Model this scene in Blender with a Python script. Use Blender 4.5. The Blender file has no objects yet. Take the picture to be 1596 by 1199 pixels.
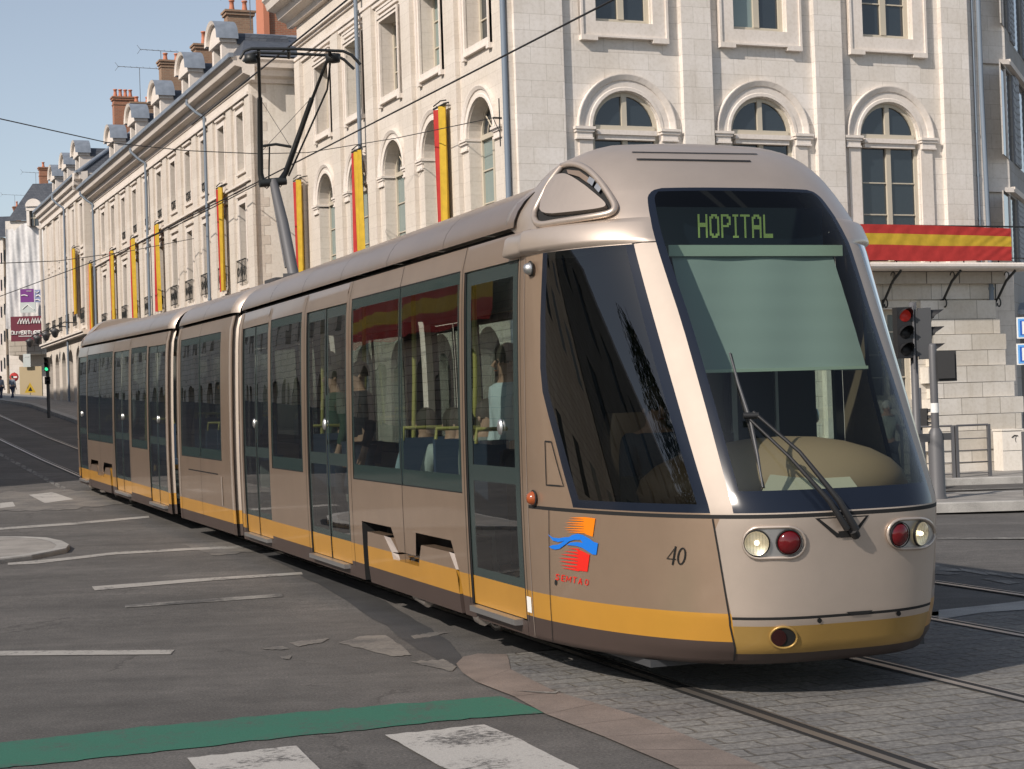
import bpy, bmesh, math, random
from math import sin, cos, tan, radians, pi, sqrt, atan2
from mathutils import Vector, Matrix
random.seed(7)
SC = bpy.context.scene
COL = SC.collection
# ------------------------------------------------------------------ camera model
F = 2740.; CX, CY = 798., 599.5; RL = radians(1.89); PT = radians(.878); H = 1.64
def ray(x, y):
    a = (x-CX)/F; b = (y-CY)/F
    rt = a*cos(RL)-b*sin(RL); dn = a*sin(RL)+b*cos(RL)
    return Vector((rt, cos(PT)+dn*sin(PT), sin(PT)-dn*cos(PT)))
def proj(P):
    X, Y, Z = P[0], P[1], P[2]-H
    f = Y*cos(PT)+Z*sin(PT); dn = Y*sin(PT)-Z*cos(PT)
    a = X/f; b = dn/f
    return (CX+F*(a*cos(RL)+b*sin(RL)), CY+F*(-a*sin(RL)+b*cos(RL)))
cam = bpy.data.cameras.new('camera'); co = bpy.data.objects.new('camera', cam); COL.objects.link(co)
cam.sensor_width = 36; cam.lens = 36*F/1596; cam.clip_end = 3000; cam.clip_start = .1
right = Vector((1, 0, 0)); fwd = Vector((0, cos(PT), sin(PT))); down = Vector((0, sin(PT), -cos(PT)))
ex = cos(RL)*right+sin(RL)*down; ey = -sin(RL)*right+cos(RL)*down
M = Matrix(((ex.x, -ey.x, -fwd.x, 0), (ex.y, -ey.y, -fwd.y, 0), (ex.z, -ey.z, -fwd.z, H), (0, 0, 0, 1)))
co.matrix_world = M
SC.camera = co
# ------------------------------------------------------------------ street frame
TH = radians(22.2)
NS = Vector((cos(TH), sin(TH), 0)); US = Vector((-sin(TH), cos(TH), 0)); UP = Vector((0, 0, 1))
def lerp_tab(tab, v):
    if v <= tab[0][0]: return tab[0][1]
    for (a, fa), (b, fb) in zip(tab, tab[1:]):
        if v <= b:
            return fa+(fb-fa)*(v-a)/(b-a)
    return tab[-1][1]
PROF = [(14, 0), (20, .05), (25, .13), (31, .27), (37, .45), (45, .80), (55, 1.30), (65, 1.90), (75, 2.50), (90, 3.0), (110, 3.6), (150, 5.), (300, 8.)]
def gz(X, Y):
    t = X*US.x+Y*US.y; o = X*NS.x+Y*NS.y
    z = lerp_tab(PROF, t)
    k = (15.5-o)/3.5; k = max(0, min(1, k))
    return z*k
def G(px, py, lift=0.):
    d = ray(px, py)
    lo, hi = 1., 400.
    prev = 3.
    k = 3.
    while k < 400:
        P = d*k
        if H+P.z <= gz(P.x, P.y): break
        prev = k; k *= 1.02
    lo, hi = prev, k
    for _ in range(40):
        m = (lo+hi)/2; P = d*m
        if H+P.z <= gz(P.x, P.y): hi = m
        else: lo = m
    P = d*hi
    return Vector((P.x, P.y, gz(P.x, P.y)+lift))
def st(t, o, z=0.):   # street coordinates -> world
    v = US*t+NS*o
    return Vector((v.x, v.y, z))
# ------------------------------------------------------------------ materials
def mat(name, color=(.5, .5, .5), rough=.6, metal=0., spec=.5, coat=0., build=None, emit=None, es=1.):
    m = bpy.data.materials.new(name); m.use_nodes = True
    nt = m.node_tree; b = nt.nodes['Principled BSDF']
    b.inputs['Base Color'].default_value = (*color, 1)
    b.inputs['Roughness'].default_value = rough
    b.inputs['Metallic'].default_value = metal
    b.inputs['Specular IOR Level'].default_value = spec
    b.inputs['Coat Weight'].default_value = coat
    b.inputs['Coat Roughness'].default_value = .05
    if emit:
        b.inputs['Emission Color'].default_value = (*emit, 1); b.inputs['Emission Strength'].default_value = es
    if build: build(nt, b)
    return m
def N(nt, typ, **kw):
    n = nt.nodes.new(typ)
    for k, v in kw.items():
        if k.startswith('i_'):
            n.inputs[k[2:].replace('_', ' ')].default_value = v
        else: setattr(n, k, v)
    return n
def L(nt, a, b): nt.links.new(a, b)
def ramp(nt, pts, interp='LINEAR'):
    r = nt.nodes.new('ShaderNodeValToRGB'); r.color_ramp.interpolation = interp
    els = r.color_ramp.elements
    while len(els) < len(pts): els.new(.5)
    for e, (p, c) in zip(els, pts):
        e.position = p; e.color = (*c, 1) if len(c) == 3 else c
    return r
def tex_coord(nt, kind='Object', scale=(1, 1, 1), rotz=0.):
    t = nt.nodes.new('ShaderNodeTexCoord'); mp = nt.nodes.new('ShaderNodeMapping')
    mp.inputs['Scale'].default_value = scale; mp.inputs['Rotation'].default_value = (0, 0, rotz)
    L(nt, t.outputs[kind], mp.inputs['Vector']); return mp.outputs[0]
def world_pos(nt, rotz=0., scale=(1, 1, 1)):
    g = nt.nodes.new('ShaderNodeNewGeometry'); mp = nt.nodes.new('ShaderNodeMapping')
    mp.inputs['Scale'].default_value = scale; mp.inputs['Rotation'].default_value = (0, 0, rotz)
    L(nt, g.outputs['Position'], mp.inputs['Vector']); return mp.outputs[0]
def noise(nt, vec, scale, detail=4, rough=.55):
    n = nt.nodes.new('ShaderNodeTexNoise'); n.inputs['Scale'].default_value = scale
    n.inputs['Detail'].default_value = detail; n.inputs['Roughness'].default_value = rough
    if vec is not None: L(nt, vec, n.inputs['Vector'])
    return n
def mixc(nt, fac, a, b, mode='MIX'):
    m = nt.nodes.new('ShaderNodeMix'); m.data_type = 'RGBA'; m.blend_type = mode
    for s, v in ((m.inputs[0], fac), (m.inputs[6], a), (m.inputs[7], b)):
        if hasattr(v, 'is_linked'): L(nt, v, s)
        elif isinstance(v, (int, float)): s.default_value = v
        else: s.default_value = (*v, 1)
    return m.outputs[2]
def math_(nt, op, a, b=None, c=None):
    m = nt.nodes.new('ShaderNodeMath'); m.operation = op
    for i, v in enumerate((a, b, c)):
        if v is None: continue
        if hasattr(v, 'is_linked'): L(nt, v, m.inputs[i])
        else: m.inputs[i].default_value = v
    return m.outputs[0]
def bump(nt, b, h, strength=.3, dist=.01):
    bp = nt.nodes.new('ShaderNodeBump'); bp.inputs['Strength'].default_value = strength
    bp.inputs['Distance'].default_value = dist
    L(nt, h, bp.inputs['Height']); L(nt, bp.outputs[0], b.inputs['Normal'])
def stone_mat(name, c1, c2, bw=.62, bh=.31, mort=(.30, .27, .22), msize=.006, dirt=.35, joint=True, rough=.85):
    def f(nt, b):
        uv = nt.nodes.new('ShaderNodeUVMap').outputs[0]
        n1 = noise(nt, uv, .9, 5); n2 = noise(nt, uv, 14, 4, .65)
        br = nt.nodes.new('ShaderNodeTexBrick'); L(nt, uv, br.inputs['Vector'])
        br.inputs['Scale'].default_value = 1; br.inputs['Brick Width'].default_value = bw
        br.inputs['Row Height'].default_value = bh; br.inputs['Mortar Size'].default_value = msize if joint else 0
        br.inputs['Mortar Smooth'].default_value = .3; br.inputs['Bias'].default_value = 0
        br.inputs['Color1'].default_value = (*c1, 1); br.inputs['Color2'].default_value = (*c2, 1)
        br.inputs['Mortar'].default_value = (*mort, 1)
        r = ramp(nt, [(.35, (.86, .84, .80)), (.65, (1, 1, 1))]); L(nt, n1.outputs[0], r.inputs[0])
        c = mixc(nt, dirt*2, br.outputs[0], r.outputs[0], 'MULTIPLY')
        r2 = ramp(nt, [(.30, (.80, .78, .74)), (.55, (1, 1, 1))]); L(nt, n2.outputs[0], r2.inputs[0])
        c = mixc(nt, .5, c, r2.outputs[0], 'MULTIPLY')
        mp = nt.nodes.new('ShaderNodeMapping'); mp.inputs['Scale'].default_value = (2.6, .22, 1); L(nt, uv, mp.inputs['Vector'])
        n3 = noise(nt, mp.outputs[0], 1.6, 6, .7); r3 = ramp(nt, [(.30, (.74, .71, .66)), (.46, (1, 1, 1))]); L(nt, n3.outputs[0], r3.inputs[0])
        c = mixc(nt, .40, c, r3.outputs[0], 'MULTIPLY')
        L(nt, c, b.inputs['Base Color'])
        h = math_(nt, 'SUBTRACT', math_(nt, 'MULTIPLY', n2.outputs[0], .35), math_(nt, 'MULTIPLY', br.outputs[1], 1.))
        bump(nt, b, h, .35, .006)
    return mat(name, c1, rough, spec=.25, build=f)
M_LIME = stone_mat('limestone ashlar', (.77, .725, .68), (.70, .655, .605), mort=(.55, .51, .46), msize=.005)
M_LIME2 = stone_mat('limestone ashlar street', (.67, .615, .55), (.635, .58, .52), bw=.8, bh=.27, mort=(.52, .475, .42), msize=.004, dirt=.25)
M_TRIM = stone_mat('limestone moulding', (.75, .69, .635), (.75, .69, .635), joint=False)
M_RUST = stone_mat('rusticated base stone', (.72, .68, .62), (.62, .58, .52), bw=.9, bh=.29, mort=(.36, .33, .29), dirt=.5)
M_GREYST = stone_mat('grey rendered stone', (.42, .41, .40), (.38, .37, .36), bw=.8, bh=.4, dirt=.5)
M_RENDER = stone_mat('white lime render', (.76, .72, .66), (.76, .72, .66), joint=False)
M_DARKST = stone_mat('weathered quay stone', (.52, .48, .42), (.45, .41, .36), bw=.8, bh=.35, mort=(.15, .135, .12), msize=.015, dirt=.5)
M_BRICK = stone_mat('red chimney brick', (.42, .17, .10), (.33, .14, .09), bw=.2, bh=.07, mort=(.35, .27, .2), msize=.008, dirt=.5)
M_BRICK2 = stone_mat('brown chimney brick', (.36, .22, .15), (.28, .17, .12), bw=.2, bh=.07, mort=(.33, .27, .2), msize=.01, dirt=.6)
def f_slate(nt, b):
    uv = nt.nodes.new('ShaderNodeUVMap').outputs[0]
    br = nt.nodes.new('ShaderNodeTexBrick'); L(nt, uv, br.inputs['Vector'])
    br.inputs['Scale'].default_value = 1; br.inputs['Brick Width'].default_value = .22; br.inputs['Row Height'].default_value = .12
    br.inputs['Mortar Size'].default_value = .006
    br.inputs['Color1'].default_value = (.055, .062, .075, 1); br.inputs['Color2'].default_value = (.085, .092, .105, 1)
    br.inputs['Mortar'].default_value = (.02, .02, .025, 1)
    L(nt, br.outputs[0], b.inputs['Base Color']); bump(nt, b, br.outputs[1], -.4, .008)
M_SLATE = mat('slate roofing', (.07, .075, .09), .5, build=f_slate)
def f_zinc(nt, b):
    n = noise(nt, tex_coord(nt), 3, 4); r = ramp(nt, [(.3, (.20, .23, .27)), (.7, (.32, .36, .41))]); L(nt, n.outputs[0], r.inputs[0])
    L(nt, r.outputs[0], b.inputs['Base Color'])
M_ZINC = mat('zinc sheet', (.3, .34, .38), .45, metal=.3, build=f_zinc)
M_PIPE = mat('grey blue painted downpipe', (.17, .21, .26), .6)
M_WFRAME = mat('cream painted window wood', (.50, .45, .36), .5)
M_WGLASS = mat('window pane glass', (.02, .028, .035), .04, spec=1.0)
def f_pane(nt, b):
    n = noise(nt, tex_coord(nt, 'Object'), 1.2, 3); bump(nt, b, n.outputs[0], .12, .02)
M_WGLASS2 = mat('pale curtained pane glass', (.20, .26, .25), .06, spec=.9, build=f_pane)
M_TERRA = mat('terracotta chimney pot', (.50, .19, .11), .8)
M_IRON = mat('black wrought iron', (.018, .02, .02), .5)
M_DKGREY = mat('dark grey painted steel', (.05, .052, .056), .45)
M_GREYPOLE = mat('grey painted steel', (.10, .10, .105), .5)
M_BLACK = mat('matt black plastic', (.012, .012, .013), .55)
M_RUBBER = mat('black rubber', (.008, .008, .008), .7)
def fabric(name, c, amp=.5):
    def f(nt, b):
        v = tex_coord(nt); w = noise(nt, v, 6, 3); bump(nt, b, w.outputs[0], .3, .02)
        r = ramp(nt, [(.3, tuple(x*.8 for x in c)), (.7, c)]); L(nt, w.outputs[0], r.inputs[0]); L(nt, r.outputs[0], b.inputs['Base Color'])
    return mat(name, c, .75, spec=.2, build=f)
M_RED = fabric('red flag cloth', (.46, .045, .04)); M_YEL = fabric('yellow flag cloth', (.56, .37, .04)); M_ORG = fabric('orange red flag cloth', (.60, .13, .03))
# vehicle materials
def f_paint(base):
    def f(nt, b):
        v = tex_coord(nt)
        n = noise(nt, v, 320, 1); n3 = noise(nt, v, .7, 3)
        bump(nt, b, n3.outputs[0], .06, .05)
        n2 = noise(nt, v, 1.6, 5, .65); r = ramp(nt, [(.35, tuple(x*.90 for x in base)), (.65, base)]); L(nt, n2.outputs[0], r.inputs[0])
        rr = ramp(nt, [(.0, (.9, .9, .9)), (1, (1.1, 1.1, 1.1))]); L(nt, n.outputs[0], rr.inputs[0])
        L(nt, mixc(nt, .35, r.outputs[0], rr.outputs[0], 'MULTIPLY'), b.inputs['Base Color'])
    return f
CH = (.43, .31, .22)
M_CHAMP = mat('champagne metallic paint', CH, .30, metal=.6, coat=.6, build=f_paint(CH))
M_CHAMP2 = mat('light champagne metallic paint', (.54, .455, .385), .38, metal=.6, coat=.15, build=f_paint((.54, .455, .385)))
M_ROOFP = mat('champagne roof paint', (.40, .285, .20), .30, metal=.7, coat=.2, build=f_paint((.40, .285, .20)))
M_PILLAR = mat('pale champagne pillar paint', (.46, .39, .33), .62, metal=.25, build=f_paint((.46, .39, .33)))
M_COURSE = stone_mat('base course stone', (.70, .66, .60), (.58, .54, .48), bw=.95, bh=50, mort=(.30, .27, .23), msize=.008, dirt=.6)
M_OCHRE = mat('ochre stripe paint', (.50, .25, .035), .35, metal=.15, coat=.4, build=f_paint((.50, .25, .035)))
M_GOLD = mat('gold bumper paint', (.40, .25, .07), .40, metal=.4, coat=.3, build=f_paint((.40, .25, .07)))
M_BROWN = mat('dark brown skirt paint', (.055, .038, .032), .5, coat=.1, build=f_paint((.055, .038, .032)))
M_GAP = mat('dark panel gap', (.006, .006, .006), .8)
M_CERAM = mat('blue black glass border', (.010, .014, .024), .12, spec=.3)
M_CERG = mat('green glass border', (.024, .040, .037), .06, spec=.6)
M_DOORF = mat('green grey door frame', (.032, .047, .045), .2, spec=.6)
M_INT = mat('grey interior lining', (.38, .40, .39), .7)
M_INTD = mat('dark interior lining', (.06, .065, .07), .7)
M_SEAT = mat('blue seat fabric', (.06, .09, .16), .8)
M_YPOLE = mat('yellow grab rail', (.46, .40, .12), .4)
M_BLIND = mat('pale green roller blind', (.27, .31, .30), .8)
M_BLINDBOX = mat('pale green blind casing', (.40, .46, .39), .6)
M_DASH = mat('tan dashboard moulding', (.36, .235, .15), .5)
M_DASH2 = mat('beige dashboard top', (.50, .43, .34), .6)
M_ALU = mat('brushed aluminium', (.55, .55, .54), .35, metal=.9)
def glass_mat(name, tint, k=1.0, rough=0.):
    m = bpy.data.materials.new(name); m.use_nodes = True; nt = m.node_tree
    for n in list(nt.nodes): nt.nodes.remove(n)
    out = nt.nodes.new('ShaderNodeOutputMaterial'); mx = nt.nodes.new('ShaderNodeMixShader')
    tr = nt.nodes.new('ShaderNodeBsdfTransparent'); tr.inputs[0].default_value = (*tint, 1)
    gl = nt.nodes.new('ShaderNodeBsdfGlossy'); gl.inputs['Roughness'].default_value = rough
    fr = nt.nodes.new('ShaderNodeFresnel'); fr.inputs['IOR'].default_value = 1.55
    n = noise(nt, tex_coord(nt), 1.1, 2); bp = nt.nodes.new('ShaderNodeBump'); bp.inputs['Strength'].default_value = .035; bp.inputs['Distance'].default_value = .03
    L(nt, n.outputs[0], bp.inputs['Height']); L(nt, bp.outputs[0], gl.inputs['Normal'])
    # fresnel on the geometric side facing the viewer
    lw = nt.nodes.new('ShaderNodeLayerWeight'); lw.inputs['Blend'].default_value = .5
    f = math_(nt, 'MULTIPLY', math_(nt, 'ADD', math_(nt, 'MULTIPLY', math_(nt, 'POWER', lw.outputs['Facing'], 5.), .95), .05), k)
    f = math_(nt, 'MINIMUM', f, 1.)
    L(nt, f, mx.inputs[0]); L(nt, tr.outputs[0], mx.inputs[1]); L(nt, gl.outputs[0], mx.inputs[2]); L(nt, mx.outputs[0], out.inputs[0])
    return m
M_GL = glass_mat('tinted side glass', (.60, .68, .64), 1.9)
M_GLW = glass_mat('windscreen glass', (.66, .75, .71), .9)
M_GLD = glass_mat('dark cab glass', (.17, .19, .19), 1.8)
M_GLC = glass_mat('clear lamp glass', (.9, .9, .88), 1.0)
M_LAMPW = mat('lit headlight reflector', (.75, .68, .52), .3, metal=.8, emit=(1, .82, .5), es=.12)
M_BULB = mat('lit headlight bulb', (.9, .85, .7), .4, emit=(1, .88, .66), es=2.5)
M_LAMPR = mat('red lamp lens', (.10, .004, .006), .1, spec=.6)
M_LAMPO = mat('orange marker lens', (.30, .07, .02), .15, spec=.7)
M_LED = mat('green display dots', (.20, .28, .06), .6, emit=(.42, .55, .18), es=.42)
M_ORANGE = mat('orange decal', (.78, .20, .005), .4); M_BLUE = mat('blue decal', (.01, .16, .62), .4); M_REDD = mat('red decal', (.66, .02, .012), .4)
M_INK = mat('black decal', (.01, .01, .01), .4); M_WHITE = mat('white sticker', (.75, .75, .72), .5)
# ground
def f_asphalt(nt, b):
    v = world_pos(nt); g = noise(nt, v, 60, 5, .8); m1 = noise(nt, v, .45, 5, .6); m2 = noise(nt, v, 5, 5, .65)
    vr = world_pos(nt, rotz=-.25, scale=(.25, 2.2, 1)); st_ = noise(nt, vr, 1.1, 5, .65)
    vs = nt.nodes.new('ShaderNodeTexVoronoi'); vs.inputs['Scale'].default_value = 38; L(nt, v, vs.inputs['Vector'])
    r = ramp(nt, [(.30, (.076, .073, .070)), (.50, (.098, .094, .090)), (.72, (.128, .122, .116))]); L(nt, m1.outputs[0], r.inputs[0])
    r2 = ramp(nt, [(.3, (.84, .84, .84)), (.72, (1.14, 1.13, 1.12))]); L(nt, m2.outputs[0], r2.inputs[0])
    r3 = ramp(nt, [(.3, (.8, .8, .8)), (.55, (1, 1, 1)), (.75, (1.35, 1.34, 1.32))]); L(nt, st_.outputs[0], r3.inputs[0])
    c = mixc(nt, 1, r.outputs[0], r2.outputs[0], 'MULTIPLY'); c = mixc(nt, .8, c, r3.outputs[0], 'MULTIPLY')
    r4 = ramp(nt, [(.30, (.45, .45, .45)), (.5, (1, 1, 1)), (.70, (1.75, 1.7, 1.62))]); L(nt, g.outputs[0], r4.inputs[0])
    c = mixc(nt, 1, c, r4.outputs[0], 'MULTIPLY')
    r5 = ramp(nt, [(0, (2.4, 2.3, 2.15)), (.16, (1, 1, 1))]); L(nt, vs.outputs['Distance'], r5.inputs[0])
    c = mixc(nt, .85, c, r5.outputs[0], 'MULTIPLY')
    wv = nt.nodes.new('ShaderNodeVectorMath'); wv.operation = 'MULTIPLY_ADD'; L(nt, m2.outputs[1], wv.inputs[0]); wv.inputs[1].default_value = (.5, .5, 0); L(nt, v, wv.inputs[2])
    vc = nt.nodes.new('ShaderNodeTexVoronoi'); vc.feature = 'DISTANCE_TO_EDGE'; vc.inputs['Scale'].default_value = .42; L(nt, wv.outputs[0], vc.inputs['Vector'])
    rc = ramp(nt, [(0, (.62, .62, .62)), (.0035, (.75, .75, .75)), (.007, (1, 1, 1))]); L(nt, vc.outputs['Distance'], rc.inputs[0])
    rm = ramp(nt, [(.50, (0, 0, 0)), (.56, (1, 1, 1))]); L(nt, m1.outputs[0], rm.inputs[0])
    c = mixc(nt, rm.outputs[0], c, mixc(nt, 1, c, rc.outputs[0], 'MULTIPLY'))
    L(nt, c, b.inputs['Base Color']); bump(nt, b, g.outputs[0], .6, .006)
M_ASPH = mat('worn asphalt', (.07, .07, .07), .85, spec=.3, build=f_asphalt)
def f_patchm(base):
    def f(nt, b):
        v = world_pos(nt); g = noise(nt, v, 140, 3, .7); m = noise(nt, v, 3, 5)
        r = ramp(nt, [(.3, tuple(x*.78 for x in base)), (.7, tuple(x*1.2 for x in base))]); L(nt, m.outputs[0], r.inputs[0])
        r4 = ramp(nt, [(.3, (.65, .65, .65)), (.7, (1.3, 1.3, 1.3))]); L(nt, g.outputs[0], r4.inputs[0])
        L(nt, mixc(nt, 1, r.outputs[0], r4.outputs[0], 'MULTIPLY'), b.inputs['Base Color']); bump(nt, b, g.outputs[0], .5, .005)
    return f
M_PATCHD = mat('dark asphalt repair', (.045, .045, .046), .8, build=f_patchm((.042, .042, .043)))
M_PINK = mat('pinkish granite kerb', (.17, .135, .115), .8, build=f_patchm((.175, .142, .122)))
M_PAVE = mat('pale pavement', (.25, .24, .22), .85, build=f_patchm((.26, .245, .225)))
M_GRANK = mat('pale granite kerb', (.33, .32, .30), .8, build=f_patchm((.33, .32, .30)))
def worn(name, c, lo=.38, hi=.46, under=(.08, .078, .075)):
    def f(nt, b):
        v = world_pos(nt); n = noise(nt, v, 26, 6, .8); n2 = noise(nt, v, 2.2, 4)
        s = math_(nt, 'ADD', math_(nt, 'MULTIPLY', n.outputs[0], .55), math_(nt, 'MULTIPLY', n2.outputs[0], .45))
        r = ramp(nt, [(lo, under), (hi, c)]); L(nt, s, r.inputs[0])
        g = noise(nt, v, 150, 2); r4 = ramp(nt, [(.3, (.78, .78, .78)), (.7, (1.12, 1.12, 1.12))]); L(nt, g.outputs[0], r4.inputs[0])
        L(nt, mixc(nt, 1, r.outputs[0], r4.outputs[0], 'MULTIPLY'), b.inputs['Base Color']); bump(nt, b, g.outputs[0], .4, .004)
    return mat(name, c, .75, spec=.3, build=f)
M_PATCHL = worn('pale concrete patch', (.20, .185, .165), .40, .56, (.10, .096, .092))
M_MARK = worn('worn white road paint', (.34, .325, .30), .40, .50); M_MARK2 = worn('faded white road paint', (.26, .25, .23), .44, .58)
M_GREEN = worn('worn green road paint', (.035, .135, .092), .36, .50)
M_ZEB = worn('worn zebra paint', (.40, .385, .36), .38, .47)
def f_sett(nt, b):
    v = world_pos(nt, rotz=radians(-19)); n0 = noise(nt, v, 5, 3)
    mx = nt.nodes.new('ShaderNodeVectorMath'); mx.operation = 'MULTIPLY_ADD'
    L(nt, n0.outputs[1], mx.inputs[0]); mx.inputs[1].default_value = (.06, .06, 0); L(nt, v, mx.inputs[2])
    br = nt.nodes.new('ShaderNodeTexBrick'); L(nt, mx.outputs[0], br.inputs['Vector'])
    br.inputs['Scale'].default_value = 1; br.inputs['Brick Width'].default_value = .31; br.inputs['Row Height'].default_value = .165
    br.inputs['Mortar Size'].default_value = .010; br.inputs['Mortar Smooth'].default_value = .4; br.inputs['Bias'].default_value = -.1
    br.inputs['Color1'].default_value = (.150, .148, .146, 1); br.inputs['Color2'].default_value = (.195, .188, .178, 1)
    br.inputs['Mortar'].default_value = (.115, .105, .09, 1)
    g = noise(nt, world_pos(nt), 30, 5, .7); m1 = noise(nt, world_pos(nt), 1.3, 4)
    r4 = ramp(nt, [(.3, (.50, .50, .52)), (.7, (1.4, 1.4, 1.36))]); L(nt, g.outputs[0], r4.inputs[0])
    c = mixc(nt, 1, br.outputs[0], r4.outputs[0], 'MULTIPLY')
    r5 = ramp(nt, [(.35, (.72, .72, .74)), (.65, (1.15, 1.14, 1.1))]); L(nt, m1.outputs[0], r5.inputs[0])
    c = mixc(nt, .8, c, r5.outputs[0], 'MULTIPLY')
    L(nt, c, b.inputs['Base Color'])
    h = math_(nt, 'ADD', math_(nt, 'MULTIPLY', br.outputs[1], -1.), math_(nt, 'MULTIPLY', g.outputs[0], .8)); bump(nt, b, h, .8, .014)
M_SETT = mat('grey granite setts', (.15, .15, .15), .8, spec=.35, build=f_sett)
M_RAIL = mat('worn steel rail', (.42, .38, .34), .34, metal=.8)
M_GROOVE = mat('rail groove', (.008, .008, .008), .8)
# ------------------------------------------------------------------ mesh builder
class MB:
    def __init__(s, mats, F=None):
        s.v = []; s.f = []; s.m = []; s.uv = []; s.mats = mats if isinstance(mats, (list, tuple)) else [mats]
        s.F = F or Matrix.Identity(4); s.sm = []
    def mi(s, m):
        if m is None: return 0
        if m not in s.mats: s.mats = list(s.mats)+[m]
        return s.mats.index(m)
    def poly(s, pts, m=None, smooth=False, uv=None):
        i0 = len(s.v); pts = [Vector(p) for p in pts]
        s.v += pts; s.f.append(tuple(range(i0, i0+len(pts)))); s.m.append(s.mi(m)); s.sm.append(smooth)
        if uv is None:
            n = Vector((0, 0, 0))
            for k in range(1, len(pts)-1): n += (pts[k]-pts[0]).cross(pts[k+1]-pts[0])
            a = [abs(c) for c in n]
            if a[2] >= a[0] and a[2] >= a[1]: uv = [(p.x, p.y) for p in pts]
            elif a[1] >= a[0]: uv = [(p.x, p.z) for p in pts]
            else: uv = [(p.y, p.z) for p in pts]
        s.uv.append(uv)
    def box(s, x0, x1, y0, y1, z0, z1, m=None, X=None):
        c = [Vector((x, y, z)) for z in (z0, z1) for y in (y0, y1) for x in (x0, x1)]
        for q in ((0, 2, 3, 1), (4, 5, 7, 6), (0, 1, 5, 4), (2, 6, 7, 3), (0, 4, 6, 2), (1, 3, 7, 5)):
            p = [c[i] for i in q]
            if X is None: s.poly(p, m)
            else:
                n = (p[1]-p[0]).cross(p[2]-p[0]); a = [abs(k) for k in n]
                uv = [(k.x, k.y) if a[2] == max(a) else ((k.x, k.z) if a[1] == max(a) else (k.y, k.z)) for k in p]
                s.poly([X @ k for k in p], m, uv=uv)
    def grid(s, P, m=None, smooth=True, close=False, mf=None):
        # P[i][j] rows of points -> shared-vertex grid
        nr = len(P); nc = len(P[0]); i0 = len(s.v)
        for r in P: s.v += [Vector(p) for p in r]
        for i in range(nr-1):
            for j in range(nc if close else nc-1):
                j2 = (j+1) % nc
                mm = mf(i, j) if mf else m
                if mf and mm is None: continue
                q = (i0+i*nc+j, i0+i*nc+j2, i0+(i+1)*nc+j2, i0+(i+1)*nc+j)
                s.f.append(q); s.m.append(s.mi(mm)); s.sm.append(smooth)
                s.uv.append([(s.v[k].x+s.v[k].y, s.v[k].z) for k in q])
    def tube(s, pts, r, n=8, m=None, caps=True, closed=False):
        pts = [Vector(p) for p in pts]; R = r if isinstance(r, (list, tuple)) else [r]*len(pts)
        rows = []; prev = None
        for i, p in enumerate(pts):
            if closed: t = pts[(i+1) % len(pts)]-pts[i-1]
            else: t = (pts[min(i+1, len(pts)-1)]-pts[max(i-1, 0)])
            t.normalize()
            if prev is None:
                a = Vector((0, 0, 1)) if abs(t.z) < .9 else Vector((1, 0, 0))
                u = t.cross(a).normalized()
            else: u = (prev-t*prev.dot(t)).normalized()
            prev = u; w = t.cross(u)
            rows.append([p+(u*cos(2*pi*k/n)+w*sin(2*pi*k/n))*R[i] for k in range(n)])
        if closed: rows.append(rows[0])
        s.grid(rows, m, True, True)
        if caps and not closed:
            s.poly(rows[0], m); s.poly(rows[-1], m)
    def lathe(s, prof, C=(0, 0, 0), n=16, m=None, X=None):
        C = Vector(C); rows = []
        for r, z in prof:
            row = [Vector((r*cos(2*pi*k/n), r*sin(2*pi*k/n), z)) for k in range(n)]
            row = [(X @ p if X is not None else p)+C for p in row]
            rows.append(row)
        s.grid(rows, m, True, True)
    def extr(s, prof, a, b, axis, m=None, caps=True):
        # prof: 2D points; axis 'x': (y,z) extruded along x from a to b ; 'y': (x,z)
        if axis == 'x': A = [Vector((a, p[0], p[1])) for p in prof]; B = [Vector((b, p[0], p[1])) for p in prof]
        elif axis == 'y': A = [Vector((p[0], a, p[1])) for p in prof]; B = [Vector((p[0], b, p[1])) for p in prof]
        else: A = [Vector((p[0], p[1], a)) for p in prof]; B = [Vector((p[0], p[1], b)) for p in prof]
        n = len(prof)
        for i in range(n): s.poly([A[i], A[(i+1) % n], B[(i+1) % n], B[i]], m)
        if caps: s.poly(A[::-1], m); s.poly(B, m)
    def build(s, name, parent=None, loc=None, R=None, merge=0, **props):
        """verts given in frame F. R: matrix of the object (default parent's world or identity)"""
        if R is None:
            if parent is not None: R = parent['_'] if False else WORLD[parent.name]
            else: R = Matrix.Translation(loc) if loc is not None else Matrix.Identity(4)
        T = R.inverted() @ s.F
        me = bpy.data.meshes.new(name)
        me.from_pydata([T @ v for v in s.v], [], s.f)
        for m in s.mats: me.materials.append(m)
        me.polygons.foreach_set('material_index', s.m)
        me.polygons.foreach_set('use_smooth', s.sm)
        ul = me.uv_layers.new(name='UVMap'); k = 0
        flat = []
        for u in s.uv:
            for a in u: flat += [a[0], a[1]]
        ul.data.foreach_set('uv', flat)
        if merge:
            bm = bmesh.new(); bm.from_mesh(me); bmesh.ops.remove_doubles(bm, verts=bm.verts, dist=merge)
            bmesh.ops.recalc_face_normals(bm, faces=bm.faces); bm.to_mesh(me); bm.free()
        me.update()
        o = bpy.data.objects.new(name, me); COL.objects.link(o)
        if parent is not None:
            o.parent = parent; o.matrix_local = WORLD[parent.name].inverted() @ R
        else: o.matrix_world = R
        WORLD[o.name] = R.copy()
        for k_, v_ in props.items(): o[k_] = v_
        return o
WORLD = {}
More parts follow.
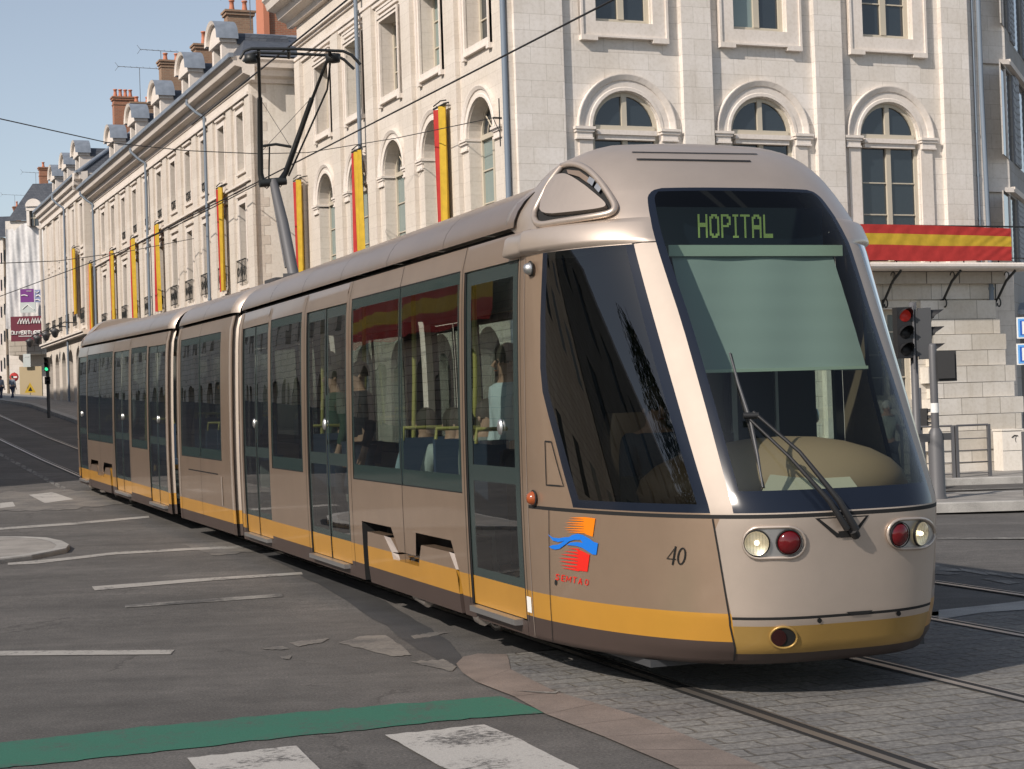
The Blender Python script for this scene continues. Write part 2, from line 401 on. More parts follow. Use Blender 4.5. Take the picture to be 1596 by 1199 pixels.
def thing(name, label, cat, R=None, loc=(0, 0, 0), rz=0., group=None, **kw):
    o = bpy.data.objects.new(name, None); COL.objects.link(o)
    if R is None: R = Matrix.Translation(Vector(loc)) @ Matrix.Rotation(rz, 4, 'Z')
    o.matrix_world = R; WORLD[o.name] = R.copy(); o.empty_display_size = .3
    o['label'] = label; o['category'] = cat
    if group: o['group'] = group
    for k, v in kw.items(): o[k] = v
    return o
def tag(o, label, cat, group=None, kind=None):
    if label: o['label'] = label
    if cat: o['category'] = cat
    if group: o['group'] = group
    if kind: o['kind'] = kind
    return o
def copy_part(src, parent, R, name=None):
    c = src.copy(); COL.objects.link(c); c.parent = parent
    c.matrix_local = WORLD[parent.name].inverted() @ R; WORLD[c.name] = R.copy()
    for ch in src.children:
        d = ch.copy(); COL.objects.link(d); d.parent = c; d.matrix_local = ch.matrix_local.copy()
        WORLD[d.name] = R @ ch.matrix_local
    return c
# ================================================================== TRAM
TW = [(.205, 1.150), (.34, 1.158), (.50, 1.164), (.8, 1.172), (1.2, 1.176), (1.7, 1.172), (2.1, 1.164), (2.45, 1.152), (2.62, 1.140), (2.78, 1.100),
      (2.965, 1.007), (3.08, .935), (3.17, .855), (3.24, .765), (3.29, .65), (3.32, .48), (3.335, .10)]
TL = [(.205, 1.717), (.30, 1.83), (.474, 1.898), (1.03, 1.951), (1.07, 1.948), (1.8, 1.520), (2.6, 1.027), (2.78, .885), (2.965, .721), (3.08, .60), (3.17, .48), (3.24, .345), (3.29, .20), (3.32, .09), (3.335, .02)]
def smooth_tab(tab, v):
    if v <= tab[0][0]: return tab[0][1]
    if v >= tab[-1][0]: return tab[-1][1]
    for i in range(len(tab)-1):
        a, fa = tab[i]; b, fb = tab[i+1]
        if v <= b:
            def slope(k):
                if k == 0: return (tab[1][1]-tab[0][1])/(tab[1][0]-tab[0][0])
                if k == len(tab)-1: return (tab[-1][1]-tab[-2][1])/(tab[-1][0]-tab[-2][0])
                s1 = (tab[k][1]-tab[k-1][1])/(tab[k][0]-tab[k-1][0]); s2 = (tab[k+1][1]-tab[k][1])/(tab[k+1][0]-tab[k][0])
                return (s1+s2)/2 if s1*s2 > 0 else 0
            h = b-a; t = (v-a)/h; m0 = slope(i)*h; m1 = slope(i+1)*h
            return (2*t**3-3*t**2+1)*fa+(t**3-2*t**2+t)*m0+(-2*t**3+3*t**2)*fb+(t**3-t**2)*m1
def TWf(z): return smooth_tab(TW, z)
NN, MM = 3.1, 1.5
Q0 = 9.695
def nose(phi, z, off=0.):
    W = TWf(z); Ln = lerp_tab(TL, z)
    c = cos(phi); s = sin(phi)
    sg = -1 if c > 0 else 1
    x = sg*W*abs(c)**(2/NN); d = Ln*max(s, 0)**(2/MM)
    p = Vector((x, Q0+d, z))
    if off:
        e = 1e-3
        p1 = nose(min(phi+e, pi), z); p0 = nose(max(phi-e, 0), z); q1 = nose(phi, z+e); q0 = nose(phi, z-e)
        n = (p1-p0).cross(q1-q0)
        if n.length > 0:
            n.normalize()
            if n.x*x+n.y*(d+.2)+n.z*.05 < 0: n = -n
            p = p+n*off
    return p
th = radians(19.45)
def frameF(th, P, tanp, z0, flip):
    a = Vector((-sin(th), cos(th), 0)); n = Vector((cos(th), sin(th), 0))
    sgn = -1 if flip else 1
    a2 = Vector((a.x, a.y, tanp)).normalized()
    up = Vector((-a.x*tanp, -a.y*tanp, 1)).normalized()
    y = a2*sgn
    return Matrix(((n.x, y.x, up.x, P.x), (n.y, y.y, up.y, P.y), (n.z, y.z, up.z, z0), (0, 0, 0, 1)))
aF = Vector((-sin(th), cos(th), 0)); nF = Vector((cos(th), sin(th), 0))
P1 = nF*4.93+aF*20.1
FF = frameF(th, P1, .0075, .0075*10.6, True)         # front car frame: origin at the joint, +y towards the nose
thC = radians(20.6); aC = Vector((-sin(thC), cos(thC), 0))
FC = frameF(thC, P1, .0120, .085, False)
P2 = P1+aC*4.55
thR = radians(21.2); aR = Vector((-sin(thR), cos(thR), 0))
FR = frameF(thR, P2, .0200, .145, False)
FR = FR @ Matrix.Translation((0, .30, 0))
def inv(px, py, phi=1.0, z=1.5):
    """photo position on the nose surface -> (phi, z)"""
    for _ in range(40):
        a = proj(FF @ nose(phi, z)); e = 1e-4
        b = proj(FF @ nose(phi+e, z)); c = proj(FF @ nose(phi, z+e))
        J = ((b[0]-a[0])/e, (c[0]-a[0])/e, (b[1]-a[1])/e, (c[1]-a[1])/e)
        r = (px-a[0], py-a[1]); D = J[0]*J[3]-J[1]*J[2]
        if abs(D) < 1e-6: break
        dp = (r[0]*J[3]-J[1]*r[1])/D; dz = (J[0]*r[1]-J[2]*r[0])/D
        dp = max(-.15, min(.15, dp)); dz = max(-.2, min(.2, dz))
        phi = max(.003, min(pi-.003, phi+dp)); z = max(.21, min(3.33, z+dz))
        if abs(r[0])+abs(r[1]) < .02: break
    return phi, z
# A-pillar lines measured on the photograph, stored as nose parameters
def line(*pts): return sorted([(z, p) for p, z in [inv(*q) for q in pts]])
PA = [(.2, .0)]+[]
_a = line((846, 400), (842, 500), (842, 595, .2, 1.7), (865, 685, .3, 1.4), (893, 788, .3, 1.1))
_b = line((989, 386), (1020, 500), (1060, 640), (1107, 800))
_c = line((1023, 380), (1062, 500), (1104, 650), (1143, 801))
_s = line((1111, 808), (1128, 900), (1144, 1028))
def phi_a(z): return max(.02, lerp_tab(_a, z))
def phi_b(z): return lerp_tab(_b, z) if z > 1.0 else lerp_tab(_s, z)-.02
ZT = 2.962; ZB = 1.052
def phi_c(z):
    if z < 1.0: return lerp_tab(_s, z)+.02
    if z <= _c[-1][0]: v = lerp_tab(_c, z)
    else:
        k = (_c[-1][1]-_c[0][1])/(_c[-1][0]-_c[0][0]); v = _c[-1][1]+k*(z-_c[-1][0])
    r = .075
    if z > ZT-r:
        u = min(1, (z-(ZT-r))/r); v += .10*(1-sqrt(max(0, 1-u*u)))
    return v
ZROWS = [.205, .235, .27, .30, .34, .385, .43, .466, .482, .50, .60, .72, .84, .95, 1.022, 1.044, 1.052, 1.10, 1.17, 1.30, 1.45, 1.60, 1.75, 1.90, 2.05, 2.20, 2.35, 2.48, 2.56, 2.608,
         2.64, 2.70, 2.78, 2.82, 2.85, 2.875, 2.90, 2.92, 2.94, 2.952, 2.962, 3.0, 3.05, 3.10, 3.15, 3.20, 3.24, 3.27, 3.295, 3.315, 3.328, 3.335]
def colphis(z):
    a, b, c = phi_a(z), phi_b(z), phi_c(z)
    out = [a*k/4 for k in range(4)]+[a+(b-a)*k/14 for k in range(14)]+[b+(c-b)*k/5 for k in range(5)]
    cb = c+.045
    out += [c+(cb-c)*k/2 for k in range(2)]
    out += [cb+(pi/2-cb)*k/10 for k in range(11)]
    return out+[pi-v for v in out[-2::-1]]
NA, NB, NC = 4, 18, 23; NCC = 25
def make_nose(Fm, root, cab=True):
    m = MB([M_CHAMP, M_CHAMP2, M_OCHRE, M_GOLD, M_BROWN, M_GAP], Fm)
    P = [[nose(p, z) for p in colphis(z)] for z in ZROWS]
    ncol = len(P[0]); mid = (ncol-1)//2
    def reg(i, j):
        jj = j if j < mid else ncol-2-j
        z = (ZROWS[i]+ZROWS[i+1])/2
        return z, jj
    def mf(i, j):
        z, jj = reg(i, j)
        if NA <= jj < NB and ZB < z < 2.608: return None
        if jj >= NC and ZB < z < ZT: return None
        front = jj >= NC
        if 1.022 < z < 1.044: return M_GAP
        if z < 1.022:
            if front or jj >= NB+2:
                if z > .482: return M_CHAMP2
                if z > .466: return M_GAP
                if z > .43: return M_CHAMP2
                if z > .27: return M_GOLD
                return M_BROWN
            if z > .50: return M_CHAMP
            if z > .34: return M_OCHRE
            return M_BROWN
        if z < 2.62:
            return M_PILLAR if jj >= NB else M_CHAMP
        return M_CHAMP2
    m.grid(P, None, True, False, mf)
    # roof cap runs back from the nose
    zs = [z for z in ZROWS if z >= 2.78]
    for sg in (-1, 1):
        rows = []
        for z in zs:
            W = TWf(z); bk = .42 if z > 2.84 else .30+.12*(z-2.78)/.06
            Wr = lerp_tab([(2.78, 1.10), (2.86, 1.125), (2.92, 1.10), (2.985, 1.052), (3.045, .985), (3.10, .89), (3.145, .78), (3.20, .66), (3.4, 0)], z); Wr = max(Wr, W-.02)
            rows.append([(sg*(W+(Wr-W)*(k/6)**1.3), Q0-bk*k/6, z) for k in range(7)])
        m.grid(rows, M_CHAMP2)
        m.poly([r[-1] for r in rows]+[(0, Q0-.42, 3.335), (0, Q0-.42, 2.85)], M_CHAMP2)
    m.poly([(-.06, Q0-.42, 3.335), (.06, Q0-.42, 3.335), (.06, Q0+.02, 3.335), (-.06, Q0+.02, 3.335)], M_CHAMP2)
    # inner return of the windscreen opening / floor plate closing the bottom
    m.poly([nose(p, .205) for p in colphis(.205)], M_BROWN)
    o = m.build('nose_shell', root, merge=1e-5)
    # glass panels
    g = MB([M_GLD, M_CERAM], Fm); far = MB([M_GLD, M_CERAM], Fm)
    zi = [i for i, z in enumerate(ZROWS) if ZB-.001 <= z <= 2.609]
    for mb, js in ((g, range(NA, NB+1)), (far, range(ncol-1-NB, ncol-NA))):
        js = list(js)
        rows = [[P[i][j] for j in js] for i in zi]
        mb.grid(rows, None, True, False, lambda i, j: M_CERAM if (i < 1 or j in (0, len(js)-2) ) else M_GLD)
    g.build('cab_side_window', root); far.build('cab_side_window', root)
    w = MB([M_GLW, M_CERAM], Fm)
    zi = [i for i, z in enumerate(ZROWS) if ZB-.001 <= z <= ZT+.001]
    js = list(range(NC, ncol-NC))
    rows = [[P[i][j] for j in js] for i in zi]
    def mfw(i, j):
        z = (ZROWS[zi[i]]+ZROWS[zi[i+1]])/2
        if z < 1.15 or z > 2.935 or j < 2 or j > len(js)-4: return M_CERAM
        return M_GLW
    w.grid(rows, None, True, False, mfw)
    w.build('windshield', root)
    return o
def ribbon(mb, pts, width, off, m, sub=8):
    """strip on the nose surface; pts list of (phi,z)"""
    dens = []
    for (p0, z0), (p1, z1) in zip(pts, pts[1:]):
        for k in range(sub): dens.append((p0+(p1-p0)*k/sub, z0+(z1-z0)*k/sub))
    dens.append(pts[-1])
    C = [nose(p, z, off) for p, z in dens]; rows = []
    for i, c in enumerate(C):
        t = (C[min(i+1, len(C)-1)]-C[max(i-1, 0)]).normalized()
        n = (nose(*dens[i], off+.02)-c); n = n.normalized() if n.length > 0 else Vector((0, 1, 0))
        u = t.cross(n).normalized()*width/2
        rows.append([c-u, c+u])
    mb.grid(rows, m)
def decal(mb, px, m, off=.004, sub=2, guess=(.5, .9), raw=None):
    """flat shape given by photo outline, laid on the nose surface"""
    bm = bmesh.new(); vs = [bm.verts.new((x, y, 0)) for x, y in px]
    f = bm.faces.new(vs); bmesh.ops.triangulate(bm, faces=[f])
    if sub: bmesh.ops.subdivide_edges(bm, edges=bm.edges, cuts=sub, use_grid_fill=True)
    bm.verts.index_update(); P = []
    for v in bm.verts:
        q = inv(v.co.x, v.co.y, *guess); guess2 = q; P.append(nose(q[0], q[1], off))
    for f in bm.faces: mb.poly([P[v.index] for v in f.verts], m, True)
    bm.free()
def side(sx, q, z, off=0.): return Vector((sx*(TWf(z)+off), q, z))
def zsub(z0, z1, st=.16):
    n = max(1, int(math.ceil((z1-z0)/st))); return [z0+(z1-z0)*k/n for k in range(n+1)]
def patch(mb, sx, q0, q1, z0, z1, m, off=0.):
    mb.grid([[side(sx, q0, z, off), side(sx, q1, z, off)] for z in zsub(z0, z1)], m)
def edge(mb, sx, q, z0, z1, d0, d1, m):
    mb.grid([[side(sx, q, z, d0), side(sx, q, z, d1)] for z in zsub(z0, z1)], m)
def strip_full(mb, sx, q0, q1, z0=.205, z1=2.78):
    for a, b, mm in ((.205, .34, M_BROWN), (.34, .50, M_OCHRE), (.50, 2.78, M_CHAMP)):
        a2, b2 = max(a, z0), min(b, z1)
        if b2 > a2+1e-6: patch(mb, sx, q0, q1, a2, b2, mm)
ZD = 2.60; ZW = 2.62; ZWB = 1.06
def make_section(Fm, root, q0, q1, feats, bogie=None, seams=(), curve0=True, curve1=False):
    body = MB([M_CHAMP, M_OCHRE, M_BROWN, M_GAP, M_CHAMP2], Fm)
    for sx in (-1, 1):
        cur = q0
        fs = sorted(feats, key=lambda f: f[1])
        def full(a, b):
            if b <= a: return
            strip_full(body, sx, a, b)
        def cutfull(a, b, zt):
            # strip below zt, honouring bogie cut-out
            strip_full(body, sx, a, b, .205, zt)
        for f in fs:
            full(cur, f[1])
            if f[0] == 'door':
                patch(body, sx, f[1], f[2], ZD, 2.78, M_CHAMP); patch(body, sx, f[1], f[2], .205, .30, M_BROWN)
                for q in (f[1], f[2]): edge(body, sx, q, .30, ZD, -.06, 0, M_GAP)
            else:
                patch(body, sx, f[1], f[2], ZW, 2.78, M_CHAMP)
                if bogie and f[1] < bogie[0] and f[2] > bogie[1]:
                    b0, b1 = bogie
                    strip_full(body, sx, f[1], b0, .205, ZWB); strip_full(body, sx, b1, f[2], .205, ZWB)
                    patch(body, sx, b0, b1, .71, ZWB, M_CHAMP)
                else: cutfull(f[1], f[2], ZWB)
            cur = f[2]
        full(cur, q1)
        # drip rail, seams
        for q in seams: patch(body, sx, q-.004, q+.004, .30, 2.78, M_GAP, .002)
        patch(body, sx, q0, q1, 2.775, 2.81, M_GAP, -.03)
        body.grid([[side(sx, q, 2.78, 0), side(sx, q, 2.78, -.06)] for q in (q0, q1)], M_CHAMP)
        # end collar
        if curve0:
            for a, b, c, d in ((0, .05, -.075, -.01), (.05, .12, -.01, .006), (.12, .17, .006, .0)):
                for za, zb, mm in ((.205, .34, M_BROWN), (.34, .50, M_OCHRE), (.5, 2.78, M_CHAMP2)):
                    body.grid([[side(sx, q0+a, z, c+.003), side(sx, q0+b, z, d+.003)] for z in zsub(za, zb)], mm)
        if curve1:
            for a, b, c, d in ((0, .05, -.075, -.01), (.05, .12, -.01, .006), (.12, .17, .006, .0)):
                for za, zb, mm in ((.205, .34, M_BROWN), (.34, .50, M_OCHRE), (.5, 2.78, M_CHAMP2)):
                    body.grid([[side(sx, q1-a, z, c+.003), side(sx, q1-b, z, d+.003)] for z in zsub(za, zb)], mm)
    # underframe and end bulkheads
    body.box(-1.10, 1.10, q0+.05, q1, .22, .34, M_GAP)
    bo = body.build('car_body', root)
    # interior lining
    it = MB([M_INT, M_INTD, M_SEAT, M_YPOLE], Fm)
    it.box(-1.08, 1.08, q0+.03, q1, .345, .38, M_INTD); it.box(-1.05, 1.05, q0+.03, q1, 2.66, 2.70, M_INT)
    for sx in (-1, 1):
        it.grid([[side(sx, q0, z, -.07), side(sx, q1, z, -.07)] for z in (2.62, 2.68)], M_INT)
    it.build('interior_lining', bo)
    # roof fairing
    rz = [(1.125, 2.815), (1.118, 2.86), (1.092, 2.92), (1.045, 2.985), (.975, 3.045), (.88, 3.10), (.76, 3.145), (.6, 3.18), (.4, 3.205), (.2, 3.215), (0, 3.22)]
    cs = [(-x, z) for x, z in rz]+[(x, z) for x, z in rz[-2::-1]]
    rf = MB([M_ROOFP, M_GAP, M_CHAMP2], Fm)
    qe = q1 if (curve1) else q1+.02
    def rrow(q, s): return [(x*s, q, 2.80+(z-2.80)*s) for x, z in cs]
    ql = [(q0, .93), (q0+.05, .985), (q0+.12, 1.0), (q0+.17, 1.0)]
    rf.grid([rrow(q, s) for q, s in ql], M_CHAMP2)
    nseg = max(2, round((qe-q0)/1.55)); qq = [q0+.17+(qe-(.17 if curve1 else 0)-q0-.17)*k/nseg for k in range(nseg+1)]
    for a, b in zip(qq, qq[1:]):
        rf.grid([rrow(a+.004, 1), rrow((a+b)/2, 1), rrow(b-.004, 1)], M_ROOFP)
        rf.grid([rrow(b-.005, .997), rrow(b+.005, .997)], M_GAP)
    if curve1: rf.grid([rrow(q1-.17, 1), rrow(q1-.12, 1), rrow(q1-.05, .985), rrow(q1, .93)], M_CHAMP2)
    rf.poly([(x*.95, q0+.02, 2.8+(z-2.8)*.95) for x, z in cs], M_GAP); rf.poly([(x*.95, qe-.02, 2.8+(z-2.8)*.95) for x, z in cs], M_GAP)
    rf.build('roof_fairing', bo)
    for f in feats:
        for sx in (-1, 1):
            if f[0] == 'door':
                d = MB([M_GL, M_DOORF, M_GAP, M_OCHRE, M_ALU, M_CHAMP2], Fm)
                a, b = f[1]+.015, f[2]-.015; n = f[3]
                for k in range(n):
                    s0 = a+(b-a)*k/n+.012; s1 = a+(b-a)*(k+1)/n-.012; fw = .10 if n == 1 else .055
                    o_ = -.012
                    patch(d, sx, s0, s1, .305, .50, M_OCHRE, o_)
                    patch(d, sx, s0, s1, .50, .56, M_DOORF, o_); patch(d, sx, s0, s1, 2.50, ZD-.01, M_DOORF, o_)
                    patch(d, sx, s0, s0+fw, .56, 2.50, M_DOORF, o_); patch(d, sx, s1-fw, s1, .56, 2.50, M_DOORF, o_)
                    patch(d, sx, s0+fw, s1-fw, 1.16, 1.27, M_DOORF, o_)
                    patch(d, sx, s0+fw, s1-fw, .56, 1.16, M_GL, o_); patch(d, sx, s0+fw, s1-fw, 1.27, 2.50, M_GL, o_)
                for q in [a+(b-a)*k/n for k in range(n+1)]:
                    patch(d, sx, q-.012, q+.012, .30, ZD-.005, M_GAP, -.006)
                do = d.build('door', bo)
                qb = (a+b)/2-.07*(1 if n == 2 else -2.6)*(1 if curve1 is not None else 1)
                X = Matrix.Translation(side(sx, qb, 1.53, -.008)) @ Matrix.Rotation(sx*pi/2, 4, 'Y') @ Matrix.Diagonal((1.5, 1, 1, 1))
                k = MB([M_ALU], Fm); k.lathe([(.001, .022), (.02, .02), (.032, .012), (.036, 0)], n=14, m=M_ALU, X=X); k.build('door_button', do)
                stp = MB([M_ALU], Fm)
                a3, b3 = sorted((sx*(TWf(.28)-.01), sx*(TWf(.28)+.055)))
                stp.box(a3, b3, a+.08, b-.08, .262, .300, M_ALU); stp.build('door_step', do)
            else:
                w = MB([M_GL, M_CERG, M_GAP], Fm); a, b, n = f[1], f[2], f[3]; o_ = -.004
                for k in range(n):
                    s0 = a+(b-a)*k/n+.006; s1 = a+(b-a)*(k+1)/n-.006
                    patch(w, sx, s0, s1, ZWB+.008, ZWB+.13, M_CERG, o_); patch(w, sx, s0, s1, ZW-.09, ZW-.008, M_CERG, o_)
                    patch(w, sx, s0, s0+.05, ZWB+.13, ZW-.09, M_CERG, o_); patch(w, sx, s1-.05, s1, ZWB+.13, ZW-.09, M_CERG, o_)
                    patch(w, sx, s0+.05, s1-.05, ZWB+.13, ZW-.09, M_GL, o_)
                patch(w, sx, a, b, ZWB, ZW, M_GAP, -.02) if False else None
                for q in [a+(b-a)*k/n for k in range(n+1)]: patch(w, sx, q-.006, q+.006, ZWB, ZW, M_GAP, -.002)
                patch(w, sx, a, b, ZWB, ZWB+.009, M_GAP, -.002); patch(w, sx, a, b, ZW-.009, ZW, M_GAP, -.002)
                w.build('side_window', bo)
    if bogie:
        b0, b1 = bogie; c = lambda T: 20.1-T
        for sx in (-1, 1):
            t = MB([M_CHAMP, M_OCHRE, M_BROWN, M_GAP], Fm)
            def sq(a, b, z0, z1, mm, off=0., a2=None, b2=None):
                a2 = a if a2 is None else a2; b2 = b if b2 is None else b2
                t.grid([[side(sx, a, z0, off), side(sx, b, z0, off)], [side(sx, a2, z1, off), side(sx, b2, z1, off)]], mm)
            # body tooth between the two towers and the slanted end
            sq(c(13.49), c(13.01), .53, .71, M_CHAMP, 0, c(13.69), c(12.98))
            sq(b0, b0+.12, .50, .71, M_CHAMP, 0, b0, b0+.05) if False else None
            sq(c(11.92), b1, .50, .71, M_CHAMP, 0, c(12.08), b1); sq(c(11.86), b1, .34, .50, M_OCHRE, 0, c(11.92), b1); sq(c(11.84), b1, .205, .34, M_BROWN, 0, c(11.86), b1)
            # backing
            t.grid([[side(sx, b0, z, -.22), side(sx, b1, z, -.22)] for z in (.205, .5, .74)], M_GAP)
            t.grid([[side(sx, b0, .72, 0), side(sx, b1, .72, 0)], [side(sx, b0, .72, -.23), side(sx, b1, .72, -.23)]], M_GAP)
            for q in (b0, b1): edge(t, sx, q, .205, .72, -.22, 0, M_GAP)
            t.build('bogie_recess', bo)
            fa = MB([M_CHAMP, M_OCHRE, M_BROWN], Fm); OF = .006
            A, Bq, Cq, D, E_, G_ = c(14.44), c(13.90), c(13.63), c(12.92), c(12.83), c(12.12); K = c(11.93)
            def q4(mb, a0, a1, za, zb, b0_, b1_, mm):  # trapezoid: bottom a0..a1 at za, top b0_..b1_ at zb
                mb.grid([[side(sx, a0, za, OF), side(sx, a1, za, OF)], [side(sx, b0_, zb, OF), side(sx, b1_, zb, OF)]], mm, False)
            q4(fa, A+.03, K+.02, .205, .34, A, K, M_BROWN); q4(fa, A, K, .34, .455, A, K-.02, M_OCHRE)
            q4(fa, A, Cq-.02, .455, .51, A, Cq-.06, M_OCHRE); q4(fa, A, Cq-.06, .51, .63, A+.02, Bq, M_CHAMP)
            q4(fa, D, K-.02, .455, .51, D+.02, K-.05, M_OCHRE); q4(fa, D+.02, K-.05, .51, .625, E_, G_, M_CHAMP)
            # returns (thickness) facing forwards, upwards and back
            def ret(p, q, mm):
                (qa, za), (qb, zb) = p, q
                if mm == 'f':
                    fa.grid([[side(sx, qa, za, OF), side(sx, qb, zb, OF)], [side(sx, qa+.075, za-.015, -.03), side(sx, qb+.075, zb, -.03)]], M_CHAMP2, False); fa.grid([[side(sx, qa+.075, za-.015, -.03), side(sx, qb+.075, zb, -.03)], [side(sx, qa+.08, za-.015, -.12), side(sx, qb+.08, zb, -.12)]], M_CHAMP, False); return  # forward bevels: the light they catch is put into a paler colour
                fa.grid([[side(sx, qa, za, OF), side(sx, qb, zb, OF)], [side(sx, qa, za, -.10), side(sx, qb, zb, -.10)]], mm, False)
            for p, q, mm in (((Bq, .63), (Cq-.06, .51), 'f'), ((Cq-.06, .51), (Cq-.02, .455), 'f'), ((A+.02, .63), (Bq, .63), M_CHAMP), ((Cq-.02, .455), (D, .455), M_OCHRE), ((D, .455), (E_, .625), M_CHAMP),
                             ((E_, .625), (G_, .625), M_CHAMP), ((G_, .625), (K-.05, .51), 'f'), ((K-.05, .51), (K, .34), M_OCHRE), ((K, .34), (K+.02, .205), M_BROWN), ((A+.03, .205), (A, .34), M_BROWN), ((A, .34), (A+.02, .63), M_OCHRE), ((A+.03, .205), (K+.02, .205), M_BROWN)):
                ret(p, q, mm)
            fo = fa.build('bogie_fairing', bo)
            for qc in (c(14.0), c(12.3)):
                w = MB([M_RAIL], Fm)
                X = Matrix.Translation((sx*.72, qc, .30)) @ Matrix.Rotation(pi/2, 4, 'Y')
                w.lathe([(.001, -.06), (.10, -.06), (.12, -.02), (.24, -.02), (.25, -.06), (.29, -.06), (.295, .06), (.31, .07), (.31, .09), (.001, .09)], n=24, m=M_RAIL, X=X); w.build('wheel', bo)
            w = MB([M_DKGREY, M_RAIL], Fm)
            for qq_ in (c(13.45), c(13.25), c(13.05)):
                w.tube([side(sx, qq_, .44, -.12), side(sx, qq_, .55, -.14)], .04, 8, M_DKGREY); w.tube([side(sx, qq_-.1, .49, -.1), side(sx, qq_+.1, .50, -.1)], .018, 6, M_RAIL)
            w.build('suspension', bo); w = MB([M_RAIL], Fm)
            w.tube([side(sx, c(13.3), .19, -.06), side(sx, c(12.9), .17, -.04)], .03, 8, M_RAIL); w.build('brake_gear', bo); w = MB([M_RAIL], Fm); w.tube([side(sx, c(11.72), .20, -.06), side(sx, c(11.55), .20, -.04)], .05, 8, M_RAIL)
            w.build('brake_gear', bo)
    return bo
tram = thing('tram', 'long champagne and ochre three-section tram crossing the junction towards the viewer', 'tram', R=FF @ Matrix.Translation((0, 0, 0)))
FEAT = [('door', 8.44, 9.56, 1), ('win', 5.25, 8.34, 2), ('door', 3.50, 5.07, 2), ('win', 1.80, 3.28, 1), ('door', .23, 1.67, 2)]
BOG = (20.1-14.62, 20.1-11.82)
front = make_section(FF, tram, 0, Q0-.28, FEAT, BOG, (3.42, 5.18, 6.795, 8.40), True, False)
# the section from the last door to the nose start
def make_front_end(Fm, body):
    for sx in (-1, 1):
        m = MB([M_CHAMP, M_OCHRE, M_BROWN, M_GAP, M_CHAMP2], Fm)
        strip_full(m, sx, 9.57-.005, Q0+.0)
        patch(m, sx, 9.60, 9.606, .3, 2.62, M_GAP, .002); patch(m, sx, Q0-.01, Q0-.002, .22, 2.62, M_CHAMP2, .004)
        m.build('door_pillar', body)
for Fm, car in ((FF, front),): make_front_end(Fm, car)
centre = make_section(FC, tram, .40, 4.15, [('win', 1.10, 3.85, 2)], None, (2.475,), True, True)
rear = make_section(FR, tram, 0, Q0-.28, FEAT, BOG, (3.42, 5.18, 6.795, 8.40), True, False)
make_front_end(FR, rear)
for o_, lb in ((front, 'front car of the tram with the driving cab'), (centre, 'short middle car of the tram with one wide window'), (rear, 'rearmost car of the tram')): o_['label'] = lb
nf = make_nose(FF, front); nr = make_nose(FR, rear)
# service hatch on the middle car
h = MB([M_GAP, M_CHAMP2], FC)
patch(h, -1, 1.35, 3.35, .885, .90, M_GAP, .004); patch(h, -1, 1.10, 1.17, .52, .87, M_CHAMP2, .006); h.build('service_hatch', centre)
# bellows between the cars
def bellows(A, B, parent):
    m = MB([M_RUBBER]); rows = []
    base = [(-1.05, .25), (-1.10, 1.2), (-1.08, 2.3), (-1.04, 2.8), (-.92, 3.02), (-.7, 3.11), (0, 3.15)]
    base = base+[(-x, z) for x, z in base[-2::-1]]+[(0, .25)]
    n = 10
    for k in range(n+1):
        f = k/n; s = .955 if k % 2 else .90
        Mx = [A @ Vector((x*s, 0, z)) for x, z in base]; Nx = [B @ Vector((x*s, 0, z)) for x, z in base]
        rows.append([a.lerp(b, f) for a, b in zip(Mx, Nx)])
    m.grid(rows, M_RUBBER, False, True); m.build('bellows', parent)
T = Matrix.Translation
bellows(FF @ T((0, .04, 0)), FC @ T((0, .44, 0)), tram); bellows(FC @ T((0, 4.11, 0)), FR @ T((0, .04, 0)), tram)
# ---------------- nose details
def nz(name, mats, fn, parent=front, **k):
    m = MB(mats, FF); fn(m); return m.build(name, parent, **k)
def eave(m):
    rows = []; N_ = 40; pe = phi_c(2.7)
    for k in range(N_+1):
        p = pe*k/N_; f = (1-(k/N_))**.55*.058+.0
        rows.append([nose(p, 2.775, .0), nose(p, 2.752, f*.8), nose(p, 2.735, f), nose(p, 2.640, f), nose(p, 2.625, f*.85), nose(p, 2.612, 0)])
    # tail to the rear
    tail = []
    for q in (Q0-.30, Q0-.005):
        tail.append([side(-1, q, 2.775), side(-1, q, 2.752, .046), side(-1, q, 2.735, .058), side(-1, q, 2.640, .058), side(-1, q, 2.625, .05), side(-1, q, 2.612)])
    m.grid(tail+rows, M_CHAMP2); m.poly(tail[0], M_CHAMP2)
    m2 = MB([M_CHAMP2], FF); m2.grid([[(-p.x, p.y, p.z) for p in r] for r in tail+rows], M_CHAMP2); m2.poly([(-p.x, p.y, p.z) for p in tail[0]], M_CHAMP2); m2.build('roof_eave', front)
    tail = None
nz('roof_eave', [M_CHAMP2], eave)
def chaikin(P, n=2):
    for _ in range(n):
        Q = []
        for a, b in zip(P, P[1:]+P[:1]): Q += [(a[0]*.75+b[0]*.25, a[1]*.75+b[1]*.25), (a[0]*.25+b[0]*.75, a[1]*.25+b[1]*.75)]
        P = Q
    return P
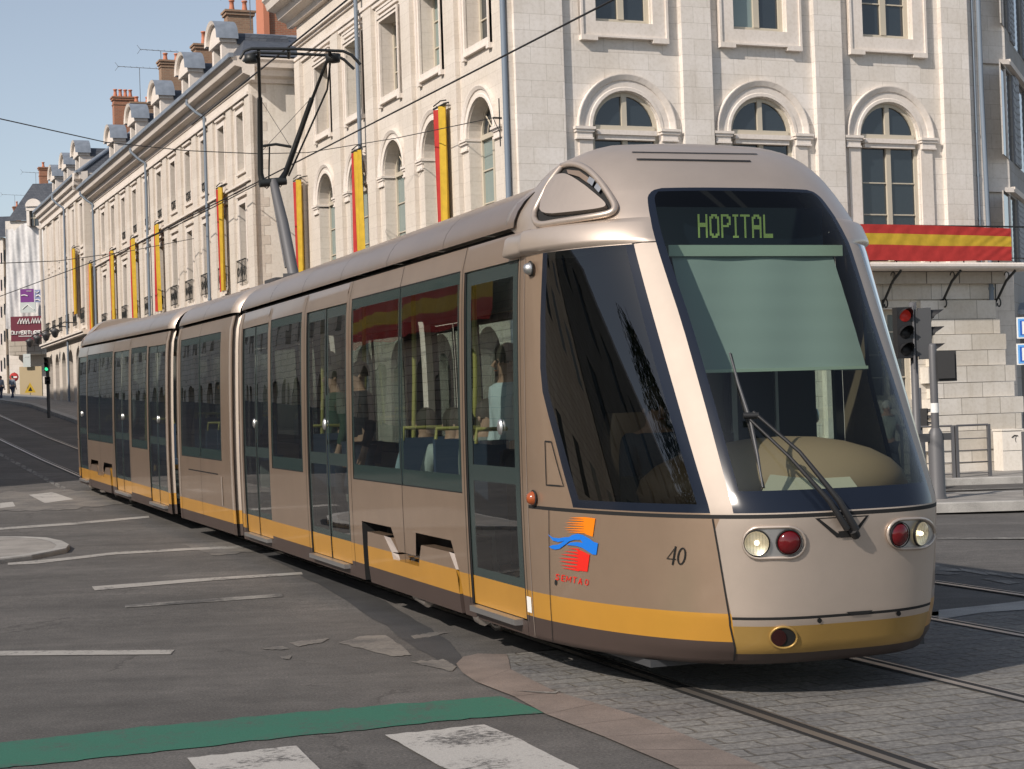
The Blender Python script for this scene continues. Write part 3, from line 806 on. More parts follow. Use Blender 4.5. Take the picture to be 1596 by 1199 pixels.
def intake(m):
    rim = [(838, 350), (836, 330), (842, 303), (854, 282), (872, 266), (892, 259), (910, 263), (928, 276), (944, 296), (957, 317), (961, 327), (956, 335), (940, 339), (900, 345), (865, 350), (850, 353)]
    rim = chaikin(rim)
    uv = [inv(x, y, .45, 2.9) for x, y in rim]
    m.tube([nose(p, z, .022) for p, z in uv], .022, 8, M_CHAMP2, closed=True)
    decal(m, rim, M_GAP, .006, 3, (.45, 2.9))
    inner = [(847, 339), (850, 315), (857, 296), (868, 281), (880, 276), (893, 279), (915, 294), (935, 311), (949, 324), (945, 330), (900, 335)]
    inner = chaikin(inner)
    decal(m, inner, M_CHAMP2, .040, 3, (.45, 2.9))
    bm_in = [nose(*inv(x, y, .45, 2.9), .040) for x, y in inner]; bo_in = [nose(*inv(x, y, .45, 2.9), .0) for x, y in inner]
    m.grid([bm_in+[bm_in[0]], bo_in+[bo_in[0]]], M_CHAMP2)
    decal(m, [(886, 268), (905, 270), (925, 284), (920, 290), (905, 279), (888, 274)], M_CHAMP, .02, 1, (.45, 2.9))
    for a in ((922, 280, 930, 286, 926, 295, 918, 288), (934, 289, 941, 297, 936, 305, 929, 297)):
        decal(m, [(a[0], a[1]), (a[2], a[3]), (a[4], a[5]), (a[6], a[7])], M_ALU, .03, 1, (.5, 2.9))
nz('air_intake', [M_CHAMP2, M_GAP, M_CHAMP, M_ALU], intake)
def seams(m):
    ribbon(m, [inv(1111, 809), inv(1120, 860), inv(1130, 920), inv(1138, 975), inv(1144, 1030)], .010, .004, M_GAP)
def seams2(m):
    ribbon(m, [(pi-.003-p, z) for p, z in []] or [inv(1022, 377, 1, 2.6), inv(1000, 378, 1, 2.6), inv(985, 380, .8, 2.6)], .006, .004, M_GAP, 4)
def seams3(m):
    ribbon(m, [inv(850, 688, .2, 1.5), inv(860, 689, .2, 1.5), inv(879, 758, .3, 1.2), inv(852, 756, .2, 1.2), inv(850, 688, .2, 1.5)], .010, .004, M_GAP, 4)
def seams4(m):
    ribbon(m, [inv(856, 795, .2, 1.0), inv(858, 930, .2, .5), inv(862, 1000, .2, .3)], .006, .004, M_GAP, 5)
for f_ in (seams, seams2, seams4): nz('panel_seam', [M_GAP], f_)
nz('fuse_hatch', [M_GAP], seams3)
def slots(m):
    for y0, xa, xb, w in ((238, 985, 1180, .016), (249, 992, 1170, .020)):
        for j in range(1):
            pts = [inv(xa+(xb-xa)*k/6, y0+k*.5, 1.4, 3.28) for k in range(7)]
            ribbon(m, pts, w, .004, M_GAP, 3)
nz('roof_slot', [M_GAP], slots)
def pill(cx, cy, rx, ry, n=28):
    return [(cx+rx*cos(2*pi*k/n)*(1 if abs(cos(2*pi*k/n)) > .0 else 1), cy+ry*sin(2*pi*k/n)) for k in range(n)]
def stadium(x0, y0, x1, y1, r, n=10):
    d = Vector((x1-x0, y1-y0)); a = atan2(d.y, d.x); out = []
    for k in range(n+1): t = a-pi/2+pi*k/n; out.append((x1+r*cos(t), y1+r*sin(t)))
    for k in range(n+1): t = a+pi/2+pi*k/n; out.append((x0+r*cos(t), y0+r*sin(t)))
    return out
def lamp_group(name, x0, y0, x1, y1, r, wx, wy, rx_, ry_, s=1., fore=1.):
    g = (1.3, .9) if wx < 1300 else (2.0, .9)
    m = MB([M_CHAMP2, M_GAP], FF)
    st_ = stadium(x0, y0, x1, y1, r)
    decal(m, st_, M_ALU, .005, 2, g)
    pts = [nose(*inv(x, y, *g), .010) for x, y in st_]
    m.tube(pts, .010, 6, M_CHAMP2, closed=True)
    hs = m.build('headlight_housing', front)
    for nm, cx, cy, mm in (('headlight', wx, wy, M_LAMPW), ('red_light', rx_, ry_, M_LAMPR)):
        p, z = inv(cx, cy, *g); c0 = nose(p, z, .012); n_ = (nose(p, z, .05)-nose(p, z, .0)).normalized()
        q = n_.to_track_quat('Z', 'Y').to_matrix().to_4x4()
        k = MB([mm, M_GAP, M_GLC], FF); X = q; R_ = .066*s
        k.lathe([(R_*.001, .030), (R_*.5, .026), (R_*.85, .014), (R_, 0)] if nm == 'red_light' else [(.001, -.0), (R_*.3, .001), (R_*.6, .004), (R_*.9, .012), (R_, .016)], c0, 24, mm, X)
        k.lathe([(R_, .010), (R_*1.07, .014), (R_*1.1, .0)], c0, 24, M_GAP, X)
        if nm == 'headlight':
            k.lathe([(.001, .034), (R_*.5, .030), (R_*.85, .022), (R_, .012)], c0, 24, M_GLC, X)
            k.lathe([(.001, .020), (.010, .016), (.014, 0)], c0, 12, M_BULB, X)
            for j in range(-3, 4): k.tube([c0+(X @ Vector((R_*.26*j, -sqrt(max(.0001, 1-(j*.27)**2))*R_*.9, .024))), c0+(X @ Vector((R_*.26*j, 0, .033))), c0+(X @ Vector((R_*.26*j, sqrt(max(.0001, 1-(j*.27)**2))*R_*.9, .024)))], .0016, 4, M_GLC)
        k.build(nm, hs)
lamp_group('a', 1183, 846, 1230, 845, 24, 1180, 846, 1229, 845)
lamp_group('b', 1405, 832, 1431, 831, 23, 1431, 831, 1399, 833)
M_LAMPD = mat('dark red lamp lens', (.025, .004, .004), .15, spec=.6)
def fog(m):
    g = (1.3, .35)
    decal(m, pill(1220, 993, 20, 16), M_GAP, .004, 2, g)
    m.tube([nose(*inv(x, y, *g), .006) for x, y in pill(1221, 993, 21, 16.5)], .007, 6, M_GOLD, closed=True)
    decal(m, pill(1213, 993, 12, 13), M_LAMPD, .010, 1, g)
nz('fog_lamp', [M_GAP, M_GOLD, M_LAMPR], fog)
for x, y in ((1277, 967), (1400, 956)): nz('bolt_hole', [M_GAP], lambda m: decal(m, pill(x, y, 3.6, 4), M_GAP, .004, 0, (1.3, .35)))
nz('coupler_slot', [M_GAP], lambda m: decal(m, [(1318, 954), (1360, 951), (1353, 957), (1327, 959)], M_GAP, .004, 1, (1.6, .46)))
def wmount(m):
    decal(m, [(1270, 808), (1354, 803), (1333, 834), (1304, 838)], M_GAP, .003, 2, (1.6, 1.0))
    decal(m, [(1277, 809), (1348, 805), (1329, 828), (1305, 831)], M_CHAMP2, .007, 2, (1.6, 1.0))
    decal(m, [(1305, 828), (1330, 826), (1326, 837), (1309, 838)], M_GAP, .009, 1, (1.6, 1.0))
nz('wiper_mount', [M_GAP, M_CHAMP2], wmount)
def wipers(m):
    def w(x, y, off, g=(1.4, 1.8)): p, z = inv(x, y, *g); return nose(p, z, off)
    m.tube([w(1327, 824, .05), w(1300, 790, .07), w(1240, 715, .075), w(1172, 650, .06)], [.022, .018, .011, .010], 8, M_BLACK)
    m.tube([w(1313, 822, .05), w(1285, 790, .07), w(1225, 722, .075), w(1168, 662, .06)], [.020, .016, .010, .009], 8, M_BLACK)
    m.tube([w(1158, 655, .055), w(1180, 655, .055)], .018, 8, M_BLACK)
    m.tube([w(1137, 553, .018), w(1150, 600, .02), w(1170, 662, .025), (w(1180, 710, .02)), w(1189, 762, .018)], [.006, .010, .012, .010, .006], 6, M_DKGREY)
    m.tube([w(1139, 553, .010), w(1191, 762, .010)], .006, 4, M_RUBBER)
    m.tube([w(1322, 824, .05), w(1330, 834, .03)], .026, 8, M_BLACK)
nz('windshield_wiper', [M_BLACK, M_DKGREY, M_RUBBER], wipers)
# emblem and lettering on the cab side
def emblem(m):
    g = (.35, .9); s = 8.56
    def c(*pts): return [(850+x/s, 790+y/s) for x, y in pts]
    decal(m, c((520, 135), (675, 155), (640, 400), (560, 372), (525, 350)), M_ORANGE, .005, 2, g)
    for y0, x0 in ((140, 330), (170, 300), (205, 270), (235, 290), (268, 255), (300, 270), (330, 300)):
        decal(m, c((x0, y0+6), (530, y0-4), (530, y0+24), (x0+60, y0+12)), M_ORANGE, .005, 1, g)
    decal(m, c((45, 365), (110, 410), (190, 420), (270, 405), (330, 405), (290, 440), (240, 460), (180, 470), (110, 450)), M_BLUE, .006, 1, g)
    decal(m, c((60, 530), (110, 510), (180, 505), (240, 470), (300, 420), (370, 375), (440, 360), (510, 375), (480, 440), (400, 440), (330, 460), (260, 515), (200, 560), (140, 570), (90, 555)), M_BLUE, .006, 2, g)
    decal(m, c((290, 510), (350, 475), (430, 470), (510, 480), (480, 440), (510, 375), (600, 425), (660, 470), (712, 485), (690, 640), (640, 635), (570, 590), (500, 545), (420, 520)), M_BLUE, .0062, 2, g)
    decal(m, c((450, 570), (500, 590), (600, 640), (570, 865), (430, 850), (445, 700)), M_REDD, .005, 2, g)
    for (x0, y0, yb) in ((300, 550, 590), (250, 592, 622), (205, 632, 668), (185, 680, 715), (190, 725, 760), (200, 775, 808), (220, 815, 850)):
        decal(m, c((x0, y0), (455, y0+8), (455, yb+12), (x0+110, y0+20)), M_REDD, .005, 1, g)
nz('operator_emblem', [M_ORANGE, M_BLUE, M_REDD], emblem)
def stroke(m, pts, w, mt, g, off=.005):
    P = [Vector(p) for p in pts]
    for a, b in zip(P, P[1:]):
        d = (b-a).normalized(); n = Vector((-d.y, d.x))*w/2; e = d*w*.35
        decal(m, [tuple(a-e-n), tuple(b+e-n), tuple(b+e+n), tuple(a-e+n)], mt, off, 0, g)
def word(m):
    g = (.35, .7); s = 8.56
    def W(pts, x, y, h=74, w=42, sk=6): return [(850+(x+u*w+sk*(1-v))/s, 790+(y+v*h+u*10)/s) for u, v in pts]
    L_ = {'S': [[(1, .12), (.5, 0), (.1, .15), (.15, .4), (.8, .6), (.95, .85), (.5, 1), (0, .88)]],
          'E': [[(1, 0), (.15, 0), (.1, 1), (.9, 1)], [(.15, .5), (.8, .5)]],
          'M': [[(0, 1), (.12, 0), (.5, .7), (1.05, 0), (1.0, 1)]],
          'T': [[(0, 0), (1, 0)], [(.5, 0), (.45, 1)]],
          'A': [[(0, 1), (.5, 0), (.95, 1)], [(.2, .62), (.8, .62)]],
          'O': [[(.5, 0), (.15, .12), (0, .45), (.1, .85), (.5, 1), (.9, .88), (1, .5), (.9, .12), (.5, 0)]]}
    for ch, x, y in (('S', 145, 895), ('E', 220, 910), ('M', 283, 922), ('T', 375, 935), ('A', 450, 952), ('O', 535, 965)):
        for pl in L_[ch]: stroke(m, W(pl, x, y, w=58 if ch == 'M' else 42), 1.05 if ch in 'MO' else 1.3, M_REDD, g)
nz('operator_lettering', [M_REDD], word)
def number(m):
    g = (.8, .8)
    def q(x, y): return (820+x/3.997, 640+y/3.997)
    stroke(m, [q(915, 958), q(934, 848)], 2.6, M_INK, g); stroke(m, [q(934, 850), q(880, 922)], 1.1, M_INK, g); stroke(m, [q(880, 922), q(935, 927)], 1.3, M_INK, g)
    o1 = [(q(973+30*cos(t)-12*(-1)*0+8*sin(-t), 907+56*sin(t))) for t in [2*pi*k/20 for k in range(20)]]
    cx_, cy_ = q(971, 907)
    for k in range(20):
        t0, t1 = 2*pi*k/20, 2*pi*(k+1)/20
        def ring(t, f): 
            X_ = 6.6*f*cos(t); Y_ = 13.6*sin(t)*(1-(1-f)*.45); return (cx_+X_-.16*Y_, cy_+Y_+.12*X_)
        decal(m, [ring(t0, 1), ring(t1, 1), ring(t1, .62), ring(t0, .62)], M_INK, .005, 0, g)
nz('fleet_number', [M_INK], number)
def knobs(m):
    for T_, z, mm, r in ((10.30, 2.52, M_ALU, .042), (10.30, 1.09, M_LAMPO, .045)):
        X = Matrix.Translation(side(-1, 20.1-T_, z, .004)) @ Matrix.Rotation(-pi/2, 4, 'Y')
        m.lathe([(.001, .045), (r*.6, .038), (r*.9, .018), (r, 0)], n=16, m=mm, X=X); m.lathe([(r, .006), (r*1.15, .004), (r*1.18, -.002)], n=16, m=M_GAP, X=X)
nz('marker_light', [M_ALU, M_LAMPO, M_GAP], knobs)
def stickers(m):
    patch(m, -1, 9.585, 9.665, .36, .46, M_WHITE, .004)
    decal(m, pill(867, 908, 2.0, 4.5, 12), M_GAP, .004, 0, (.1, .7))
nz('notice_sticker', [M_WHITE, M_GAP], stickers)
nz('rail_brush', [M_ALU, M_DKGREY], lambda m: (m.tube([nose(*inv(1075, 1033, .9, .22), -.1)-Vector((0, 0, .05)), nose(*inv(1125, 1035, 1.0, .22), -.05)-Vector((0, 0, .03))], .015, 6, M_ALU), m.box(-.9, .9, Q0, Q0+1.2, .16, .2, M_DKGREY)))
# ---------------- cab interior
def plane_pt(px, py, q):
    """photo ray meets the cross plane y=q of the front car (car coordinates)"""
    I = FF.inverted(); A = I @ Vector((0, 0, H)); B = I @ (Vector((0, 0, H))+ray(px, py)); d = B-A
    k = (q-A.y)/d.y; return A+d*k
def cabint(m):
    # destination box behind the top of the glass
    q = Q0+.60
    a = plane_pt(1040, 318, q); b = plane_pt(1290, 372, q)
    m.box(-.66, .70, q-.25, q, 2.58, 2.90, M_CERAM)
cabo = nz('destination_display', [M_CERAM], lambda m: m.box(-.62, .66, Q0+.30, Q0+.56, 2.60, 2.86, M_CERAM))
def led(m):
    q = Q0+.565
    F5 = {'H': ["10001", "10001", "10001", "10001", "11111", "11111", "10001", "10001", "10001", "10001", "10001"],
          'O': ["01110", "11011", "10001", "10001", "10001", "10001", "10001", "10001", "10001", "11011", "01110"],
          'P': ["11110", "10011", "10001", "10001", "10011", "11110", "10000", "10000", "10000", "10000", "10000"],
          'I': ["111", "010", "010", "010", "010", "010", "010", "010", "010", "010", "111"],
          'T': ["11111", "00100", "00100", "00100", "00100", "00100", "00100", "00100", "00100", "00100", "00100"],
          'A': ["01110", "11011", "10001", "10001", "10001", "11111", "11111", "10001", "10001", "10001", "10001"],
          'L': ["10000", "10000", "10000", "10000", "10000", "10000", "10000", "10000", "10000", "11111", "11111"]}
    cols = []
    # each font column doubled in the strokes: strokes are two dots wide
    word_ = 'HOPITAL'
    x = 0; cells = []
    for ch in word_:
        g = F5[ch]; w = len(g[0])
        for r in range(11):
            for c_ in range(w):
                if g[r][c_] == '1': cells.append((x+c_, r))
        x += w+1
    tot = x-1
    a = plane_pt(1087, 334, q); b = plane_pt(1205, 371, q)
    dx = (b.x-a.x)/tot; dz = (b.z-a.z)/11
    for c_, r in cells:
        for h_ in range(2):
            for v_ in range(2):
                x0 = a.x+(c_+h_*.5)*dx; z0 = a.z+(r+v_*.5)*dz
                m.poly([(x0+.08*dx, q, z0+.05*dz), (x0+.46*dx, q, z0+.05*dz), (x0+.46*dx, q, z0+.44*dz), (x0+.08*dx, q, z0+.44*dz)], M_LED)
led_o = nz('display_lettering', [M_LED], led, parent=cabo)
def blind(m):
    q = Q0+.74
    a = plane_pt(1042, 382, q); b = plane_pt(1313, 382, q); c_ = plane_pt(1300, 399, q); 
    m.box(a.x, b.x, q-.07, q, c_.z, a.z, M_BLINDBOX)
    q2 = Q0+1.02
    tl = plane_pt(1046, 399, q-.03); tr = plane_pt(1297, 399, q-.03); bl = plane_pt(1085, 578, q2); br_ = plane_pt(1352, 577, q2)
    for s0, s1, mm in ((0, 1, M_BLIND),):
        rows = []
        for k in range(41):
            v = k/40; a_, b_ = tl.lerp(bl, v), tr.lerp(br_, v); rows.append([a_.lerp(b_, u/24)+Vector((0, .004*sin(v*31)*.3+.006*sin(u*.55+v*3), 0)) for u in range(25)])
        m.grid(rows, M_BLIND)
    m.box(bl.x, br_.x, q2-.005, q2+.01, bl.z-.015, bl.z+.004, M_BLINDBOX)
nz('roller_blind', [M_BLIND, M_BLINDBOX], blind)
def dash(m):
    C0 = Vector((.10, Q0+1.00, 1.14)); rows = []
    for i in range(13):
        v = pi*i/12; rows.append([C0+Vector((.86*sin(v)*cos(u)*(1-.1*cos(u)), .52*sin(v)*sin(u), .30*cos(v))) for u in [2*pi*k/28 for k in range(28)]])
    m.grid(rows, M_DASH, True, True)
    m.box(-.62, .62, Q0+.2, Q0+1.25, .6, .98, M_DASH); pass
    a, b, c_, d_ = plane_pt(1186, 769, Q0+1.66), plane_pt(1342, 766, Q0+1.66), plane_pt(1320, 737, Q0+1.45), plane_pt(1200, 740, Q0+1.45)
    m.poly([a, b, c_, d_], M_DASH2); m.poly([a, b, b-Vector((0, 0, .2)), a-Vector((0, 0, .2))], M_DASH2); m.poly([d_, c_, c_-Vector((0, .5, .1)), d_-Vector((0, .5, .1))], M_DASH2)
nz('dashboard', [M_DASH, M_DASH2], dash)
def cabwall(m):
    m.box(-1.06, 1.06, Q0-.35, Q0-.31, .4, 2.62, M_INTD)
    m.box(-.25, .35, Q0-.30, Q0-.29, 1.3, 1.9, M_CERG); m.box(.40, .44, Q0-.30, Q0-.27, .6, 2.3, M_ALU)
    m.box(-.80, .80, Q0-.3, Q0+.50, 2.57, 2.60, M_INTD); m.box(-.8, .8, Q0-.3, Q0+1.0, .38, .42, M_INTD)
nz('cab_bulkhead', [M_INTD, M_CERG, M_ALU], cabwall)
def cseat(m):
    rows = []
    for i in range(9):
        t = i/8; zz = 1.08+.52*t; w = .24*(1-.25*t**3); rows.append([(-.42-w, Q0+.02-.1*t, zz), (-.42-w*.8, Q0+.10-.1*t, zz), (-.42+w*.8, Q0+.10-.1*t, zz), (-.42+w, Q0+.02-.1*t, zz), (-.42+w*.7, Q0-.06-.1*t, zz), (-.42-w*.7, Q0-.06-.1*t, zz)])
    m.grid(rows, M_DASH, True, True); m.poly(rows[-1], M_DASH); m.box(-.66, -.18, Q0, Q0+.45, .86, 1.0, M_DASH)
nz('driver_seat', [M_DASH], cseat)
def console(m):
    m.box(-.78, -.52, Q0+.55, Q0+.80, .98, 1.22, M_INTD); m.box(-.75, -.55, Q0+.545, Q0+.55, 1.02, 1.18, M_CERG); m.box(.62, .80, Q0+.15, Q0+.45, 1.0, 1.35, M_INTD); m.box(.55, .57, Q0+.05, Q0+.07, .98, 2.2, M_ALU); m.box(-.15, .02, Q0+.42, Q0+.50, 1.30, 1.46, M_BLACK)
nz('driver_console', [M_INTD, M_CERG, M_ALU, M_BLACK], console)
# ---------------- saloon interior: seats and rails
def saloon(Fm, bo, qs, poles):
    for q, d in qs:
        for x in (-.80, .80):
            s_ = MB([M_SEAT, M_YPOLE, M_INT], Fm)
            s_.box(x-.22, x+.22, q-.22, q+.22, .80, .88, M_SEAT); s_.box(x-.22, x+.22, q+d*.22-.03, q+d*.22+.03, .88, 1.42, M_SEAT); s_.box(x-.12, x+.12, q-.1, q+.1, .38, .80, M_INT)
            s_.tube([(x-.2, q+d*.24, 1.40), (x-.19, q+d*.24, 1.50), (x+.19, q+d*.24, 1.50), (x+.2, q+d*.24, 1.40)], .018, 6, M_YPOLE)
            s_.build('passenger_seat', bo)
    for x, q in poles:
        p = MB([M_YPOLE], Fm); p.tube([(x, q, .38), (x, q+.02, 1.2), (x*.97, q+.07, 1.9), (x*.92, q, 2.66)], .022, 8, M_YPOLE); p.build('grab_pole', bo)
saloon(FF, front, [(6.0, 1), (7.4, -1), (7.9, 1), (2.5, 1)], [(-.62, 8.35), (-.6, 6.85), (-.62, 5.2), (-.6, 3.4), (.3, 4.3), (-.62, 1.72)])
saloon(FC, centre, [(1.9, 1), (3.1, -1)], [(-.6, 2.4)])
saloon(FR, rear, [(6.0, 1), (7.4, -1), (2.5, 1)], [(-.6, 6.85), (-.62, 5.2), (-.6, 3.4)])
# ---------------- pantograph
pz = lambda px, py, T_: None
def panto():
    q = 20.1-22.45+.0
    # on the short middle car roof: base position in middle-car coordinates
    return
def pt3(px, py, o=None, T_=None):
    """photo ray meets a vertical plane across the track at distance T_ behind the viewer line of the front car"""
    d = ray(px, py); k = T_/(d.x*aF.x+d.y*aF.y); return Vector((0, 0, H))+d*k
pr = MB([M_DKGREY, M_IRON])
TB = 22.6
b0 = pt3(458, 416, T_=TB); e0 = pt3(426, 283, T_=TB+.9)
m = MB([M_GREYPOLE, M_DKGREY]); m.tube([b0-Vector((0, 0, .15)), b0.lerp(e0, .5), e0], [.075, .070, .058], 12, M_GREYPOLE)
m.tube([b0+Vector((-.12, .1, .0)), e0+Vector((-.03, .02, -.1))], .014, 6, M_GREYPOLE)
m.box(-.12, .12, -.2, .2, 0, .1, M_DKGREY, X=Matrix.Translation(b0-Vector((0, 0, .2))))
pg = m.build('pantograph', tram)
m = MB([M_IRON]); TT = TB+.9
def p_(x, y, T_=TT): return pt3(x, y, T_=T_)
m.tube([p_(404, 286), p_(446, 282)], .055, 8, M_IRON); m.tube([p_(413, 283), p_(411, 290), p_(416, 294), p_(420, 289)], .008, 4, M_IRON); m.tube([p_(430, 284), p_(437, 292), p_(441, 286)], .008, 4, M_IRON)
TP = TB-.6; Tm = (TT+TP)/2
m.tube([p_(409, 284), p_(406, 270), p_(405, 153, Tm)], [.045, .040, .034], 8, M_IRON); m.tube([p_(405, 155, Tm), p_(403, 90, TP)], .022, 8, M_IRON)
m.tube([p_(436, 284), p_(446, 268), p_(486, 154, Tm)], [.045, .040, .034], 8, M_IRON); m.tube([p_(486, 156, Tm), p_(514, 84, TP)], .022, 8, M_IRON)
m.tube([p_(450, 274), p_(510, 140, Tm-.3), p_(516, 86, TP)], .014, 6, M_IRON)
m.tube([p_(408, 228, TT-.2), p_(430, 225, TT-.2), p_(454, 229, TT-.2)], .020, 6, M_IRON); m.tube([p_(420, 229, TT-.2), p_(419, 284)], .012, 6, M_IRON)
m.tube([p_(408, 236, TT-.2), p_(484, 154, Tm)], .004, 4, M_IRON); m.tube([p_(406, 155, Tm), p_(452, 228, TT-.2)], .004, 4, M_IRON)
m.build('upper_frame', pg)
m = MB([M_IRON])
for dT, dy in ((-.18, 0), (.18, 0)):
    TQ = TP+dT; s_ = 1
    m.tube([p_(374, 92, TQ), p_(381, 80, TQ), p_(392, 76, TQ), p_(460, 76.5, TQ), p_(535, 80, TQ), p_(548, 86, TQ), p_(562, 101, TQ)] if dT < 0 else [p_(379, 96, TQ), p_(386, 86, TQ), p_(398, 82, TQ), p_(460, 84, TQ), p_(524, 87, TQ), p_(536, 93, TQ), p_(552, 108, TQ)], .020, 6, M_IRON)
for x in (403, 450, 514): m.tube([p_(x, 79, TP-.18), p_(x, 90, TP), p_(x, 84, TP+.18)], .022, 6, M_IRON)
m.lathe([(.001, -.06), (.09, -.05), (.10, .05), (.001, .06)], p_(519, 91, TP), 10, M_IRON); m.lathe([(.001, -.05), (.08, -.05), (.08, .05), (.001, .06)], p_(391, 92, TP), 10, M_IRON)
m.build('collector_head', pg)
# roof equipment seen behind the joint
m = MB([M_DKGREY], FC); m.box(-.5, -.2, .9, 1.5, 3.2, 3.26, M_DKGREY); m.build('roof_box', centre)
# ================================================================== GROUND
tl = [-120, 0]+[a for a, b in PROF]+[600]; ol = [-400, -40, 0, 12, 15.5, 60, 400]
m = MB([M_ASPH]); m.grid([[st(t, o, gz(*st(t, o).xy)) for o in ol] for t in tl], M_ASPH, False)
m.build('road', kind='structure')
def gsheet(name, pts, mt, lift, sub=1, label=None, px=True, mb=None, wavy=0):
    P = [G(x, y) for x, y in pts] if px else [Vector((x, y, 0)) for x, y in pts]
    bm = bmesh.new(); vs = [bm.verts.new((p.x, p.y, 0)) for p in P]
    if wavy:
        pass
    f = bm.faces.new(vs); bmesh.ops.triangulate(bm, faces=[f])
    if sub: bmesh.ops.subdivide_edges(bm, edges=bm.edges, cuts=sub, use_grid_fill=True)
    m = mb or MB([mt])
    for f in bm.faces: m.poly([(v.co.x, v.co.y, gz(v.co.x, v.co.y)+lift) for v in f.verts], mt)
    bm.free()
    if mb is None:
        o = m.build(name); o['kind'] = 'structure'; return o
# granite sett track bed
_e = [G(796, 1045.6), G(866, 1080.7), G(930, 1099), G(1001.5, 1120.8), G(1060, 1145), G(1122, 1171), G(1182, 1196), G(1260, 1232), G(1500, 1345)]
sett = [(p.x-.02, p.y) for p in _e]+[(3.2, 1.), (5, -8), (30, -8), (34, 20), (20, 23.5), (12, 19), (6.5, 15.4), (3.97, 13.83), (3.1, 13.2), (1.5, 12.35), (-.1, 11.9)]
gsheet('sett_paving', sett, M_SETT, .006, 2, px=False)
gsheet('granite_edging', [(1463, 953), (1530, 946), (1600, 938), (1640, 934), (1640, 945), (1600, 952), (1530, 957), (1463, 968)], M_GRANK, .010, 1)
# pinkish granite slabs along the sett edge
inn = [G(796, 1045.6), G(866, 1080.7), G(930, 1099), G(1001.5, 1120.8), G(1060, 1145), G(1122, 1171), G(1182, 1196), G(1260, 1232), G(1500, 1345)]
out = [G(742, 1077-12), G(801, 1088), G(851, 1115.8), G(895, 1133), G(941, 1151), G(990, 1172), G(1046.6, 1196), G(1120, 1232), G(1330, 1345)]
m = MB([M_PINK, M_GROOVE])
for k in range(len(inn)-1):
    a, b, c, d = inn[k], inn[k+1], out[k+1], out[k]; e = .006/max((b-a).length, .01)
    m.poly([(a.lerp(b, e)).xy.to_3d()+UP*.010, b.xy.to_3d()+UP*.010, c.xy.to_3d()+UP*.010, d.lerp(c, e).xy.to_3d()+UP*.010], M_PINK)
m.build('edge_slab', kind='structure')
m = MB([M_PINK])
gsheet('x', [(742, 1065), (721, 1050.6), (711, 1037), (722, 1026), (745, 1021), (790, 1022), (793, 1030), (796, 1045.6)], M_PINK, .010, 0, mb=m)
m.build('edge_slab', kind='structure')
m = MB([M_MARK2]); gsheet('x', [(800, 1080), (866, 1085), (872, 1080), (862, 1082), (830, 1081)], M_MARK2, .014, 0, mb=m); m.build('slab_paint_mark', kind='structure')
# rails
def track(shift, t0, t1, n=90):
    # start in the front-car frame and bend towards the street direction
    P = nF*(4.965)+aF*9.0; h = radians(18.6); L_, pts = 0., []
    def step(P, h, ds): return P+Vector((-sin(h), cos(h), 0))*ds
    def hd(s): return radians(lerp_tab([(-14, 17.2), (0, 18.7), (12, 19.9), (22, 21.2), (32, 22.2), (200, 22.2)], s))
    fwdp = [P.copy()]; q = P.copy(); s = 0
    while s < t1: q = step(q, hd(s), 1.); s += 1.; fwdp.append(q.copy())
    back = []; q = P.copy(); s = 0
    while s > t0: q = step(q, hd(s), -1.); s -= 1.; back.append(q.copy())
    pts = back[::-1]+fwdp; out_ = []
    for i, p in enumerate(pts):
        t = (pts[min(i+1, len(pts)-1)]-pts[max(i-1, 0)]).normalized(); nn = Vector((t.y, -t.x, 0)); out_.append((p+nn*shift, nn))
    return out_
def rail(name, shift, t0, t1, label=None):
    C = track(shift, t0, t1); m = MB([M_RAIL, M_GROOVE])
    def v(p, nn, d, l): q = p+nn*d; return (q.x, q.y, gz(q.x, q.y)+l)
    m.grid([[v(p, nn, -.027, .011), v(p, nn, .027, .011)] for p, nn in C], M_RAIL)
    m.grid([[v(p, nn, .027, .0100), v(p, nn, .075, .0095)] for p, nn in C], M_GROOVE)
    m.grid([[v(p, nn, .075, .011), v(p, nn, .092, .011)] for p, nn in C], M_RAIL)
    m.grid([[v(p, nn, -.055, .0105), v(p, nn, -.028, .0105)] for p, nn in C], M_GROOVE)
    m.build(name, kind='structure')
rail('tram_rail', -.7175, -14, 120); rail('tram_rail', .7175-.0, -14, 120)
rail('tram_rail', 2.92-.7175, -14, 14); rail('tram_rail', 2.92+.7175, -14, 14)
# painted markings
def jag(pts, amp=.05, n=7, seed=1):
    rg = random.Random(seed); out = []
    for (a, b) in zip(pts, pts[1:]+pts[:1]):
        L_ = sqrt((b[0]-a[0])**2+(b[1]-a[1])**2); nx_, ny_ = (b[1]-a[1])/max(L_, 1e-6), -(b[0]-a[0])/max(L_, 1e-6)
        for k in range(n):
            t = k/n; d = rg.gauss(0, 1)*min(L_*amp, 2.2)*(0 if k == 0 else 1); out.append((a[0]+(b[0]-a[0])*t+nx_*d, a[1]+(b[1]-a[1])*t+ny_*d*.5))
    return out
def mark(name, pts, mt=M_MARK, lift=.005, sub=1):
    if 'patch' in name or 'cobbled' in name: pts = jag(pts, .035, 6, len(pts)); sub = 0
    elif mt in (M_GREEN, M_ZEB): pts = jag(pts, .006, 9, 5)
    return gsheet(name, pts, mt, lift, sub)
mark('green_stripe', [(-60, 1166), (0, 1159), (200, 1137), (400, 1118), (600, 1100), (780, 1086.5), (852, 1112), (700, 1124), (500, 1145), (250, 1172), (100, 1189), (0, 1199), (-60, 1206)], M_GREEN, .005, 2)
mark('crossing_stripe', [(600, 1148), (755, 1132), (800, 1150), (905, 1203), (960, 1230), (780, 1235), (690, 1199)], M_ZEB, .009, 2)
mark('crossing_stripe', [(292, 1184), (462, 1165), (500, 1203), (520, 1235), (340, 1245)], M_ZEB, .009, 2)
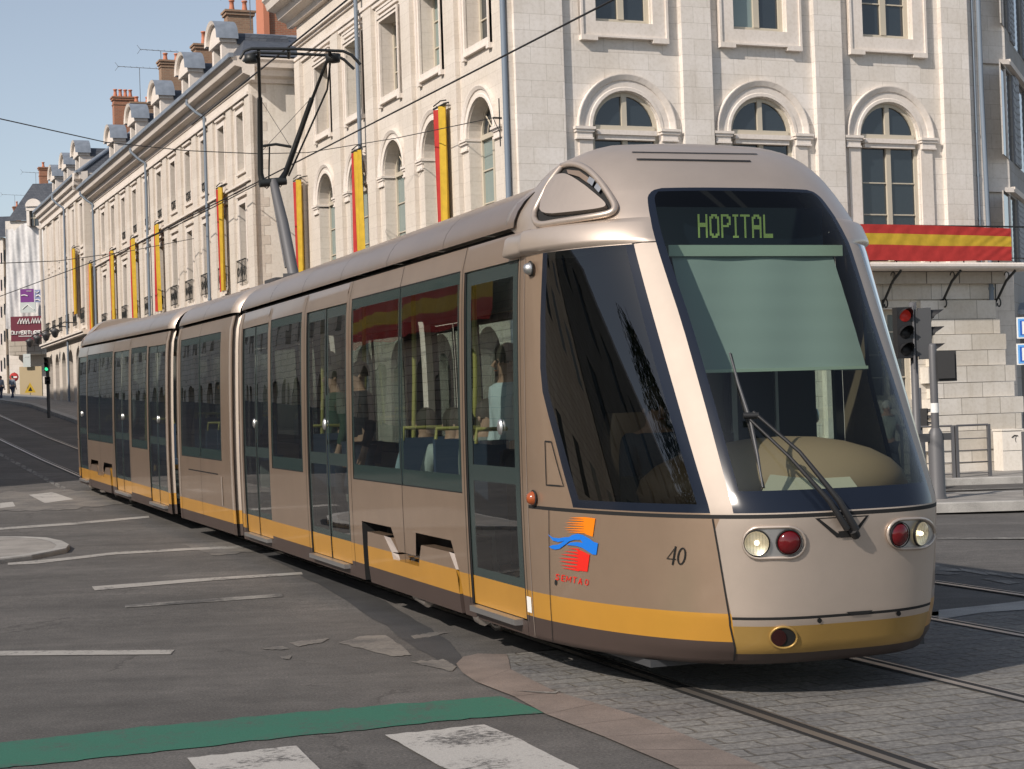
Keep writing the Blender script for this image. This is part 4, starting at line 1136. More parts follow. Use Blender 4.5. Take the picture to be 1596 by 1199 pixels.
mark('lane_line', [(-80, 1014), (0, 1015.5), (272, 1014), (266, 1021), (0, 1023), (-80, 1023)])
mark('lane_line', [(143, 915), (300, 903), (470, 892.5), (472, 896), (300, 908), (148, 921)])
mark('lane_line', [(195, 944), (300, 936), (440, 926), (441, 931), (300, 941), (195, 948)], M_MARK2)
mark('lane_line', [(12, 878), (60, 874), (120, 868), (180, 861), (300, 854.5), (400, 850), (400, 854), (300, 858), (180, 865), (120, 872), (60, 879), (12, 881.5)])
mark('lane_line', [(-40, 825.5), (0, 823), (120, 814.5), (232, 804.5), (233, 807.5), (120, 818), (0, 826.5), (-40, 829)])
mark('lane_line', [(1461, 838.5), (1530, 838), (1640, 837.5), (1640, 840.5), (1530, 841), (1461, 841.5)], M_MARK2)
for k in range(5):
    x = 1461+k*40
    mark('dashed_line', [(x+5-12, 881+k*5), (x+35, 888+k*5), (x+41, 893.5+k*4.6), (x-8+8, 886+k*4.9)], M_MARK2) if k else mark('dashed_line', [(1440, 880), (1460, 881), (1503, 890.5), (1480, 891.5), (1440, 886)], M_MARK2)
mark('dashed_line', [(1440, 888), (1462, 889), (1498, 896), (1475, 897), (1440, 894)], M_MARK2)
mark('dashed_line', [(1528, 902.5), (1548, 901.5), (1592, 909), (1572, 911.5)], M_MARK2)
mark('dashed_line', [(1578, 893.5), (1600, 892.5), (1640, 897), (1640, 901)], M_MARK2)
# repairs, pale concrete patches
mark('asphalt_patch', [(395, 858), (440, 880), (520, 925), (640, 1005), (705, 1042), (722, 1030), (700, 1000), (640, 962), (560, 915), (480, 880), (430, 858)], M_PATCHD, .004)
mark('asphalt_patch', [(150, 915-105), (290, 832), (300, 836), (215, 842), (110, 848), (115, 842), (200, 838)], M_PATCHD, .004) if False else None
mark('concrete_patch', [(528, 1003), (560, 993), (600, 991), (625, 1006), (641, 1022), (610, 1024), (575, 1015)], M_PATCHL, .005)
mark('concrete_patch', [(640, 992), (668, 987), (700, 987), (672, 993), (646, 997)], M_PATCHL, .005)
mark('concrete_patch', [(450, 1002), (480, 999), (515, 996), (500, 1003), (478, 1006), (465, 1009)], M_PATCHL, .005)
mark('concrete_patch', [(404, 1012), (440, 1008), (452, 1012), (425, 1014)], M_PATCHL, .005)
mark('concrete_patch', [(436, 1024), (455, 1023), (452, 1028), (440, 1028)], M_PATCHL, .005)
mark('concrete_patch', [(640, 1032), (690, 1028), (712, 1040), (705, 1047), (670, 1040)], M_PATCHL, .005)
mark('cobbled_strip', [(-60, 775), (0, 769), (90, 762), (120, 766), (175, 764), (235, 775), (250, 783), (190, 786), (120, 794), (60, 797), (0, 797), (-60, 800)], M_PATCHL, .005, 3)
mark('cobbled_strip', [(285, 849), (330, 846), (390, 846), (420, 852), (400, 860), (330, 866), (310, 858)], M_PATCHL, .0045, 2)
mark('crossing_stripe', [(0, 785), (20, 783), (24, 790), (0, 793)], M_ZEB, .009); mark('crossing_stripe', [(45, 772), (82, 768), (115, 779), (70, 785)], M_ZEB, .009)
for k in range(12):
    a = k/12; x = 0+105*a; y = 709+56*a
    mark('dashed_line', [(x, y-3), (x+6, y), (x+5, y+4+k*.25), (x-3, y+1)], M_MARK2, .006, 0)
def raised(name, pts, z, mt, kerb=None, world=True, kw=.28, label=None):
    P = [Vector((x, y, 0)) for x, y in pts]; c = sum(P, Vector())/len(P)
    m = MB([mt, kerb or mt]); n = len(P)
    def zz(p, l): return (p.x, p.y, gz(p.x, p.y)+l)
    inn_ = []
    for i in range(n):
        a, b, d = P[i-1], P[i], P[(i+1) % n]
        e1 = (b-a).normalized(); e2 = (d-b).normalized(); bis = (Vector((-e1.y, e1.x, 0))+Vector((-e2.y, e2.x, 0)))
        bis = bis.normalized()*kw
        if (bis.dot(c-b)) < 0: bis = -bis
        inn_.append(b+bis)
    for i in range(n):
        j = (i+1) % n
        m.poly([zz(P[i], -.02), zz(P[j], -.02), zz(P[j], z-.015), zz(P[i], z-.015)], kerb or mt)
        a, b = P[i]*.997+inn_[i]*.003, P[j]
        f = .06
        m.poly([zz(P[i], z-.015), zz(P[j], z-.015), zz(P[j].lerp(inn_[j], f), z), zz(P[i].lerp(inn_[i], f), z)], kerb or mt)
        m.poly([zz(P[i].lerp(inn_[i], f), z), zz(P[j].lerp(inn_[j], f), z), zz(inn_[j], z), zz(inn_[i], z)], kerb or mt)
    m.poly([zz(p, z-.002) for p in inn_], mt)
    return m.build(name, kind='structure')
isl = [G(x, y) for x, y in [(-160, 852), (-60, 846), (0, 843), (40, 843), (75, 845), (98, 850), (109, 856), (104, 862), (80, 867), (50, 873), (0, 879), (-60, 887), (-160, 900)]]
raised('traffic_island', [(p.x, p.y) for p in isl], .06, M_PAVE, M_GRANK, kw=.16)
raised('traffic_island', [(3.2, 24.35), (20, 24.75), (20, 27.1), (3.2, 26.9)], .12, M_PAVE, M_GRANK)
raised('pavement', [(-1.9, 30.2), (3, 31.2), (8, 32.6), (28, 32.2), (38, 44), (12, 48), (0, 42)], .13, M_PAVE, M_GRANK)
# pavement along the street frontage
m = MB([M_PAVE, M_GRANK]); ts = [28, 31, 37, 45, 55, 65, 75, 90, 110, 150]
def sp(t, o, l): p = st(t, o); return (p.x, p.y, gz(p.x, p.y)+l)
K0 = lambda t: 9.75 if t < 46 else 9.0
for a, b in zip(ts, ts[1:]):
    for o0, o1, z0, z1, mm in ((K0(a), K0(a), -.02, .12, M_GRANK), (K0(a), K0(a)+.25, .12, .13, M_GRANK), (K0(a)+.25, 12.0, .128, .13, M_PAVE)):
        m.poly([sp(a, o0, z0), sp(b, o0, z0), sp(b, o1, z1), sp(a, o1, z1)], mm)
m.build('pavement', kind='structure')
for k in range(3):   # crossing stripes beyond the right island
    y = 27.9+k*1.3
    m = MB([M_MARK2]); gsheet('x', [(4, y), (26, y+.1), (26, y+.6), (4, y+.5)], M_MARK2, .005, 0, px=False, mb=m); m.build('crossing_stripe', kind='structure')
# ================================================================== FACADES
def facade(m, x0, x1, z0, z1, ops, mt, depth=.28, rev=None, y=0.):
    rev = rev or mt
    B = [(o['x0'], o['x1'], o['z0'], o['z1']+((o['x1']-o['x0'])/2 if o.get('arch') else 0)) for o in ops]
    xs = sorted(set([x0, x1]+[v for b in B for v in b[:2]])); zs = sorted(set([z0, z1]+[v for b in B for v in b[2:]]))
    xs = [x for x in xs if x0-1e-6 <= x <= x1+1e-6]; zs = [z for z in zs if z0-1e-6 <= z <= z1+1e-6]
    for i in range(len(xs)-1):
        run = None
        for j in range(len(zs)-1):
            cx_, cz_ = (xs[i]+xs[i+1])/2, (zs[j]+zs[j+1])/2
            inside = any(b[0] < cx_ < b[1] and b[2] < cz_ < b[3] for b in B)
            if not inside and run is None: run = zs[j]
            if inside and run is not None:
                m.poly([(xs[i], y, run), (xs[i+1], y, run), (xs[i+1], y, zs[j]), (xs[i], y, zs[j])], mt); run = None
        if run is not None: m.poly([(xs[i], y, run), (xs[i+1], y, run), (xs[i+1], y, zs[-1]), (xs[i], y, zs[-1])], mt)
    for o in ops:
        a, b, c, d = o['x0'], o['x1'], o['z0'], o['z1']; D = y+depth
        m.poly([(a, y, c), (a, D, c), (a, D, d), (a, y, d)], rev); m.poly([(b, y, c), (b, D, c), (b, D, d), (b, y, d)], rev)
        m.poly([(a, y, c), (b, y, c), (b, D, c), (a, D, c)], rev)
        if o.get('arch'):
            r = (b-a)/2; cx_ = (a+b)/2; n = 14
            A = [(cx_-r*cos(pi*k/n), d+r*sin(pi*k/n)) for k in range(n+1)]
            for (p, q) in zip(A, A[1:]):
                m.poly([(p[0], y, p[1]), (q[0], y, q[1]), (q[0], D, q[1]), (p[0], D, p[1])], rev, True)
            L2_ = A[:n//2+1]; R2_ = A[n//2:]
            for (p, q) in zip(L2_, L2_[1:]): m.poly([(a, y, d+r), (p[0], y, p[1]), (q[0], y, q[1])], mt)
            for (p, q) in zip(R2_, R2_[1:]): m.poly([(b, y, d+r), (p[0], y, p[1]), (q[0], y, q[1])], mt)
        else: m.poly([(a, y, d), (b, y, d), (b, D, d), (a, D, d)], rev)
def win_geo(w, h, arch, bars, fw=.06, bw=.025, curt=0, fan=False, transom=None):
    """frame and pane builders in local window coordinates (x centred, z from the sill, y outward = -)"""
    f = MB([M_WFRAME]); g = MB([M_WGLASS, M_WGLASS2]); r = w/2
    f.box(-r, -r+fw, -.04, .04, 0, h, M_WFRAME); f.box(r-fw, r, -.04, .04, 0, h, M_WFRAME)
    f.box(-r+fw, r-fw, -.04, .04, 0, fw, M_WFRAME)
    if not arch: f.box(-r+fw, r-fw, -.04, .04, h-fw, h, M_WFRAME)
    f.box(-fw*.7, fw*.7, -.055, .045, fw, h-(0 if arch else fw), M_WFRAME)
    tr = transom
    if arch or tr is not None:
        z = h if tr is None else tr
        f.box(-r+fw, r-fw, -.07, .03, z-fw*.8, z+fw*.8, M_WFRAME)
    for z in bars: f.box(-r+fw, r-fw, -.03, .03, z-bw/2, z+bw/2, M_WFRAME)
    gm = M_WGLASS2 if curt else M_WGLASS
    if curt == 2:
        g.poly([(-r, 0, 0), (0, 0, 0), (0, 0, h), (-r, 0, h)], M_WGLASS2); g.poly([(0, 0, 0), (r, 0, 0), (r, 0, h), (0, 0, h)], M_WGLASS)
    else: g.poly([(-r, 0, 0), (r, 0, 0), (r, 0, h), (-r, 0, h)], gm)
    if arch:
        n = 16; O = [(-r*cos(pi*k/n), h+r*sin(pi*k/n)) for k in range(n+1)]; I_ = [(-(r-fw)*cos(pi*k/n), h+(r-fw)*sin(pi*k/n)) for k in range(n+1)]
        for k in range(n):
            f.poly([(O[k][0], -.04, O[k][1]), (O[k+1][0], -.04, O[k+1][1]), (I_[k+1][0], -.04, I_[k+1][1]), (I_[k][0], -.04, I_[k][1])], M_WFRAME)
            f.poly([(I_[k][0], -.04, I_[k][1]), (I_[k+1][0], -.04, I_[k+1][1]), (I_[k+1][0], .03, I_[k+1][1]), (I_[k][0], .03, I_[k][1])], M_WFRAME)
        g.poly([(x, 0, z) for x, z in O], M_WGLASS)
        f.box(-fw*.7, fw*.7, -.05, .04, h+fw*.8, h+r-fw*.5, M_WFRAME)
        if fan:
            for a in (45, 135): f.tube([(.0, -.02, h+.05), ((r-.03)*cos(radians(a)), -.02, h+(r-.03)*sin(radians(a)))], .018, 4, M_WFRAME)
            f.tube([(.36*cos(radians(a)), -.02, h+.36*sin(radians(a))) for a in range(0, 181, 30)], .014, 4, M_WFRAME)
    return g, f
PC = {}
def put(key, fn, parent, R, name):
    if key in PC: return copy_part(PC[key], parent, R)
    m = fn(); m.F = R; o = m.build(name, parent, R=R); PC[key] = o; return o
def put_window(key, geo, parent, R):
    if key in PC: return copy_part(PC[key], parent, R)
    g, f = geo(); g.F = R; f.F = R
    o = g.build('window', parent, R=R); f.build('window_frame', o, R=R); PC[key] = o; return o
def archivolt(r0, r1, hi=0.0, d=.09):
    m = MB([M_TRIM]); n = 20
    prof = [(r0, -.002), (r0, -.045), (r0+.06, -.045), (r0+.075, -.03), (r0+(r1-r0)*.6, -.035), (r0+(r1-r0)*.65, -.06), (r1-.02, -d), (r1, -d), (r1, -.002)]
    m.grid([[(-r*cos(pi*k/n), y, r*sin(pi*k/n)) for r, y in prof] for k in range(n+1)], M_TRIM, False)
    return m
def impost(w, h=.30, d=.12):
    m = MB([M_TRIM]); 
    m.box(-w/2, w/2, -d, .3, -.05, 0, M_TRIM); m.box(-w/2+.02, w/2-.02, -d+.025, .3, -.10, -.05, M_TRIM); m.box(-w/2+.05, w/2-.05, -d+.05, .3, -.2, -.10, M_TRIM); m.box(-w/2+.035, w/2-.035, -d+.035, .3, -.235, -.2, M_TRIM)
    return m
def surround(w, h, t=.18, d=.07, ear=.16, drop=.14):
    """moulded frame round a rectangular opening, with dropped ears below the sill"""
    m = MB([M_TRIM]); r = w/2
    for a, b in ((-r-t, -r), (r, r+t)):
        m.box(a, b, -d, .02, -drop, h+t, M_TRIM)
        m.box(*((a, a+.05) if a < 0 else (b-.05, b)), -d-.03, .02, -drop, h+t, M_TRIM)
    m.box(-r, r, -d, .02, h, h+t, M_TRIM); m.box(-r-t+.05, r+t-.05, -d-.03, -.0, h+t-.05, h+t, M_TRIM)
    m.box(-r, r, -d, .02, -drop, 0, M_TRIM)
    for a, b in ((-r-t, -r+.02), (r-.02, r+t)): m.box(a, b, -d-.035, -.001, -drop-.10, -drop, M_TRIM)
    m.box(-r+.02, r-.02, -d-.035, -.001, -drop-.035, -drop, M_TRIM)
    return m
def cornice_prof(s=1.): return [(0, 0), (-.10*s, 0), (-.13*s, .10*s), (-.30*s, .16*s), (-.34*s, .30*s), (-.52*s, .34*s), (-.56*s, .46*s), (-.62*s, .52*s), (-.62*s, .56*s), (0, .62*s)]
FLt = Matrix(((-US.x, NS.x, 0, .22), (-US.y, NS.y, 0, 32.4), (0, 0, 1, 0), (0, 0, 0, 1)))     # street face: x towards viewer, y into the building
FFr = Matrix(((NS.x, US.x, 0, .22), (NS.y, US.y, 0, 32.4), (0, 0, 1, 0), (0, 0, 0, 1)))       # quay face: x to the right
corner = thing('corner_building', 'tall pale limestone corner building with arched first-floor windows directly behind the tram', 'building', R=FFr.copy())
HT = 13.2
LC = [1.74+2.68*k for k in range(5)]; FCs = [2.27+2.955*k for k in range(3)]
LE = 14.75; FE = 10.50
# --- street (left) face
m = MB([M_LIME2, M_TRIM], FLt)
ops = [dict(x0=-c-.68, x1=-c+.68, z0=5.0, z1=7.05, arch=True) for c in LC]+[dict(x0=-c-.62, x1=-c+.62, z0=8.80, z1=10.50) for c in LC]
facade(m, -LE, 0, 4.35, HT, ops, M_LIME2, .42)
facade(m, -LE, 0, -.3, 4.35, [dict(x0=-c-.7, x1=-c+.7, z0=.13, z1=2.6, arch=True) for c in LC], M_RUST, .4)
m.build('street_wall', corner)
for i, c in enumerate(LC):
    put('archL', lambda: archivolt(.70, .93), corner, FLt @ T((-c, 0, 7.05)), 'window_arch')
    put_window(('awL'), lambda: win_geo(1.36, 2.05, True, (.75, 1.4), fan=True, curt=1), corner, FLt @ T((-c, .30, 5.0)))
    put_window(('rwL', i % 2), lambda: win_geo(1.24, 1.70, False, (.57, 1.13), curt=i % 2), corner, FLt @ T((-c, .32, 8.80)))
    put('surL', lambda: surround(1.24, 1.70, .12, .05, drop=.13), corner, FLt @ T((-c, 0, 8.80)), 'window_surround')
    put('lintelL', lambda: (lambda q: (q.box(-.74, .74, -.07, .01, 1.98, 2.03, M_TRIM), q.box(-.70, .70, -.05, .01, 1.90, 1.98, M_TRIM), q)[-1])(MB([M_TRIM])), corner, FLt @ T((-c, 0, 8.80)), 'window_hood')
for k in range(6):
    x = -(LC[0]-1.34+2.68*k)
    w_ = .60
    if k == 0: x = -.20; w_ = .40
    if k == 5: x = -14.5; w_ = .5
    put(('pilL', w_), lambda: (lambda q: (q.box(-w_/2, w_/2, -.10, .01, 4.5, 10.95, M_LIME2), q)[-1])(MB([M_LIME2])), corner, FLt @ T((x, 0, 0)), 'pilaster')
    if 0 < k < 5 or k == 0: pass
for i, c in enumerate(LC):
    for sgn in (-1, 1): put('impL', lambda: impost(.46, d=.10), corner, FLt @ T((-c+sgn*.89, .02, 7.05)), 'impost')
m = MB([M_TRIM], FLt)
m.box(-LE-.02, .10, -.06, .02, 10.90, 11.0, M_TRIM); m.box(-LE-.02, .10, -.10, .02, 11.0, 11.08, M_TRIM); m.box(-LE-.02, .10, -.05, .02, 11.35, 11.42, M_TRIM); m.box(-LE-.02, .10, -.12, .02, 11.42, 11.50, M_TRIM)
m.extr([(y*1.3, 11.95+z*1.3) for y, z in cornice_prof()], -LE-.4, .6, 'x', M_TRIM); m.build('cornice', corner)
# --- quay (front) face
m = MB([M_LIME, M_RUST, M_TRIM], FFr)
ops = [dict(x0=c-.70, x1=c+.70, z0=4.35, z1=6.93, arch=True) for c in FCs]+[dict(x0=c-.60, x1=c+.60, z0=8.93, z1=10.7) for c in FCs]
facade(m, .0, FE, 4.22, HT, ops, M_LIME, .30)
facade(m, .0, FE, -.3, 4.22, [dict(x0=1.3, x1=3.2, z0=.9, z1=3.45), dict(x0=4.2, x1=6.1, z0=.9, z1=3.45), dict(x0=7.45, x1=8.62, z0=1.62, z1=3.45)], M_RUST, .35)
m.build('quay_wall', corner)
for i, c in enumerate(FCs):
    put('archF', lambda: archivolt(.715, 1.03, d=.10), corner, FFr @ T((c, 0, 6.93)), 'window_arch')
    put_window('awF', lambda: win_geo(1.40, 2.58, True, (.55, 1.16, 1.70) if False else (.42, 1.02, 1.66), fw=.075, transom=None), corner, FFr @ T((c, .11, 4.35)))
    put_window(('rwF', i), lambda: win_geo(1.20, 1.77, False, (.72, 1.4) if i == 2 else (.95,), fw=.09, curt=2 if i == 1 else 0), corner, FFr @ T((c, .12, 8.93)))
    put('surF', lambda: surround(1.20, 1.77, .32, .09, drop=.27), corner, FFr @ T((c, 0, 8.93)), 'window_surround')
    put('transF', lambda: (lambda q: (q.box(-.62, .62, -.16, .05, -.13, -.04, M_TRIM), q.box(-.60, .60, -.12, .05, -.22, -.13, M_TRIM), q)[-1])(MB([M_TRIM])), corner, FFr @ T((c, .10, 6.93)), 'transom')
    for sgn in (-1, 1):
        put('impF', lambda: impost(.42, d=.13), corner, FFr @ T((c+sgn*.90, .0, 6.93)), 'impost')
        put('pierF', lambda: (lambda q: (q.box(-.14, .14, -.045, .01, 4.4, 6.69, M_TRIM), q)[-1])(MB([M_TRIM])), corner, FFr @ T((c+sgn*.86, .0, 0)), 'window_pier')
for k, (a, b) in enumerate(((.0, .98), (3.46, 4.10), (6.42, 7.05), (9.45, 10.10))):
    q = MB([M_LIME], FFr); q.box(a, b, -.13 if k else -.10, .01, 4.25, 11.2, M_LIME); q.build('pilaster', corner)
m = MB([M_TRIM], FFr); m.box(-.1, FE, -.10, .02, 11.2, 11.35, M_TRIM); m.extr([(y*1.3, 11.95+z*1.3) for y, z in cornice_prof()], -.6, FE, 'x', M_TRIM); m.build('cornice', corner)
# side and back, roof
m = MB([M_RENDER, M_SLATE], FFr)
m.poly([(0, LE, -.3), (11, LE, -.3), (11, LE, HT), (0, LE, HT)], M_RENDER); m.poly([(FE, 0, -.3), (FE, LE, -.3), (FE, LE, HT), (FE, 0, HT)], M_RENDER)
m.poly([(-.75, -.75, 12.75), (FE, -.75, 12.75), (FE-1.5, 2.2, 15.0), (2.2, 2.2, 15.0)], M_SLATE); m.poly([(-.75, -.75, 12.75), (2.2, 2.2, 15.0), (2.2, LE, 15.0), (-.75, LE, 12.75)], M_SLATE); m.poly([(2.2, 2.2, 15), (FE-1.5, 2.2, 15), (FE-1.5, LE, 15), (2.2, LE, 15)], M_SLATE)
m.poly([(FE, -.75, 12.75), (FE, LE, 12.75), (FE-1.5, LE, 15), (FE-1.5, 2.2, 15)], M_SLATE); m.poly([(-.75, LE, 12.75), (2.2, LE, 15), (FE-1.5, LE, 15), (FE, LE, 12.75)], M_RENDER)
m.build('roof', corner)
# battered rusticated pier at the right
m = MB([M_RUST], FFr)
z = .02; k = 0
edges = [(.02, .30, 11.15), (.30, .56, 11.05), (.56, .95, 11.02), (.95, 1.28, 10.92), (1.28, 1.62, 10.98), (1.62, 1.93, 10.82), (1.93, 2.27, 10.86), (2.27, 2.59, 10.68), (2.59, 2.92, 10.72), (2.92, 3.23, 10.62), (3.23, 3.62, 10.55)]
for i, (a, b, xr) in enumerate(edges):
    f = (3.62-a)/3.6; pr = .08+.42*f*(1 if i % 2 == 0 else .86)
    xl = 8.72+.14*(i % 2) if i < 10 else 8.7
    sh = (i*.37) % .95; m.box(xl+sh, xr+sh, -pr, .01, a, b-.012, M_COURSE, X=T((-sh, 0, 0)))
m.box(6.2, 8.6, -.10, .01, .0, .9, M_COURSE); m.box(6.4, 7.3, -.16, .01, .9, 3.6, M_COURSE); m.box(6.2, 10.6, -.05, .01, 3.64, 3.95, M_COURSE)
m.build('battered_pier', corner)
put_window('gf', lambda: win_geo(1.17, 1.83, False, (.46, .92, 1.38), fw=.10), corner, FFr @ T((8.035, .25, 1.62)))
# balcony with brackets
m = MB([M_TRIM, M_DARKST], FFr)
m.extr([(-.78, 4.22), (-.80, 4.25), (-.80, 4.30), (-.78, 4.325), (0, 4.325), (0, 4.20), (-.74, 4.20)], 5.2, 11.25, 'x', M_TRIM); m.box(5.4, 10.75, -.22, .0, 3.95, 4.19, M_DARKST); m.build('balcony', corner)
for x in (6.55, 7.86, 9.28, 10.62):
    def br():
        q = MB([M_IRON]); q.tube([(0, -.70, -.03), (0, -.40, -.22), (0, -.12, -.55)], .028, 6, M_IRON); q.tube([(0, -.03, -.04), (0, -.03, -.72)], .022, 6, M_IRON)
        q.tube([(0, -.12-.0*1, -.55)]+[(0, -.13+.11*cos(a)*(1-a/9), -.66+.13*sin(a)*(1-a/9)) for a in [k*.5 for k in range(14)]], .016, 5, M_IRON)
        q.tube([(0, -.42+.07*cos(a), -.10+.07*sin(a)) for a in [k*.6 for k in range(8)]], .012, 5, M_IRON); return q
    put('bracket', br, corner, FFr @ T((x, 0, 4.20)), 'balcony_bracket')
m = MB([M_IRON], FFr)
for x in (7.75, 8.55, 9.35, 10.2, 11.05): m.tube([(x, -.72, 4.32), (x, -.72, 5.05)], .014, 5, M_IRON)
m.tube([(5.6, -.72, 5.06), (11.1, -.72, 5.06)], .018, 5, M_IRON); m.tube([(5.6, -.72, 4.42), (11.1, -.72, 4.42)], .012, 5, M_IRON); m.build('balcony_railing', corner)
# flag banner on the balcony
m = MB([M_RED, M_YEL]); nx, nz_ = 90, 16; P = []
_I = FFr.inverted(); _c = _I @ Vector((0, 0, H))
def onbal(px, py): d = _I.to_3x3() @ ray(px, py); k = (-.79-_c.y)/d.y; return _c+d*k
fx0, fx1, fz0, fz1 = 6.6, onbal(1577, 380).x, onbal(1577, 407).z, onbal(1577, 353).z
for j in range(nz_+1):
    v = j/nz_; row = []
    for i in range(nx+1):
        u = i/nx; x = fx0+(fx1-fx0)*u
        fold = .006*sin(30*u+5*v)+.004*sin(61*u-9*v+1)+.018*max(0, u-.6)*sin(80*(u-.30*v))
        zt = fz1+.02*sin(3.1*u+.6)-.03*u; zb = fz0+.012*sin(9*u)
        row.append((x, -.765-fold*(1-abs(v-.6)*.5)-.01, zb+(zt-zb)*v))
    P.append(row)
m.F = FFr; m.grid(P, None, True, False, lambda i, j: M_YEL if 7 <= i < 12 else M_RED)
tag(m.build('flag_banner', R=FFr @ T((9, -.8, 4.75))), 'wide red, yellow and red cloth banner hung along the balcony of the corner building', 'banner')
# downpipes
def pipe(parent, Fm, pts, r=.05, name='downpipe'):
    m = MB([M_PIPE], Fm); m.tube(pts, r, 10, M_PIPE)
    for i in range(1, 4):
        z = pts[-1][2]+(pts[-2][2]-pts[-1][2])*i/4 if len(pts) > 1 else 0
        m.lathe([(r*1.25, -.03), (r*1.35, 0), (r*1.25, .03)], (pts[-1][0], pts[-1][1], z), 10, M_PIPE)
    m.build(name, parent)
pipe(corner, FLt, [(-.02, -.17, 12.0), (-.02, -.17, 9.0), (-.02, -.17, 3.0), (-.02, -.17, .3)], .055)
pipe(corner, FLt, [(-9.0, -.17, 12.0), (-9.0, -.17, 9), (-9.0, -.17, 3.0), (-9.0, -.17, .3)], .05)
pipe(corner, FFr, [(10.44, -.06, 12.0), (10.44, -.06, 8), (10.50, -.06, 4.6), (10.50, -.06, 3.6)], .05)
pipe(corner, FFr, [(10.30, -.03, 12.0), (10.30, -.03, 8), (10.30, -.03, 4.4)], .025)
m = MB([M_IRON], FLt); m.tube([(-.47, -.12, 6.6), (-.47, -.12, 7.5)], .012, 5, M_IRON); m.tube([(-.47, -.25, 7.13), (-.47, 0, 7.13)], .02, 5, M_IRON); m.tube([(-.47, -.25, 7.13), (-.47, -.12, 6.85)], .008, 4, M_IRON); m.build('wire_anchor', corner)
# --- vertical flags
def vflag(Fm, t, z0, z1, label, w=.64, key=None, tone=(M_RED, M_YEL), twist=1.):
    r = thing('hanging_flag', label, 'flag', R=Fm @ T((-t, -.22, z1)), group='red and yellow flags hung on the street facades')
    h = z1-z0; P = []; R = Fm @ T((-t, -.22, z1)); ph = t*1.7
    for j in range(25):
        v = j/24; row = []
        for i in range(13):
            u = i/12; x = -w/2+w*u
            row.append((x, .028*sin(9*u+ph+1.2*v)*twist-.16*(1-u)**2*twist*0-.03*sin(14*u+ph)-(.03 if u < .2 else 0)*(.2-u)/.2, -h*v-.01*sin(8*u)))
        P.append(row)
    m = MB([tone[1], tone[0]], R); m.grid(P, None, True, False, lambda i, j: tone[0] if j < 3 else tone[1]); m.build('cloth', r)
    m = MB([M_IRON], R); m.tube([(-w/2-.05, 0, .03), (w/2+.05, 0, .03)], .022, 6, M_IRON); m.tube([(-w/2-.05, 0, .09), (0, .02, .14), (w/2+.05, 0, .09)], .014, 6, M_IRON)
    for x in (-w/3, w/3): m.tube([(x, 0, .05), (x, .22, .10)], .016, 6, M_IRON)
    m.build('flag_bracket', r)
vflag(FLt, 3.42, 5.0, 7.83, 'red and yellow hanging flag between the first and second arches from the street corner')
vflag(FLt, 9.12, 5.0, 7.80, 'red and yellow hanging flag under the downpipe on the corner building')
vflag(FLt, 14.35, 4.9, 7.82, 'red and yellow hanging flag at the far end of the corner building')
# ================================================================== SECOND BUILDING (long street facade)
O2 = 11.3; tC = 32.4*US.y+.22*US.x
def fr_at(o, t0=0.): 
    p = NS*o+US*(tC+t0); return Matrix(((-US.x, NS.x, 0, p.x), (-US.y, NS.y, 0, p.y), (0, 0, 1, 0), (0, 0, 0, 1)))
F2 = fr_at(O2)
b2 = thing('terrace_building', 'long white limestone terrace with slate roof, dormers and balconies left of the corner building', 'building', R=F2 @ T((-28, 0, 0)))
W2 = [16.5+2.277*k for k in range(11)]; A2, B2 = 15.25, 41.6
m = MB([M_LIME2], F2)
ops = [dict(x0=-c-.38, x1=-c+.38, z0=8.40, z1=9.90) for c in W2]+[dict(x0=-c-.38, x1=-c+.38, z0=5.30, z1=7.46) for c in W2]
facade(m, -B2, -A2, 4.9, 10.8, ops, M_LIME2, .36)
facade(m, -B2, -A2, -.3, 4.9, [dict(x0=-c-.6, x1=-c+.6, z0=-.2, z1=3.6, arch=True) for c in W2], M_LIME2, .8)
m.build('street_wall', b2)
m = MB([M_RENDER, M_LIME2], F2); m.poly([(-A2, 0, -.3), (-A2, 9, -.3), (-A2, 9, 11.2), (-A2, 0, 11.2)], M_RENDER)
for k in range(28): m.box(-A2-.01, -A2+.006, 0.0, .24+.16*(k % 2), 4.0+k*.25, 4.245+k*.25, M_LIME2)
m.extr([(-A2-y*.75, 10.5+z*1.05) for y, z in cornice_prof()], 0, 9, 'y', M_TRIM)
m.build('gable_wall', b2)
def railing(w, h=.62, n=7):
    q = MB([M_IRON]); q.tube([(-w/2, -.10, h), (w/2, -.10, h)], .018, 5, M_IRON); q.tube([(-w/2, -.10, .05), (w/2, -.10, .05)], .012, 4, M_IRON)
    for k in range(n): x = -w/2+w*k/(n-1); q.tube([(x, -.10, .02), (x, -.10, h)], .009, 4, M_IRON)
    for k in range(3): q.tube([(-w/2+w*(k+.5)/3+.09*cos(a), -.10, h*.5+.14*sin(a)) for a in [2*pi*j/8 for j in range(9)]], .008, 4, M_IRON)
    for x in (-w/2, w/2): q.tube([(x, -.10, h-.02), (x, .05, h-.02)], .010, 4, M_IRON)
    return q
def panel2(h):
    q = MB([M_TRIM]); q.box(-.50, -.38, -.035, .01, -.1, h+.12, M_TRIM); q.box(.38, .50, -.035, .01, -.1, h+.12, M_TRIM); q.box(-.38, .38, -.035, .01, h, h+.12, M_TRIM)
    q.box(-.56, .56, -.07, .01, h+.20, h+.26, M_TRIM); q.box(-.5, .5, -.06, .01, -.14, -.1, M_TRIM); return q
